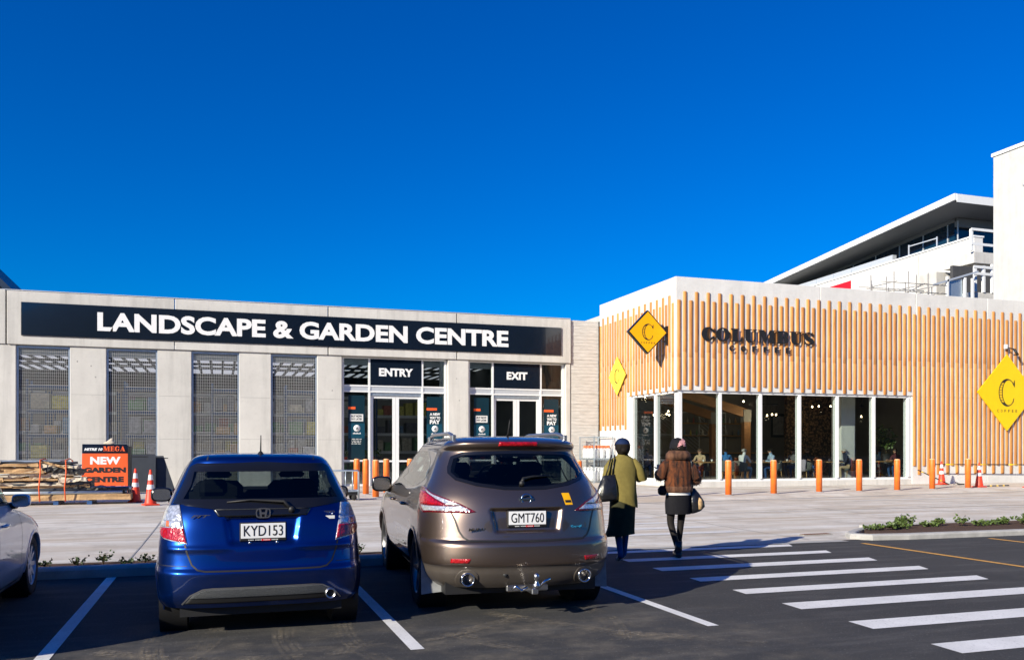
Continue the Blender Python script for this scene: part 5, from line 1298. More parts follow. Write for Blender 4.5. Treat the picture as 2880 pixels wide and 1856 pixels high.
for sg in (-1, 1):
    mur.patch(MSIDE, .003, 18, 50, fn=lambda y, z, sg=sg: mur.side(sg, y, z)).build('side_window', 'glass_car', mc)
    mur.strip(MSIDE+[MSIDE[0]], .022, .005, fn=lambda y, z, sg=sg: mur.side(sg, y, z)).build('window_trim', 'trim_line', mc)
    mur.strip([(2.35,1.12),(2.32,1.55)], .07, .0045, fn=lambda y, z, sg=sg: mur.side(sg, y, z)).build('door_pillar', 'black', mc)
    mur.strip([(1.50,1.16),(1.50,1.5)], .05, .0045, fn=lambda y, z, sg=sg: mur.side(sg, y, z)).build('door_pillar', 'black', mc)
    for path in ([(2.40,.30),(2.42,.7),(2.36,1.10)], [(1.55,1.14),(1.60,.85),(1.42,.62)], [(3.45,.30),(3.50,.75),(3.42,1.08)], [(1.45,.40),(2.4,.33),(3.45,.34)]):
        mur.strip(path, .007, .0016, fn=lambda y, z, sg=sg: mur.side(sg, y, z)).build('door_gap', 'black', mc)
    mur.strip([(1.35,.345),(2.4,.325),(3.40,.345)], .03, .006, fn=lambda y, z, sg=sg: mur.side(sg, y, z)).build('sill_trim', 'trim_line', mc)
    for y in (1.78, 2.72):
        p = mur.side(sg, y, .97); MB().tube([p+Vector((sg*.002,-.09,0)), p+Vector((sg*.035,-.06,0)), p+Vector((sg*.037,.06,.004)), p+Vector((sg*.002,.09,.004))], .013, 8).build('door_handle', 'bronze_paint', mc)
    for ya in ZW_M[1:]:
        arch_ring(mur, ya, .365, .392, .432, sg, 'bronze_paint', mc)
        MB().lathe([(.405,-.13),(.405,.13)], 36, (sg*.79, ya, .365), 'x').lathe([(.405,0),(0,0)], 36, (sg*.66, ya, .365), 'x').build('arch_liner', 'black', mc)
        wheel(mc, sg*.815, ya, .365, .225, sg, 'rim_dark', 5)
    # roof rail
    pts = []
    for i in range(13):
        y = .75+1.55*i/12; zz = 1.655 if i in (0, 12) else 1.715; pts.append((sg*(.575 if y < 2 else .56), y, zz if i not in (1, 11) else 1.70))
    MB().tube(pts, [.022]+[.020]*11+[.022], 8).box(sg*.575-.02, sg*.575+.02, .72, .84, 1.60, 1.70, ch=.008).box(sg*.565-.02, sg*.565+.02, 2.2, 2.32, 1.58, 1.70, ch=.008).build('roof_rail', 'trim_line', mc)
    # mud flap behind the rear wheel
    fl = []
    for j in range(7):
        z = .20+.55*j/6; row = []
        for i in range(6):
            t = i/5.; x = sg*(.935-(.27-.24*j/6)*t*(1 if j < 5 else .8)); row.append((x, .545+.02*t-.05*(1-j/6.)+.012*math.sin(t*3), z-.02*(1-t)*(j == 0)))
        fl.append(row)
    mb = MB(); mb.v = [p for r_ in fl for p in r_]+[(p[0], p[1]+.012, p[2]) for r_ in fl for p in r_]
    for j in range(6):
        for i in range(5):
            q = (j*6+i, j*6+i+1, (j+1)*6+i+1, (j+1)*6+i); mb.f.append(q if sg < 0 else q[::-1]); q = tuple(k+42 for k in q); mb.f.append(q[::-1] if sg < 0 else q); mb.sm += [True, True]
    mb.build('mud_flap', 'mudflap', mc)
mur.patch([(-.58,1.16),(.58,1.16),(.50,1.54),(-.50,1.54)], .003, 12, 20, fn=lambda x, z: mur.front(x, z)).build('windscreen', 'glass_clear', mc)
mirror_part(mc, -.90, 3.15, 1.13, -1, 'blackgloss', .25, .19); mirror_part(mc, .90, 3.15, 1.13, 1, 'blackgloss', .25, .19)
cabin(mc, .55, .76, .55, 3.4, .86, 1.46, 1.3, 2.15)
# tow bar
tb = MB().box(-.03, .03, -.16, .35, .245, .30, ch=.008).box(-.20, .20, .10, .16, .235, .295, ch=.01).lathe([(0,.0),(.032,0),(.036,.03),(.02,.045),(.017,.075),(.024,.085),(.028,.105),(.022,.125),(.008,.135),(0,.136)], 18, (.02, -.13, .30)).build('tow_bar', 'steel', mc)
MB().tube([(.07,-.06,.30),(.12,-.07,.35),(.17,-.06,.37)], .014, 6).build('trailer_socket', 'chrome', tb)
MB().tube([(-.05,-.06,.30),(-.11,-.08,.27),(-.15,-.06,.31),(-.19,-.05,.28)], .014, 6).build('safety_chain', 'chrome', tb)
MB().lathe([(0,0),(.022,0),(.022,.02)], 12, (-.22, mur.rear(-.22,.40).y-.003, .40), 'y').build('tow_eye_cap', 'trim', mc)

# --- silver white saloon at the left edge, nose to the kerb
sal_rows = [(.20,.83,.25,4.45,.4,.6),(.28,.87,.12,4.58,.45,.65),(.40,.895,.03,4.66,.5,.7),(.55,.90,.0,4.68,.5,.75),(.68,.90,.01,4.62,.5,.8),(.80,.893,.04,4.45,.5,.85),(.88,.875,.10,4.15,.5,.9),(.94,.845,.30,3.82,.5,.8),(.98,.82,.62,3.58,.45,.6),(1.02,.80,.85,3.46,.45,.5),(1.14,.775,1.10,3.34,.45,.5),(1.28,.725,1.42,3.13,.45,.45),(1.40,.645,1.70,2.82,.4,.4),(1.45,.52,1.85,2.45,.35,.35),(1.475,.40,1.98,2.3,.2,.2)]
sal = Car(sal_rows, n=3.0, nf=2.4, side_disp=lambda y, z: .016*(math.exp(-((y-3.72)/.34)**2)+math.exp(-((y-1.0)/.34)**2))*math.exp(-((z-.55)/.2)**2)-.010*math.exp(-((y-2.3)/.8)**2)*math.exp(-((z-.42)/.12)**2))
so = thing('parked_saloon', 'silver white saloon cut by the left edge of the picture', 'car', (-2.80, 6.76, 0), R(0))
SSIDE = [(1.15,1.04),(3.36,1.01),(3.24,1.10),(2.78,1.37),(2.0,1.40),(1.55,1.32)]
def sal_cut(m, g):
    if g in 'scf':
        for ya in (1.0, 3.72):
            if (m.y-ya)**2+(m.z-.32)**2 < .355**2: return True
        if inpoly((m.y, m.z), offs(SSIDE, .03)): return True
    if g == 'n' and 1.04 < m.z < 1.34 and abs(m.x) < sal.prof(m.z)[0]*.84: return True
    if g == 'r' and 1.04 < m.z < 1.34 and abs(m.x) < sal.prof(m.z)[0]*.8: return True
    return False
for k, mb in sal.shell(zlist(.20, 1.475, .0135), sal_cut, lambda m, g: 'bonnet' if m.y > 3.2 and m.z > .9 else 'body_shell').items(): mb.build(k, 'white_paint', so)
sal.cap.build('roof_panel', 'white_paint', so)
for sg in (-1, 1):
    fn = lambda y, z, sg=sg: sal.side(sg, y, z)
    sal.patch(SSIDE, .003, 16, 40, fn=fn).build('side_window', 'glass_car', so)
    sal.strip(SSIDE+[SSIDE[0]], .018, .005, fn=fn).build('window_trim', 'black', so)
    sal.strip([(2.15,1.03),(2.12,1.34)], .06, .0045, fn=fn).build('door_pillar', 'black', so)
    for path in ([(2.20,.26),(2.22,.7),(2.16,1.0)], [(3.12,.26),(3.16,.7),(3.14,1.0)], [(1.25,.60),(1.32,.85),(1.28,1.0)], [(1.4,.25),(3.1,.25)]): sal.strip(path, .007, .0016, fn=fn).build('door_gap', 'black', so)
    sal.strip([(1.5,.235),(3.25,.235)], .02, .006, fn=fn).build('sill_trim', 'trim_line', so)
    sal.strip([(1.6,.40),(2.5,.43),(3.1,.40)], .05, .008, fn=fn).build('door_moulding', 'white_paint', so)
    for y in (1.55, 2.45):
        p = sal.side(sg, y, .84); MB().tube([p+Vector((0,-.09,0)), p+Vector((sg*.032,-.06,0)), p+Vector((sg*.034,.06,0)), p+Vector((0,.09,0))], .012, 8).build('door_handle', 'white_paint', so)
    for ya in (1.0, 3.72):
        arch_ring(sal, ya, .32, .345, .38, sg, 'white_paint', so, a0=-5, a1=185)
        MB().lathe([(.36,-.12),(.36,.12)], 32, (sg*.76, ya, .32), 'x').lathe([(.36,0),(0,0)], 32, (sg*.64, ya, .32), 'x').build('arch_liner', 'black', so)
        wheel(so, sg*.79, ya, .322, .205, sg, 'alu', 10)
    sal.patch([(4.02,.70),(4.20,.66),(4.30,.74),(4.20,.83),(4.02,.86)], .006, 8, 10, fn=fn).build('headlamp', 'lens_clear', so)
    mirror_part(so, sg*.83, 3.0, 1.045, sg, 'blackgloss' if sg < 0 else 'white_paint', .17, .13)
sal.patch([(-.58,1.035),(.58,1.035),(.48,1.34),(-.48,1.34)], .003, 12, 20, fn=lambda x, z: sal.front(x, z)).build('windscreen', 'glass_clear', so)
sal.patch([(-.58,1.035),(.58,1.035),(.48,1.34),(-.48,1.34)], .003, 12, 20).build('rear_window', 'glass_car', so)
bxo('underbody', 'black', so, -.68, .68, .3, 4.3, .16, .30)
cabin(so, .42, .70, .9, 3.2, .66, 1.22, 1.25, 2.0)

# ------------------------------------------------------------------ people
def ring(cx, cy, z, rx, ry, n=32, tilt=0.0, wob=0.0, ph=0.0, p=2.2):
    out = []
    for k in range(n):
        a = 2*math.pi*k/n; c, s_ = math.cos(a), math.sin(a); q = 1+wob*(math.sin(5*a+ph)+.6*math.sin(9*a+ph*2.1))
        x = cx+rx*q*math.copysign(abs(c)**(2/p), c); y = cy+ry*q*math.copysign(abs(s_)**(2/p), s_); out.append((x, y, z+tilt*(x-cx)))
    return out
def lp(rows, n=32): return [ring(*r) for r in rows]
def dense(rows, k=3):
    """insert interpolated rings"""
    out = []
    for a, b in zip(rows[:-1], rows[1:]):
        for i in range(k):
            t = i/k; out.append([tuple(p+(q-p)*t for p, q in zip(u, v)) for u, v in zip(a, b)])
    return out+[rows[-1]]
def body(root, J, bones, slots, name='body'):
    """one continuous skin over a posed skeleton; J: name -> (pos, radius); bones: (a, b, slot index)"""
    names = list(J); me = bpy.data.meshes.new('s'); me.from_pydata([J[k][0] for k in names], [(names.index(a), names.index(b)) for a, b, _ in bones], [])
    ob = bpy.data.objects.new('s', me); COL.objects.link(ob); ob.modifiers.new('skin', 'SKIN'); sv = me.skin_vertices[0].data
    for i, k in enumerate(names): r = J[k][1]; r = r if isinstance(r, tuple) else (r, r); sv[i].radius = r; sv[i].use_root = (k == 'pelvis')
    ss = ob.modifiers.new('sub', 'SUBSURF'); ss.levels = 2; ss.render_levels = 2
    dg = bpy.context.evaluated_depsgraph_get(); dg.update(); out = bpy.data.meshes.new_from_object(ob.evaluated_get(dg))
    bpy.data.objects.remove(ob); out.name = name; out.materials.clear()
    for s_ in slots: out.materials.append(M[s_])
    segs = [(Vector(J[a][0]), Vector(J[b][0]), sl, (J[a][1] if not isinstance(J[a][1], tuple) else J[a][1][0])) for a, b, sl in bones]
    for f in out.polygons:
        c = f.center; best = 1e9; f.use_smooth = True
        for a, b, sl, r in segs:
            d = b-a; t = max(0, min(1, (c-a).dot(d)/max(d.dot(d), 1e-9))); e = (c-a-d*t).length-r*.6
            if e < best: best = e; f.material_index = sl
    return link(name, out, None, root)
def hand(root, p, d, m='skin', s=1.0, curl=.5):
    """palm and five bent fingers at p, pointing along d"""
    p = Vector(p); d = Vector(d).normalized(); u = d.cross(Vector((0,0,1))); u = u.normalized() if u.length > .1 else Vector((1,0,0)); w = u.cross(d)
    b = MB(); b.loft([[tuple(p+d*t*s+(u*math.cos(a)*rx+w*math.sin(a)*ry)*s) for a in [2*math.pi*k/12 for k in range(12)]] for t, rx, ry in ((-.02,.024,.02),(.02,.034,.018),(.06,.040,.016),(.09,.038,.013))])
    for k, (o, L) in enumerate(((-.030,.060),(-.010,.075),(.011,.070),(.030,.055))):
        q0 = p+d*.085*s+u*o*s; q1 = q0+(d*.5-w*curl*.3)*L*s; q2 = q1+(d*.25-w*curl)*L*.6*s; b.tube([q0, q1, q2], [.0088*s,.008*s,.006*s], 6)
    q0 = p+d*.03*s-u*.032*s; b.tube([q0, q0+(d*.5-u*.7-w*.2)*.04*s, q0+(d*.9-u*.6-w*.4)*.065*s], [.011*s,.010*s,.007*s], 6)
    return b.build('hand', m, root)
def face(root, c, r, yaw=0.0, m='skin'):
    """nose, ears, eyes and mouth on a head centred at c that looks along +y turned by yaw"""
    c = Vector(c); rot = Matrix.Rotation(yaw, 3, 'Z')
    def P(x, y, z): return tuple(c+rot @ Vector((x*r, y*r, z*r)))
    f = MB().loft([[P(x*.16*k, .86+d, z) for x, z in ((-1,-.2),(1,-.2),(.5,.25),(-.5,.25))] for k, d in ((1,0),(.75,.16),(.35,.26))], True).build('nose', m, root)
    for sx in (-1, 1):
        MB().loft([[P(sx*(.93+.06*k), .05+.18*math.cos(a)*(1-.25*k), -.05+.3*math.sin(a)*(1-.25*k)) for a in [2*math.pi*i/10 for i in range(10)]] for k in (0, 1)]).build('ear', m, root)
        MB().loft([[P(sx*.36+.13*math.cos(a)*k, .86-.05*(k), .12+.06*math.sin(a)*k) for a in [2*math.pi*i/8 for i in range(8)]] for k in (1.0,.5)]).build('eye', 'blackgloss', root)
    MB().loft([[P(.26*math.cos(a)*k, .87+.05*(1-k), -.48+.06*math.sin(a)*k) for a in [2*math.pi*i/8 for i in range(8)]] for k in (1.0,.5)]).build('mouth', 'red_lips', root)
M['red_lips'] = pmat('lips', (.35,.10,.08), .5, var=.05)
def dome(c, rx, ry, rz, z0=-.2, n=20, m=9, wob=.03):
    """cap of hair or hat over a head"""
    rings = []
    for j in range(m):
        t = z0+(1-z0)*j/(m-1); rr = math.sqrt(max(.0004, 1-t*t)) if t > 0 else 1-.12*t*t
        rings.append([(c[0]+rx*rr*math.cos(a)*(1+wob*math.sin(7*a+j)), c[1]+ry*rr*math.sin(a)*(1+wob*math.sin(5*a+2*j)), c[2]+rz*t) for a in [2*math.pi*k/n for k in range(n)]])
    return MB().loft(rings)
STD = [('pelvis','waist',0),('waist','chest',0),('chest','neck',0),('neck','jaw',1),('jaw','head',1),('head','crown',1),
       ('pelvis','hipL',2),('hipL','kneeL',2),('kneeL','ankL',3),('ankL','toeL',4),('pelvis','hipR',2),('hipR','kneeR',2),('kneeR','ankR',3),('ankR','toeR',4),
       ('chest','shL',0),('shL','elL',0),('elL','wrL',5),('chest','shR',0),('shR','elR',0),('elR','wrR',5)]
# cloth colours
M['olive'] = pmat('olive_knit', (.20,.162,.048), .9, var=.10, vscale=25, bump=.5, bscale=160, spec=.12)
M['dark_olive'] = pmat('dark_olive_skirt', (.036,.036,.018), .8, var=.25, vscale=8, spec=.12)
M['denim'] = pmat('blue_denim', (.035,.085,.22), .8, var=.2, vscale=20, spec=.12)
M['denim_pale'] = pmat('pale_denim', (.16,.30,.48), .8, var=.2, vscale=20)
M['shoe_blue'] = pmat('pale_blue_shoe', (.18,.30,.42), .6, var=.15)
M['navy_cap'] = pmat('navy_cap', (.010,.022,.07), .7, var=.3, vscale=14, spec=.12)
M['leather'] = pmat('black_leather', (.010,.010,.011), .32, coat=.2, var=.3, vscale=9, bump=.6, bscale=12)
M['tights'] = pmat('sheer_black_tights', (.020,.017,.016), .55, var=.15, vscale=8, spec=.12)
M['shorts'] = pmat('black_woven', (.012,.012,.015), .75, var=.2, vscale=30, bump=.3, bscale=120, spec=.12)
M['pinkprint'] = pmat('pink_print', (.62,.30,.30), .7, var=.35, vscale=30)
M['basket'] = pmat('woven_tan', (.50,.33,.16), .75, var=.45, vscale=45)
def fur_mat(name, a, b_, sc):
    m, n, l, b = newmat(name); b.inputs['Roughness'].default_value = .75; b.inputs['Sheen Weight'].default_value = .0; b.inputs['Sheen Tint'].default_value = (.6,.35,.2,1)
    tc = n.new('ShaderNodeTexCoord'); mp = n.new('ShaderNodeMapping'); mp.inputs['Scale'].default_value = (1,1,.35); l.new(tc.outputs['Object'], mp.inputs[0])
    z = n.new('ShaderNodeTexNoise'); z.inputs['Scale'].default_value = sc; z.inputs['Detail'].default_value = 9; z.inputs['Roughness'].default_value = .7; z.inputs['Distortion'].default_value = .8; l.new(mp.outputs[0], z.inputs[0])
    cr = n.new('ShaderNodeValToRGB'); cr.color_ramp.elements[0].position = .36; cr.color_ramp.elements[0].color = (*a, 1); cr.color_ramp.elements[1].position = .66; cr.color_ramp.elements[1].color = (*b_, 1); wv = n.new('ShaderNodeTexWave'); wv.inputs['Scale'].default_value = 3.4; wv.inputs['Distortion'].default_value = 6; wv.inputs['Detail'].default_value = 3; l.new(mp.outputs[0], wv.inputs[0])
    av = n.new('ShaderNodeMath'); av.operation = 'MULTIPLY_ADD'; av.inputs[1].default_value = .16; l.new(wv.outputs[1], av.inputs[0])
    sb_ = n.new('ShaderNodeMath'); sb_.operation = 'SUBTRACT'; sb_.inputs[1].default_value = .08; l.new(z.outputs[0], sb_.inputs[0]); l.new(sb_.outputs[0], av.inputs[2])
    l.new(av.outputs[0], cr.inputs[0]); l.new(cr.outputs[0], b.inputs['Base Color'])
    z2 = n.new('ShaderNodeTexNoise'); z2.inputs['Scale'].default_value = 120; z2.inputs['Detail'].default_value = 4; l.new(tc.outputs['Object'], z2.inputs[0])
    bp = n.new('ShaderNodeBump'); bp.inputs['Strength'].default_value = .9; bp.inputs['Distance'].default_value = .02; l.new(z2.outputs[0], bp.inputs['Height']); l.new(bp.outputs[0], b.inputs['Normal']); return m
M['fur'] = fur_mat('brown_fur', (.010,.003,.0015), (.20,.055,.011), 16)
M['fur_trim'] = fur_mat('pale_brown_fur', (.05,.018,.008), (.19,.085,.042), 22)
def tufts(mb_src, L, seed, keep=1.0):
    """short hairs standing off a fur surface, as thin triangles"""
    rnd = random.Random(seed); b = MB(); V = [Vector(v) for v in mb_src.v]
    for f in mb_src.f:
        if len(f) != 4 or rnd.random() > keep: continue
        a, c, d, e = (V[i] for i in f); N = (c-a).cross(e-a)
        if N.length < 1e-9: continue
        N.normalize(); T = Vector((0,0,-1))
        for _ in range(4):
            u, v = rnd.random(), rnd.random(); p = a+(c-a)*u+(e-a)*v; s_ = Vector((rnd.uniform(-1,1), rnd.uniform(-1,1), 0))*.004
            b.add([p-s_, p+s_, p+(N*rnd.uniform(.5,1)+T*rnd.uniform(.2,.9)+Vector((rnd.uniform(-.3,.3),rnd.uniform(-.3,.3),0)))*L], [(0,1,2)])
    return b

# --- woman in the olive knit
W1 = thing('person', 'woman in olive knit coat and navy cap walking away with a black tote', 'person', (5.30, 10.93, 0), R(-14))
J = {'pelvis': ((0,0,.93),(.13,.10)), 'waist': ((0,0,1.06),(.115,.09)), 'chest': ((0,0,1.28),(.14,.10)), 'neck': ((0,.0,1.455),.05), 'jaw': ((0,.025,1.53),.062), 'head': ((0,.02,1.60),.088), 'crown': ((0,.01,1.66),.07),
     'hipL': ((-.085,0,.88),.085), 'kneeL': ((-.075,.02,.48),.058), 'ankL': ((-.06,-.16,.10),.04), 'toeL': ((-.07,-.02,.035),.034), 'hipR': ((.085,0,.88),.085), 'kneeR': ((.07,.10,.49),.058), 'ankR': ((.06,.20,.08),.04), 'toeR': ((.07,.34,.035),.034),
     'shL': ((-.165,0,1.395),.058), 'elL': ((-.225,-.02,1.13),.045), 'wrL': ((-.17,.14,.98),.03), 'shR': ((.165,0,1.395),.058), 'elR': ((.26,-.04,1.15),.045), 'wrR': ((.20,.19,1.20),.03)}
body(W1, J, STD, ['olive','skin','denim','denim','shoe_blue','olive'])
hand(W1, (.19,.21,1.21), (-.2,.8,.3)); hand(W1, (-.165,.17,.965), (.1,.7,-.3))
face(W1, (0,.03,1.585), .092)
coat = lp([(0,0,1.50,.068,.066),(0,0,1.475,.078,.072),(0,0,1.452,.115,.082),(0,0,1.42,.160,.096),(0,0,1.36,.185,.116),(0,0,1.28,.203,.13),(0,.0,1.16,.188,.132),(0,0,1.04,.188,.142),(.005,0,.94,.196,.152,32,-.12),(.01,0,.86,.194,.152,32,-.30),(.012,-.005,.815,.188,.15,32,-.36)])
coat = dense(coat, 3); rnd = random.Random(3)
for j, r_ in enumerate(coat):
    for k in range(len(r_)):
        a = 2*math.pi*k/len(r_); g = 1+.018*math.sin(3*a+j*.5)+.012*math.sin(8*a-j*.35); r_[k] = (r_[k][0]*g, r_[k][1]*g, r_[k][2])
MB().loft(coat, False).build('coat', 'olive', W1)
for pts in ([(-.125,.0,1.395),(-.195,-.005,1.30),(-.238,-.02,1.13),(-.21,.06,1.04),(-.17,.14,.98)], [(.125,.0,1.395),(.215,-.015,1.30),(.275,-.045,1.15),(.255,.07,1.15),(.19,.19,1.20)]):
    mb = MB().tube(pts, [.066,.068,.062,.056,.046], 14)
    mb.v = [(x+.004*math.sin(z*90), y+.004*math.sin(z*70+x*30), z) for x, y, z in mb.v]; mb.build('sleeve', 'olive', W1)
sk = dense(lp([(.0,0,.93,.175,.14),(0,0,.80,.18,.145),(-.01,-.01,.66,.178,.15,32,0,.02,1),(-.03,-.02,.50,.182,.16,32,0,.04,2),(-.055,-.03,.375,.205,.18,32,.10,.06,3)]), 4)
MB().loft(sk, False).build('skirt', 'dark_olive', W1)
cap = dome((0,.015,1.605), .108, .118, .115, .12).build('cap', 'navy_cap', W1)
MB().loft([[(x, y, z) for x, y, z in ((-.07,.10,1.615),(.07,.10,1.615),(.07,.10,1.625),(-.07,.10,1.625))], [(-.05,.19,1.60),(.05,.19,1.60),(.05,.19,1.608),(-.05,.19,1.608)]], True, False).build('cap_peak', 'navy_cap', cap)
hb = dense([ring(0,-.02,1.475,.055,.045), ring(0,-.025,1.51,.080,.07), ring(0,-.015,1.56,.100,.10,32,0,.03,1), ring(0,-.005,1.63,.105,.110)], 3); MB().loft(hb).build('hair', 'hair', W1)
MB().loft(dense([ring(0,-.10,1.50,.03,.022,16), ring(0,-.115,1.535,.05,.04,16), ring(0,-.11,1.575,.045,.035,16)], 2)).build('hair_bun', 'hair', W1)
MB().tube([(.106*math.cos(R(a)), .015+.115*math.sin(R(a)), 1.617) for a in range(0, 361, 15)], .008, 6).build('cap_band', 'shorts', cap)
bg_ = thing('tote_bag', 'slouchy black leather tote bag on the shoulder of the woman in olive', 'bag', (5.30, 10.93, 0), R(-14))
rows = [(-.245,-.125,.845,.150,.055),(-.25,-.135,.87,.155,.072),(-.25,-.135,.95,.148,.075),(-.24,-.13,1.05,.13,.065),(-.225,-.12,1.13,.105,.045),(-.215,-.115,1.19,.085,.022),(-.212,-.115,1.205,.08,.012)]
bgm = dense(lp([r_+(32,.10,.03,i*1.3) for i, r_ in enumerate(rows)]), 3); MB().loft(bgm).build('bag_body', 'leather', bg_)
for dx in (-.05, .045): MB().tube([(-.215+dx,-.12,1.18),(-.19+dx*.7,-.115,1.30),(-.155+dx*.6,-.085,1.42),(-.135+dx*.5,.0,1.475),(-.135+dx*.5,.08,1.41),(-.15+dx*.5,.10,1.30)], .0095, 6).build('strap', 'leather', bg_)

# --- woman in the fur jacket
W2 = thing('person', 'woman in brown fur jacket, black shorts and tights walking away', 'person', (6.25, 11.08, 0), R(-8))
J = {'pelvis': ((0,0,.93),(.125,.10)), 'waist': ((0,0,1.07),(.11,.09)), 'chest': ((0,0,1.29),(.14,.10)), 'neck': ((0,0,1.46),.05), 'jaw': ((-.012,.02,1.535),.062), 'head': ((-.008,.015,1.605),.088), 'crown': ((0,0,1.67),.07),
     'hipL': ((-.09,0,.87),.085), 'kneeL': ((-.10,.04,.50),.054), 'ankL': ((-.015,-.06,.11),.040), 'toeL': ((-.02,.07,.04),.036), 'hipR': ((.085,0,.87),.085), 'kneeR': ((.075,.08,.50),.054), 'ankR': ((.05,.12,.11),.040), 'toeR': ((.055,.25,.04),.036),
     'shL': ((-.165,0,1.395),.055), 'elL': ((-.245,-.02,1.17),.042), 'wrL': ((-.215,.16,1.24),.028), 'shR': ((.165,0,1.395),.055), 'elR': ((.245,-.05,1.16),.042), 'wrR': ((.30,.12,1.10),.028)}
body(W2, J, STD, ['fur','skin','tights','tights','shorts','fur'])
hand(W2, (-.21,.18,1.26), (.2,.6,.6)); hand(W2, (.31,.15,1.09), (.2,.6,-.2))
face(W2, (-.012,.02,1.59), .092, R(18))
jk = lp([(0,0,1.49,.085,.08),(0,0,1.46,.13,.095),(0,0,1.42,.17,.11),(0,0,1.36,.195,.128),(0,0,1.25,.198,.138),(0,0,1.14,.198,.142),(0,0,1.05,.200,.145),(0,0,1.01,.202,.148)])
jk = dense(jk, 4); rnd = random.Random(5)
for j, r_ in enumerate(jk):
    for k in range(len(r_)):
        a = 2*math.pi*k/len(r_); g = 1+.022*math.sin(8*a)+rnd.uniform(-.012,.012); r_[k] = (r_[k][0]*g, r_[k][1]*g, r_[k][2])
jm = MB().loft(jk, False); jm.build('jacket', 'fur', W2); tufts(jm, .022, 1).build('fur_pile', 'fur', W2)['kind'] = 'stuff'
hem = MB().loft(dense(lp([(0,0,1.03,.205,.15),(0,0,1.015,.216,.160),(0,0,.975,.218,.163),(0,0,.945,.205,.152)]), 2), False); hem.build('fur_hem', 'fur_trim', W2); tufts(hem, .026, 2).build('hem_pile', 'fur_trim', W2)['kind'] = 'stuff'
col = MB().loft(dense(lp([(0,0,1.545,.10,.095),(0,-.01,1.535,.135,.125),(0,-.015,1.495,.175,.15),(0,-.015,1.445,.185,.155),(0,-.01,1.41,.165,.13)]), 2), False); col.build('collar', 'fur_trim', W2); tufts(col, .026, 3).build('collar_pile', 'fur_trim', W2)['kind'] = 'stuff'
for pts, cf_ in (([(-.13,0,1.39),(-.215,-.01,1.295),(-.255,-.025,1.17),(-.245,.05,1.18)], [(-.258,.01,1.165),(-.225,.12,1.215)]), ([(.13,0,1.39),(.205,-.015,1.29),(.255,-.055,1.16),(.27,0,1.14)], [(.262,-.03,1.145),(.30,.09,1.105)])):
    m1 = MB().tube(pts, [.064,.074,.072,.064], 14); m1.build('sleeve', 'fur', W2); tufts(m1, .022, 4).build('sleeve_pile', 'fur', W2)['kind'] = 'stuff'
    p0, p1 = Vector(cf_[0]), Vector(cf_[1]); m2 = MB().tube([p0, p0+(p1-p0)*.3, p0+(p1-p0)*.7, p1], [.066,.086,.086,.066], 14); m2.build('cuff', 'fur_trim', W2); tufts(m2, .024, 6).build('cuff_pile', 'fur_trim', W2)['kind'] = 'stuff'
MB().loft(lp([(0,0,.97,.178,.132),(0,0,.905,.182,.136)]), False).build('shirt_tail', 'paper', W2)
MB().loft(dense(lp([(0,0,.93,.172,.128),(0,0,.88,.180,.136),(0,0,.78,.186,.142,32,0,.01,1),(0,0,.66,.184,.142,32,0,.02,2),(0,0,.63,.182,.14,32,0,.02,2)]), 3)).build('shorts', 'shorts', W2)
for ax_, tx in (((-.015,-.06),(-.02,.09)), ((.05,.12),(.055,.27))):
    MB().tube([(ax_[0],ax_[1],.24),(ax_[0],ax_[1]-.005,.14),(ax_[0],ax_[1],.07)], [.056,.052,.05], 14).loft([ring(tx[0],ax_[1]+dy,.0+.0,.04,.03) if False else [(tx[0]+.042*s_*math.cos(a), ax_[1]+dy, .05+.05*s_*math.sin(a)*.9) for a in [2*math.pi*i/12 for i in range(12)]] for dy, s_ in ((-.05,.9),(.03,1.05),(.10,.95),(.16,.6))]).build('boot', 'leather', W2)
hat = dome((-.005,.005,1.605), .112, .122, .125, -.35).build('beanie', 'shorts', W2)
for k, (a, z, s_) in enumerate(((-75,1.66,.040),(-60,1.63,.030),(-95,1.635,.028),(-50,1.685,.026),(-105,1.60,.02))):
    r0 = .108*math.sqrt(max(.1,1-((z-1.605)/.125)**2)); c0 = Vector((r0*math.cos(R(a)), r0*1.1*math.sin(R(a))+.005, z)); nrm = Vector((c0.x, c0.y, (z-1.605)*.8)).normalized(); u = nrm.cross(Vector((0,0,1))).normalized(); w = u.cross(nrm)
    MB().prism([(s_*math.cos(R(q))*(1+.25*math.sin(R(q*5+k*40))), s_*math.sin(R(q))*(1+.25*math.sin(R(q*5+k*40)))) for q in range(0, 360, 15)], c0+nrm*.006, u, w, nrm, 0, .004).build('pink_flower', 'pinkprint', hat)
MB().loft(dense([ring(.01,-.04,1.46,.06,.04), ring(.01,-.045,1.52,.09,.07,32,0,.03,1), ring(.008,-.02,1.60,.106,.108)], 3)).build('hair', 'hair', W2)
sb = thing('shoulder_bag', 'black shoulder bag with tan woven panel at the hip of the woman in fur', 'bag', (6.25, 11.08, 0), R(-8))
MB().loft(dense(lp([(.27,-.02,.655,.075,.05,32,.3),(.285,-.02,.70,.115,.07,32,.3),(.275,-.02,.80,.115,.07,32,.1),(.245,-.01,.92,.075,.05),(.215,0,1.0,.04,.03)]), 3)).build('bag_body', 'leather', sb)
MB().loft([[(x, -.078+.004*abs(x-.3)*10, z) for x, z in ((.275,.69),(.34,.70),(.355,.76),(.335,.84),(.29,.87),(.268,.80))], [(x, -.096, z) for x, z in ((.28,.70),(.333,.708),(.345,.76),(.328,.83),(.293,.855),(.275,.80))]]).build('woven_panel', 'basket', sb)
MB().tube([(.225,0,.98),(.20,-.05,1.15),(.17,-.09,1.38),(.13,0,1.47)], .010, 6).build('strap', 'leather', sb)
pk = thing('belt_bag', 'small black bag at the left hip of the woman in fur', 'bag', (6.25, 11.08, 0), R(-8))
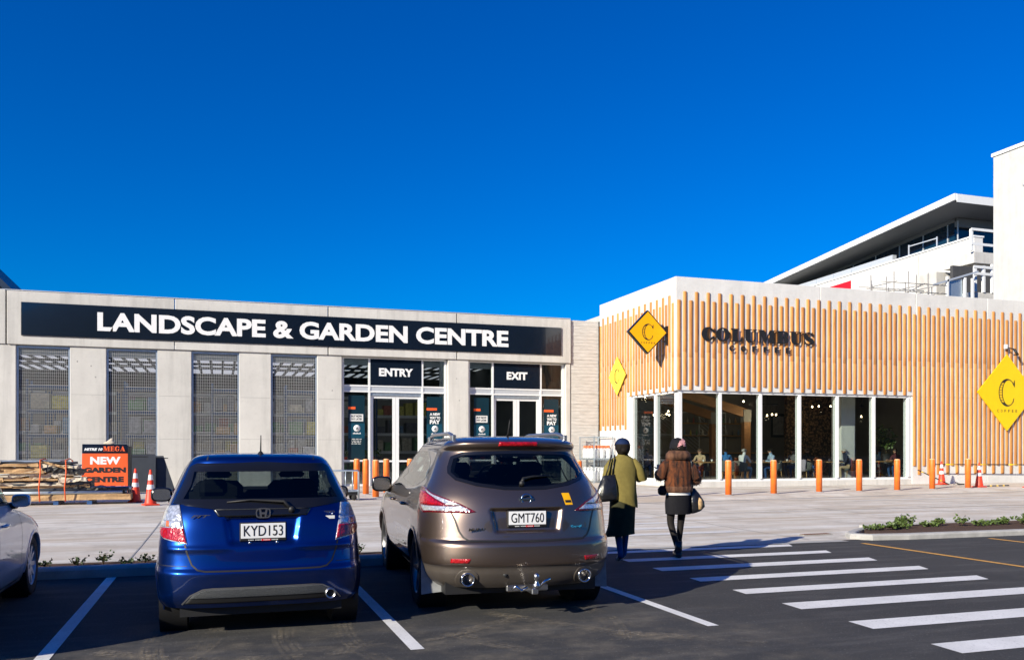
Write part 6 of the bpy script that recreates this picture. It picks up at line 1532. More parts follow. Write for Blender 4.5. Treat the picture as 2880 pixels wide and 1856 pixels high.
MB().loft(dense(lp([(-.235,-.02,.90,.035,.04),(-.25,-.02,.93,.055,.06),(-.25,-.02,.99,.058,.062),(-.235,-.02,1.04,.035,.04)]), 2)).build('bag_body', 'shorts', pk)

# --- seated cafe customers
SHIRTS = {'white': (.72,.72,.72), 'blue': (.03,.16,.42), 'sky': (.38,.50,.66), 'navy': (.012,.018,.045), 'grey': (.12,.12,.13), 'black': (.015,.015,.016), 'floral': (.35,.30,.36), 'tan': (.45,.33,.20), 'maroon': (.10,.02,.03), 'teal': (.3,.5,.55)}
for k, c in SHIRTS.items(): M['shirt_'+k] = pmat('shirt_'+k, c, .85, var=.12, vscale=14)
def seated(label, x, y, rz, shirt, leg, hair='hair', sleeve=True, lean=.0, look=0.0):
    t = thing('person', label, 'person', (x, y, .33), rz); L = lean
    J = {'pelvis': ((0,0,.52),(.15,.12)), 'waist': ((0,.02+L*.3,.66),(.13,.10)), 'chest': ((0,.03+L*.8,.88),(.15,.105)), 'neck': ((0,.05+L,1.04),.05), 'jaw': ((0,.085+L,1.10),.062), 'head': ((0,.08+L,1.175),.09), 'crown': ((0,.07+L,1.235),.07),
         'hipL': ((-.10,.06,.50),.09), 'kneeL': ((-.13,.44,.52),.065), 'ankL': ((-.13,.40,.10),.045), 'toeL': ((-.13,.56,.04),.036), 'hipR': ((.10,.06,.50),.09), 'kneeR': ((.13,.44,.52),.065), 'ankR': ((.13,.36,.10),.045), 'toeR': ((.13,.52,.04),.036),
         'shL': ((-.175,.03+L*.9,.985),.062), 'elL': ((-.25,.12+L,.74),.048), 'wrL': ((-.15,.36+L,.79),.032), 'shR': ((.175,.03+L*.9,.985),.062), 'elR': ((.25,.12+L,.74),.048), 'wrR': ((.12,.34+L,.80),.032)}
    body(t, J, STD, [shirt, 'skin', leg, leg, 'black', shirt if sleeve else 'skin'])
    hand(t, (-.145,.38+L,.79), (.25,.9,0)); hand(t, (.115,.36+L,.80), (-.25,.9,0)); face(t, (0,.085+L,1.165), .092, look)
    dome((0,.055+L,1.175), .100, .108, .10, -.1).build('hair', hair, t); return t
PI = math.pi
seated('person in patterned top seen through the cafe side window', 17.05, 32.8, R(150), 'shirt_floral', 'denim', 'hair_br')
seated('person with blond brown hair at the table in the first wide cafe pane', 18.35, 30.6, R(120), 'shirt_tan', 'denim', 'hair_br', lean=.1)
seated('person in bright blue top turned away deep in the cafe', 19.85, 31.2, R(-20), 'shirt_blue', 'denim')
seated('man in white T-shirt and pale jeans on a tub chair behind the second bollard', 19.35, 29.35, R(-72), 'shirt_white', 'denim_pale', 'hair_gr', False, .12)
seated('man in pale blue shirt with glasses facing left at the middle table', 21.0, 29.55, R(80), 'shirt_sky', 'denim', 'hair', True, .08)
seated('person in grey top at the cafe table behind the fourth mullion', 22.8, 30.7, R(110), 'shirt_grey', 'denim')
seated('person in black top further back in the cafe, left of the pillar', 23.8, 31.2, R(170), 'shirt_black', 'denim', 'hair_br')
seated('man in navy jumper leaning over the table left of the white pillar', 24.35, 29.2, R(75), 'shirt_navy', 'shirt_tan', 'hair_gr', True, .14)
seated('child sized person in pale teal top behind the rightmost cafe pane', 27.1, 30.6, R(-60), 'shirt_teal', 'denim')
seated('woman in maroon top on the right of the rightmost cafe pane', 27.35, 29.75, R(95), 'shirt_maroon', 'denim', 'hair_br', True, .1)
# tables and tub chairs
def cafe_table(label, x, y, w=.75, d=.75):
    t = thing('cafe_table', label, 'table', (x, y, .33), 0, 'tables in the cafe')
    bxo('table_top', 'table', t, -w/2, w/2, -d/2, d/2, .71, .75, ch=.01)
    MB().lathe([(.24,0),(.24,.02),(.05,.05),(.035,.1),(.035,.71)], 16).build('pedestal', 'black', t)
    return t
for lab, x, y, w in (('long oak cafe table in the first wide pane', 18.1, 30.0, 1.5), ('oak cafe table in front of the man in white', 20.25, 29.6, .7), ('oak cafe table behind the fourth mullion', 22.1, 30.3, .8), ('oak cafe table left of the white pillar', 23.55, 29.4, .75), ('oak cafe table in the rightmost pane', 26.5, 29.9, .7)): cafe_table(lab, x, y, w)
def chair_proto():
    t = thing('tub_chair', 'x', 'chair', (0,0,0))
    rows = []
    for j, (z, k) in enumerate(((.40,.9),(.50,.98),(.62,1.02),(.74,1.05),(.80,1.05))):
        r1 = []; 
        for i in range(17):
            a = R(180+180*i/16); r1.append((.31*k*math.cos(a), .02+.30*k*math.sin(a), z-(.10 if j > 2 else 0)*abs(math.cos(a))**3))
        r2 = [(x*.86, y*.86+.0, z) for x, y, z in r1[::-1]]; rows.append(r1+r2)
    MB().loft(rows).build('back_shell', 'chair', t); MB().box(-.26,.26,-.24,.27,.38,.47, ch=.03).build('seat', 'chair', t)
    for sx in (-1, 1):
        for sy in (-1, 1): MB().tube([(sx*.20,sy*.18,.39),(sx*.25,sy*.23,0)], [.018,.011], 8).build('leg', 'table', t)
    return t
proto = chair_proto(); first = True
for lab, x, y, rz in (('grey tub chair under the man in white T-shirt', 19.35, 29.35, R(-72)), ('empty grey tub chair left of the man in white T-shirt', 18.75, 29.25, R(-40)), ('grey tub chair under the man in pale blue shirt', 21.0, 29.55, R(80)), ('grey tub chair under the man in navy', 24.35, 29.2, R(75)), ('grey tub chair at the first wide pane, behind the long table', 18.35, 30.6, R(120)), ('grey tub chair at the table behind the fourth mullion', 22.8, 30.7, R(110)), ('grey tub chair under the person in patterned top', 17.05, 32.8, R(150)), ('grey tub chair under the person in bright blue', 19.85, 31.2, R(-20)), ('grey tub chair under the person in black', 23.8, 31.2, R(170)), ('grey tub chair under the woman in maroon', 27.35, 29.75, R(95)), ('grey tub chair under the person in pale teal', 27.1, 30.6, R(-60)), ('empty grey tub chair with folded jacket near the third bollard', 22.35, 29.3, R(-80))):
    c = proto if first else copy_tree(proto); first = False
    c.location = (x-.02*math.sin(-rz), y, .33); c.rotation_euler[2] = rz; tag(c, lab, 'chair', 'tub chairs in the cafe')
t = thing('jacket', 'pale jacket draped over an empty tub chair behind the third bollard', 'jacket', (22.35, 29.3, .33), R(-80))
MB().loft(dense(lp([(0,-.30,.35,.22,.05,32,.1,.08,1),(0,-.32,.55,.25,.06,32,0,.06,2),(0,-.30,.78,.27,.07,32,0,.05,3),(0,-.26,.84,.2,.05,32,0,.05,4)]), 3)).build('cloth', 'shirt_floral', t)
for i, (x, y, lab) in enumerate(((18.0,29.9,'white cup left on the long oak cafe table'),(18.5,30.1,'white cup right on the long oak cafe table'),(20.2,29.55,'white cup before the man in white, the left one'),(20.4,29.7,'white cup before the man in white, the right one'),(22.1,30.2,'white cup on the table behind the fourth mullion'),(23.5,29.35,'white cup on the table left of the cafe pillar'))):
    t = thing('cup', lab, 'cup', (x, y, 1.081), group='cups on the cafe tables'); MB().lathe([(0,.0),(.03,0),(.042,.09),(.038,.09),(.028,.01),(0,.01)], 14).build('cup_body', 'paper', t)
    MB().tube([(.04,0,.07),(.065,0,.06),(.06,0,.03),(.035,0,.025)], .006, 5).build('handle', 'paper', t)
t = thing('gift_bag', 'yellow box on the floor behind the cafe side window', 'box', (16.75, 31.0, .33)); MB().box(-.25,.25,-.2,.2,0,.34, ch=.01).build('box_body', 'yellow_deep', t); MB().box(-.26,.26,-.21,.21,.34,.37, ch=.01).build('lid', 'yellow_deep', t)

# ------------------------------------------------------------------ street furniture and props
bm = MB().lathe([(0,0),(.10,0),(.10,1.04),(.094,1.055),(.09,1.06)], 24).mesh('post'); bcap = MB().lathe([(.092,1.058),(.09,1.075),(.07,1.09),(0,1.095)], 24).mesh('cap'); bfoot = MB().lathe([(.16,0),(.16,.008),(.10,.012)], 24).mesh('foot_ring')
M['orange_cap'] = pmat('pale_orange_cap', (.85,.42,.2), .5, var=.1)  # paler orange than the post
def bollard(x, y, lab, grp, s=1.0):
    t = thing('bollard', lab, 'bollard', (x, y, gz(x, y)+.008), group=grp); t.scale = (1, 1, s)
    link('post', bm, 'orange', t); link('cap', bcap, 'orange_cap', t); link('foot_ring', bfoot, 'conc_dark', t)
g1 = 'orange bollards along the cafe footpath'
for x, y, lab in ((15.11,23.62,'orange bollard before the first wide cafe pane, first right of the women'),(16.94,23.85,'orange bollard before the second cafe mullion, second right of the women'),(19.09,24.35,'orange bollard before the middle cafe pane, third right of the women'),(20.79,24.42,'orange bollard in front of the man in navy, fourth right of the women'),(22.5,24.52,'orange bollard before the rightmost cafe pane'),(24.45,24.93,'orange bollard with a traffic cone close on its left'),(26.26,25.07,'orange bollard with a traffic cone close on its right'),(13.2,23.45,'orange bollard hidden behind the woman in fur'),(11.3,23.3,'orange bollard hidden behind the woman in olive'),(10.4,24.5,'orange bollard peeping over the right shoulder of the bronze car')): bollard(x, y, lab, g1)
g2 = 'orange bollards before the entry doors'
for x, y, lab in ((4.40,29.6,'orange bollard nearest the trolley, leftmost before the ENTRY doors'),(4.50,28.3,'orange bollard with a slanting shadow, second from the left before ENTRY'),(4.50,26.4,'orange bollard nearest the camera before ENTRY, by the car mirror'),(5.30,29.0,'orange bollard right of the car mirror before ENTRY'),(6.15,29.2,'orange bollard half hidden by the bronze car windscreen')): bollard(x, y, lab, g2, 1.05)
# traffic cones
def cone(x, y, lab, rz=0.0, s=1.0):
    t = thing('traffic_cone', lab, 'traffic cone', (x, y, gz(x, y)+.008), rz, 'traffic cones on the forecourt'); t.scale = (s, s, s)
    def rr(z): return .145-(.145-.028)*(z-.04)/.88
    MB().box(-.19,.19,-.19,.19,0,.035, ch=.012).build('base', 'cone', t)
    MB().lathe([(.165,.035),(.15,.05),(rr(.07),.07),(rr(.92),.92),(.018,.93),(0,.93)], 24).build('cone_body', 'cone', t)
    for a, c in ((.42,.54),(.66,.80)): MB().lathe([(rr(a)+.003,a),(rr(c)+.003,c)], 24).build('reflective_band', 'white_band', t)
cone(-2.22, 26.1, 'red traffic cone with white bands right of the orange sandwich board'); cone(-1.72, 24.5, 'red traffic cone partly behind the blue car mirror', .3)
cone(27.25, 27.3, 'red traffic cone left of a bollard by the cafe poles', .2); cone(27.25, 25.5, 'red traffic cone right of the last bollard'); cone(28.95, 24.8, 'red traffic cone cut by the right picture edge', .4)
# yellow and black barrier poles
def barrier(lab, a, c):
    a, c = Vector(a), Vector(c); t = thing('barrier_pole', lab, 'barrier pole', a); n = 10
    for i in range(n): MB().tube([(c-a)*(i/n), (c-a)*((i+1)/n)], .022 if i % 2 else .0215, 8).build('stripe', 'yellow' if i % 3 == 1 else 'black', t)
barrier('black and yellow barrier pole held level across the cafe poles', (27.13,27.55,.97), (32.6,27.5,.93)); barrier('black and yellow barrier pole lying on the footpath', (27.4,25.25,.20), (28.5,25.3,.20)); barrier('black barrier pole slanting from a bollard to the ground', (25.4,26.6,.78), (27.3,27.0,.20))
t = thing('clamp', 'small metal coupling lying on the footpath by the slanting pole', 'coupling', (27.45, 26.9, .17)); MB().tube([(0,0,.03),(.15,.05,.10),(.3,0,.03)], .03, 8).build('jaw', 'steel', t); MB().tube([(.1,-.1,.03),(.4,-.12,.03)], .025, 8).build('handle', 'black', t)
# bound bale of cardboard on battens
bl = thing('cardboard_bale', 'bound stack of crumpled cardboard and pipes with orange straps', 'bale', (-4.78, 25.85, gz(-5, 25.9)+.008), R(0)); rnd = random.Random(11)
def crumple(name, m, x0, x1, y0, y1, z0, z1, amp, rx=0, rz_=0):
    nx, ny, nz = 10, 4, 2; b = MB(); idx = {}
    P = lambda i, j, k: (x0+(x1-x0)*i/nx, y0+(y1-y0)*j/ny, z0+(z1-z0)*k/nz)
    cx, cz = (x0+x1)/2, (z0+z1)/2
    def vid(i, j, k):
        if (i, j, k) not in idx:
            x, y, z = P(i, j, k); x += rnd.uniform(-1,1)*amp; y += rnd.uniform(-1,1)*amp; z += rnd.uniform(-1,1)*amp*.8
            dx, dz = x-cx, z-cz; x, z = cx+dx*math.cos(rx)-dz*math.sin(rx), cz+dx*math.sin(rx)+dz*math.cos(rx)
            idx[(i,j,k)] = len(b.v); b.v.append((x, y, z))
        return idx[(i,j,k)]
    for i in range(nx):
        for k in range(nz): b.f += [(vid(i,0,k),vid(i+1,0,k),vid(i+1,0,k+1),vid(i,0,k+1)), (vid(i,ny,k),vid(i,ny,k+1),vid(i+1,ny,k+1),vid(i+1,ny,k))]
        for j in range(ny): b.f += [(vid(i,j,0),vid(i,j+1,0),vid(i+1,j+1,0),vid(i+1,j,0)), (vid(i,j,nz),vid(i+1,j,nz),vid(i+1,j+1,nz),vid(i,j+1,nz))]
    for j in range(ny):
        for k in range(nz): b.f += [(vid(0,j,k),vid(0,j,k+1),vid(0,j+1,k+1),vid(0,j+1,k)), (vid(nx,j,k),vid(nx,j+1,k),vid(nx,j+1,k+1),vid(nx,j,k+1))]
    b.sm = [False]*len(b.f); return b.build(name, m, bl)
for x in (-1.2,-.3,.7,1.5): MB().box(x-.06, x+.06, -.5, .5, 0, .10).build('batten', 'rack_blue', bl)
crumple('cardboard_sheet', 'card', -1.6, 2.5, -.5, .5, .11, .27, .02)
for k, (y, z) in enumerate(((-.47,.32),(-.36,.31),(-.25,.33),(-.42,.40),(-.28,.42))): MB().tube([(-1.4,y,z),(2.3+.05*k,y,z)], .05, 10).build('pipe', 'darkpanel' if k % 2 else 'galv', bl)
for k, (x0, x1, z0, z1, m_, am, rx) in enumerate(((-2.2,1.5,.44,.52,'card',.015,.01),(-2.1,.9,.52,.60,'card2',.02,-.01),(-.3,1.35,.52,.62,'darkpanel',.015,.0),(-2.2,-.2,.60,.72,'card',.03,.03),(-.4,1.3,.62,.72,'card',.03,-.02),(-1.3,.35,.70,.80,'card2',.02,.14),(-2.2,-.9,.73,.88,'card',.03,.0),(.1,1.25,.72,.84,'card2',.03,.08),(-2.2,-1.0,.88,1.0,'card2',.03,.02),(-1.1,.5,.86,.98,'card',.025,-.02),(.4,1.3,.84,.95,'black',.03,-.08),(-2.1,.3,1.0,1.09,'card',.02,.01),(.1,1.2,.96,1.06,'card2',.04,-.06),(-1.9,1.1,1.09,1.14,'darkpanel',.015,-.015),(-1.2,.8,1.14,1.17,'galv',.01,.0),(1.0,1.5,.44,.58,'black',.03,.0),(1.1,2.0,.38,.46,'black',.03,-.04))):
    crumple('cardboard_sheet', m_, x0, x1, -.5+rnd.uniform(-.05,.06), .45, z0, z1, am, rx)
for k in range(7):
    z = .47+.09*k; x = rnd.uniform(-2.1,-.8); MB().box(x, x+rnd.uniform(1.0,1.9), -.60, -.52, z, z+.035, ch=.004).build('plank', 'card2' if k % 2 else 'card', bl)
for k in range(9):
    x = rnd.uniform(-1.9,1.0); z = rnd.uniform(.55,1.05); crumple('cardboard_flap', rnd.choice(['card','card2','card','darkpanel']), x, x+rnd.uniform(.3,.7), -.60+rnd.uniform(0,.05), -.46, z, z+rnd.uniform(.03,.09), .02, rnd.uniform(-.35,.35))
for x in (.35,.95): MB().tube([(x,-.62,.10),(x-.02,-.64,.45),(x+.02,-.66,.85),(x,-.58,1.17),(x,.0,1.21),(x,.55,1.15),(x,.52,.10)], .017, 6).build('strap', 'sign_orange', bl)
# dark blue wedge and cable left of the bale
# sandwich board
sw = thing('sandwich_board', 'orange and black NEW GARDEN CENTRE OPEN board behind the cardboard bale', 'sign', (-3.53, 30.9, gz(-4, 30.5)+.006), R(0))
lean = .10; up = Vector((0, lean, 1)).normalized(); nr = Vector((0, -1, lean)).normalized(); AXB = ((1,0,0), tuple(up), tuple(nr)); H = 1.64; Wd = .68
MB().prism([(-Wd,0),(Wd,0),(Wd,1.335),(-Wd,1.335)], (0,-.15,.0), *AXB, -.03, 0).build('orange_panel', 'sign_orange', sw)
MB().prism([(-Wd,1.34),(Wd,1.34),(Wd,H-.06),(Wd-.06,H),(-Wd,H)], (0,-.15,.0), *AXB, -.03, .0).build('header_panel', 'blackgloss', sw)
MB().prism([(-Wd,0),(Wd,0),(Wd,H-.06),(-Wd,H-.06)], (0,.35,0), (1,0,0), (0,-.10,1), (0,1,.1), 0, .03).build('rear_panel', 'black', sw)
MB().box(Wd+.002, Wd+.08, -.12, .33, 0, 1.56).build('side_frame', 'black', sw)
for word, x0, x1, z0, z1, m_, bo in (('NEW',-.44,.46,.98,1.23,'letter_white',.05),('GARDEN',-.62,.62,.71,.885,'black',.07),('CENTRE',-.60,.56,.40,.585,'black',.07),('NOW OPEN',-.58,.60,.12,.28,'letter_white',.05)):
    text(word, (x0,z0,x1,z1), (0,-.15,0)+Vector((0,0,0)) if False else (0,-.15,0), *AXB, .004, m_, sw, bold=bo)
text('MITRE 10', (-.62,1.425,-.08,1.515), (0,-.15,0), *AXB, .004, 'letter_white', sw, bold=.06, shear=.25)
x = -.06; sc_ = .165
MEG = {'M': (SER['M'][0], SER['M'][1]), 'E': (([[(0,0),(.72,0),(.74,.30),(.68,.30),(.60,.07),(.38,.07),(.38,.48),(.50,.48),(.55,.36),(.60,.36),(.60,.66),(.55,.66),(.50,.55),(.38,.55),(.38,.93),(.58,.93),(.66,.72),(.72,.72),(.70,1),(0,1),(0,.94),(.1,.93),(.1,.07),(0,.06)]], []), .78), 'G': (([ell(.43,.5,.43,.52,40,318,40)+[(.80,.46),(.50,.46),(.50,.40),(.58,.39),(.58,.12)]+ell(.46,.5,.17,.42,300,50,34)+[(.70,.66),(.78,.66),(.78,.98)]], []), .88), 'A': (([[(0,0),(.28,0),(.28,.06),(.19,.07),(.25,.24),(.52,.24),(.58,.07),(.48,.06),(.48,0),(.98,0),(.98,.06),(.90,.07),(.56,1),(.46,1),(.10,.07),(0,.06)]], [[(.28,.32),(.49,.32),(.38,.66)]]), .98)}
for c in 'MEGA':
    (outs, holes), w = MEG[c]
    for pl in outs: MB().prism([(x+p[0]*sc_, 1.41+p[1]*.16) for p in pl], (0,-.15,0), *AXB, .0005, .004, [[(x+p[0]*sc_, 1.41+p[1]*.16) for p in h] for h in holes]).build('letter', 'sign_orange', sw)
    x += (w+.04)*sc_
t = thing('sandbag', 'small pale weight resting on top of the sandwich board', 'weight', (-3.42, 30.97, 1.73)); MB().loft(dense(lp([(0,0,0,.14,.06),(0,0,.05,.18,.07),(.03,0,.10,.1,.05),(.08,0,.2,.03,.03)]), 2)).build('bag', 'card2', t)
# leaning grey boards
def board(name, lab, poly, loc, lean_): 
    t = thing(name, lab, 'board', loc); a = ((1,0,0), tuple(Vector((0,lean_,1)).normalized()), tuple(Vector((0,-1,lean_)).normalized()))
    MB().prism(poly, (0,0,0), *a, -.02, .02).build('sheet', 'darkpanel', t)
    xs = [p[0] for p in poly]; zs_ = [p[1] for p in poly]
    MB().prism([(min(xs)+.02,max(zs_)-.10),(max(xs)-.25,max(zs_)-.10),(max(xs)-.25,max(zs_)-.07),(min(xs)+.02,max(zs_)-.07)], (0,0,0), *a, .021, .03).build('edge_strip', 'black', t)
board('leaning_board', 'dark grey rectangular board leaning on the wall right of the sandwich board', [(-.45,0),(.50,0),(.50,1.30),(-.45,1.30)], (-2.62, 32.4, .11), .12)
board('leaning_board', 'dark grey board with a sloping end leaning on the pier behind the cones', [(-.55,0),(.42,0),(.02,1.24),(-.55,1.24)], (-1.90, 32.6, .11), .12)
t = thing('plant_stand', 'small white wire stand beside the second grilled bay', 'stand', (-2.25, 33.5, .1)); MB().tube([(-.05,0,0),(-.05,0,1.25),(.06,0,1.27),(.06,0,0)], .012, 6).build('frame', 'alu_white', t)
for z in (1.06,1.16,1.25): MB().tube([(-.08,-.02,z),(.08,-.05,z+.05)], .016, 6).build('shelf', 'alu_white', t)
# flat trolley between the cars
tr = thing('flat_trolley', 'grey steel flatbed trolley with high handle rail left of the entry bollards', 'trolley', (3.35, 25.3, gz(3.4, 25.3)+.008), R(0))
MB().box(-.75,.45,-.3,.3,.24,.29, ch=.01).build('deck', 'galv', tr)
MB().box(-.7,.40,-.25,.25,.14,.238).build('chassis', 'black', tr)
for x in (-.6,.3):
    for y in (-.25,.25): MB().lathe([(0,-.025),(.075,-.025),(.08,0),(.075,.025),(0,.025)], 18, (x, y, .08), 'y').build('castor', 'rubber', tr)
MB().tube([(-.70,-.28,.29),(-.70,-.28,.85),(.40,-.28,.85),(.42,-.28,.80),(.42,-.28,.02)], .028, 8).build('handle_rail', 'galv', tr)
for x in (.05,.25): MB().tube([(x,-.28,.82),(x,-.28,.29)], .018, 6).build('rail_post', 'galv', tr)
for k in range(5): MB().tube([(-.62-.03*k,-.30+.02*k,.70+.05*k),(-.50,-.32,.80+.03*k),(-.58,-.30,.62+.04*k),(-.68,-.28,.72)], .012, 5).build('chain_loop', 'steel', tr)
# gas bottle cage
cg = thing('gas_cage', 'wire cage of white gas bottles against the board marked wall', 'cage', (14.72, 33.6, gz(14.7, 33.6)+.006), R(0))
for x in (0,.86):
    for y in (-.55,.95): MB().box(x-.02,x+.02,y-.02,y+.02,0,1.95).build('post', 'galv', cg)
for z in (.04,1.0,1.9):
    for y in (-.55,.95): MB().box(.022,.838,y-.015,y+.015,z,z+.03).build('rail', 'galv', cg)
    for x in (0,.86): MB().box(x-.015,x+.015,-.528,.928,z,z+.03).build('rail', 'galv', cg)
b = MB()
for i in range(1, 12): b.box(i*.072-.003,i*.072+.003,-.553,-.547,.07,1.9)
for i in range(1, 16): b.box(-.003,.003,-.55+i*.094,-.544+i*.094,.07,1.9)
for z in [.2*k for k in range(1, 10)]: b.box(.02,.84,-.556,-.550,z,z+.005); b.box(-.006,0,-.53,.93,z,z+.005)
b.build('wire_mesh', 'galv', cg)['kind'] = 'stuff'
MB().box(.022,.838,-.53,.93,.96,.985).build('shelf', 'galv', cg)
k = 0
for lv, z in enumerate((.07, .99)):
    for i in range(3):
        for j in range(4):
            x, y = 14.72+.15+i*.28, 33.6-.38+j*.36
            g = thing('gas_bottle', 'white gas bottle with orange valve cap on the %s shelf of the cage' % ('lower', 'upper')[lv], 'gas bottle', (x, y, gz(14.7, 33.6)+.008+z), group='gas bottles on the %s cage shelf' % ('lower', 'upper')[lv])
            MB().lathe([(0,0),(.10,.0),(.12,.04),(.125,.1),(.125,.36),(.10,.43),(.04,.47),(.04,.50),(0,.5)], 16).build('bottle', 'alu_white', g)
            MB().lathe([(.05,.45),(.085,.47),(.085,.55),(.05,.57),(0,.57)], 14).build('valve_cap', 'orange' if lv else 'alu_white', g)
# plants
def leaf_plant(b, c, h, n, spread, rnd, ls=.05):
    """stems with leaf-sized faces"""
    for k in range(n):
        a = rnd.random()*6.283; r = spread*rnd.random()**.7; tip = Vector((c[0]+r*math.cos(a), c[1]+r*math.sin(a)*.6, c[2]+h*rnd.uniform(.45,1)))
        base = Vector((c[0]+r*.25*math.cos(a), c[1]+r*.2*math.sin(a), c[2]))
        for i in range(rnd.randint(4,7)):
            p = base+(tip-base)*rnd.uniform(.35,1.05); d = Vector((rnd.uniform(-1,1), rnd.uniform(-1,1), rnd.uniform(-.2,.9))).normalized(); s_ = d.cross(Vector((rnd.uniform(-1,1),rnd.uniform(-1,1),rnd.uniform(-1,1)))).normalized()*ls*.38; L = ls*rnd.uniform(.7,1.3)
            b.add([p, p+d*L*.5+s_, p+d*L, p+d*L*.5-s_], [(0,1,2,3)])
    return b
def shrub(name, lab, x, y, z, h, n, sp, seed, leaf='leaf', grp=None, ls=.05):
    rnd = random.Random(seed); t = thing(name, lab, 'plant', (x, y, z), group=grp)
    leaf_plant(MB(), (0,0,0), h, n, sp, rnd, ls).build('foliage', leaf, t); b = MB()
    for k in range(max(3, n//5)):
        a = rnd.random()*6.28; r = sp*rnd.random(); b.tube([(0,0,0),(r*.5*math.cos(a), r*.3*math.sin(a), h*.5),(r*math.cos(a), r*.6*math.sin(a), h*.9)], [.006,.004,.002], 4)
    b.build('stems', 'stem', t)
for i, (x, lab) in enumerate(((-2.05,'small leafy shrub in the kerb bed by the white car wheel'),(-1.70,'low shrub in the kerb bed left of the painted bay line'),(-1.42,'low shrub in the kerb bed just left of the saw cut'),(-1.15,'thin shrub in the kerb bed at the saw cut'),(-.92,'small shrub in the kerb bed midway to the blue car'),(-.62,'shrub in the kerb bed close to the blue car'),(-.38,'shrub in the kerb bed touching the blue car edge'),(1.55,'shrub in the kerb bed between the blue and bronze cars'),(1.85,'small shrub in the kerb bed at the bronze car front wheel'))):
    shrub('bed_shrub', lab, x, 12.05+.1*(i % 3), .085, .09+.03*((i*7) % 3), 9+3*(i % 3), .12, 40+i, 'leaf_dark', 'shrubs in the kerb bed', .04)
for i in range(26):
    x = 11.25+.36*i; rnd = random.Random(90+i)
    shrub('island_shrub', 'young green shrub in the mulched island, number %d from its left tip' % (i+1) if False else ['low spreading','taller','bushy','sparse'][i % 4]+' green shrub in the mulched island, %s along from its left tip' % ['first','second','third','fourth','fifth','sixth','seventh','eighth','ninth','tenth','eleventh','twelfth','thirteenth','fourteenth','fifteenth','sixteenth','seventeenth','eighteenth','nineteenth','twentieth','twenty-first','twenty-second','twenty-third','twenty-fourth','twenty-fifth','twenty-sixth'][i], x, 12.95+rnd.uniform(-.25,.3)+.02*(x-11), .10, rnd.choice([.09,.13,.11,.20]), rnd.choice([14,22,34]), rnd.uniform(.16,.30), 90+i, 'leaf', 'shrubs in the mulched island', .06)
shrub('indoor_tree', 'leafy green indoor plant behind the rightmost cafe pane', 27.2, 30.3, 1.35, 1.2, 60, .55, 5, 'leaf', None, .14)
shrub('indoor_tree', 'leafy green plant peeping left of the white cafe pillar', 25.6, 31.0, 1.5, .7, 30, .35, 6, 'leaf', None, .12)
for x, y, h in ((27.2,30.3,1.05),(25.6,31.0,1.2)):
    t = thing('plant_pedestal', 'dark tall planter under the indoor plant %s' % ('in the rightmost cafe pane' if x > 26 else 'left of the cafe pillar'), 'planter', (x, y, .33)); MB().lathe([(0,0),(.16,0),(.22,h),(.19,h),(.17,h-.06),(0,h-.06)], 16).build('pot', 'black', t)
    MB().tube([(0,0,h-.06),(.03,0,h+.2)], .02, 6).build('trunk', 'stem', t)
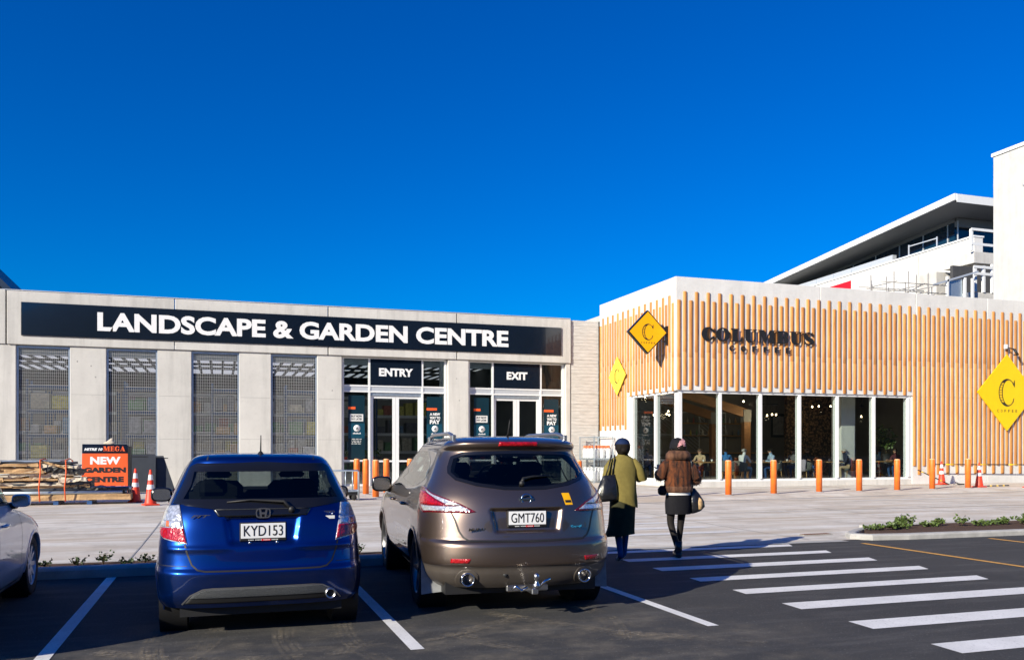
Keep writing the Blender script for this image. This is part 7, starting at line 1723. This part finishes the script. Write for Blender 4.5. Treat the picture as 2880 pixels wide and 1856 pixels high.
# dried mud tyre prints on the asphalt
def mud():
    m, n, l, b = newmat('dried_tyre_mud'); out = [x for x in n if x.type == 'OUTPUT_MATERIAL'][0]; b.inputs['Base Color'].default_value = (.36,.30,.215,1); b.inputs['Roughness'].default_value = .95
    tc = n.new('ShaderNodeTexCoord'); sep = n.new('ShaderNodeSeparateXYZ'); l.new(tc.outputs['UV'], sep.inputs[0])
    def mth(op, a, c=None):
        q = n.new('ShaderNodeMath'); q.operation = op
        for i, v in ((0, a), (1, c)):
            if v is None: continue
            if isinstance(v, (int, float)): q.inputs[i].default_value = v
            else: l.new(v, q.inputs[i])
        return q.outputs[0]
    def noise(sc, vec):
        z = n.new('ShaderNodeTexNoise'); z.inputs['Scale'].default_value = sc; z.inputs['Detail'].default_value = 8; z.inputs['Roughness'].default_value = .7; l.new(vec, z.inputs['Vector']); return z.outputs[0]
    def rng(v, a, c, d, e):
        r = n.new('ShaderNodeMapRange'); r.inputs[1].default_value = a; r.inputs[2].default_value = c; r.inputs[3].default_value = d; r.inputs[4].default_value = e; l.new(v, r.inputs[0]); return r.outputs[0]
    u, v = sep.outputs[0], sep.outputs[1]
    ribs = mth('ABSOLUTE', mth('SINE', mth('MULTIPLY', u, 12.6)))
    lug = mth('ABSOLUTE', mth('SINE', mth('ADD', mth('MULTIPLY', v, 62), mth('MULTIPLY', u, 6))))
    edge = rng(mth('ABSOLUTE', mth('SUBTRACT', u, .5)), .34, .5, 1, 0)
    pat = mth('MULTIPLY', rng(ribs, .2, .6, .35, 1), rng(lug, .1, .6, .55, 1))
    f = mth('MULTIPLY', mth('MULTIPLY', pat, edge), mth('MULTIPLY', rng(noise(1.9, tc.outputs['Object']), .44, .66, 0, .9), rng(noise(17, tc.outputs['Object']), .38, .66, .05, .9)))
    tr_ = n.new('ShaderNodeBsdfTransparent'); mx = n.new('ShaderNodeMixShader'); l.new(f, mx.inputs[0]); l.new(tr_.outputs[0], mx.inputs[1]); l.new(b.outputs[0], mx.inputs[2]); l.new(mx.outputs[0], out.inputs[0]); return m
M['mud'] = mud()
def tyre_print(pts, w, z):
    P = [Vector((*p, 0)) for p in pts]; D = []
    for i in range(len(P)-1):
        for k in range(8):
            t = k/8; p0 = P[max(i-1,0)]; p1 = P[i]; p2 = P[i+1]; p3 = P[min(i+2, len(P)-1)]
            D.append(.5*((2*p1)+(p2-p0)*t+(2*p0-5*p1+4*p2-p3)*t*t+(3*p1-p0-3*p2+p3)*t**3))
    D.append(P[-1]); b = MB(); uv = []; L = 0
    for i, p in enumerate(D):
        tt = (D[min(i+1, len(D)-1)]-D[max(i-1, 0)]).normalized(); nn = Vector((-tt.y, tt.x, 0))*w/2
        if i: L += (p-D[i-1]).length
        for s_, uu in ((1, 0.), (-1, 1.)): q = p+nn*s_; b.v.append((q.x, q.y, z)); uv.append((uu, L))
    for i in range(len(D)-1): b.f.append((2*i, 2*i+1, 2*i+3, 2*i+2)); b.sm.append(False)
    me = b.mesh('tyre_print'); ul = me.uv_layers.new(name='UVMap')
    for lp_ in me.loops: ul.data[lp_.index].uv = uv[lp_.vertex_index]
    link('tyre_print', me, 'mud', car_park)
for i, (pts, w) in enumerate((([(-.45,8.2),(-.5,7.2),(-.3,6.2),(.3,5.2)],.2),([(.0,8.0),(-.1,7.3),(-.35,6.6),(-.9,5.8)],.2),([(.55,8.0),(.5,7.2),(.62,6.3),(.9,5.0)],.22),([(1.05,8.1),(1.0,7.1),(1.2,6.0)],.2),([(-1.7,7.6),(-1.2,6.9),(-.4,6.3),(.6,6.0),(1.8,6.1)],.2),([(1.75,8.4),(1.8,7.4),(2.2,6.4),(3.1,5.6)],.22),([(2.4,7.9),(2.9,7.1),(3.3,6.6),(4.2,6.0)],.22),([(3.3,8.3),(3.4,7.4),(3.1,6.4)],.22),([(-.9,7.3),(-.2,6.8),(.7,6.7),(1.7,7.0),(2.7,7.6)],.2),([(-2.2,7.2),(-1.9,6.4),(-1.0,5.6),(.2,5.0)],.2))): tyre_print(pts, w, .0052+.0004*i)
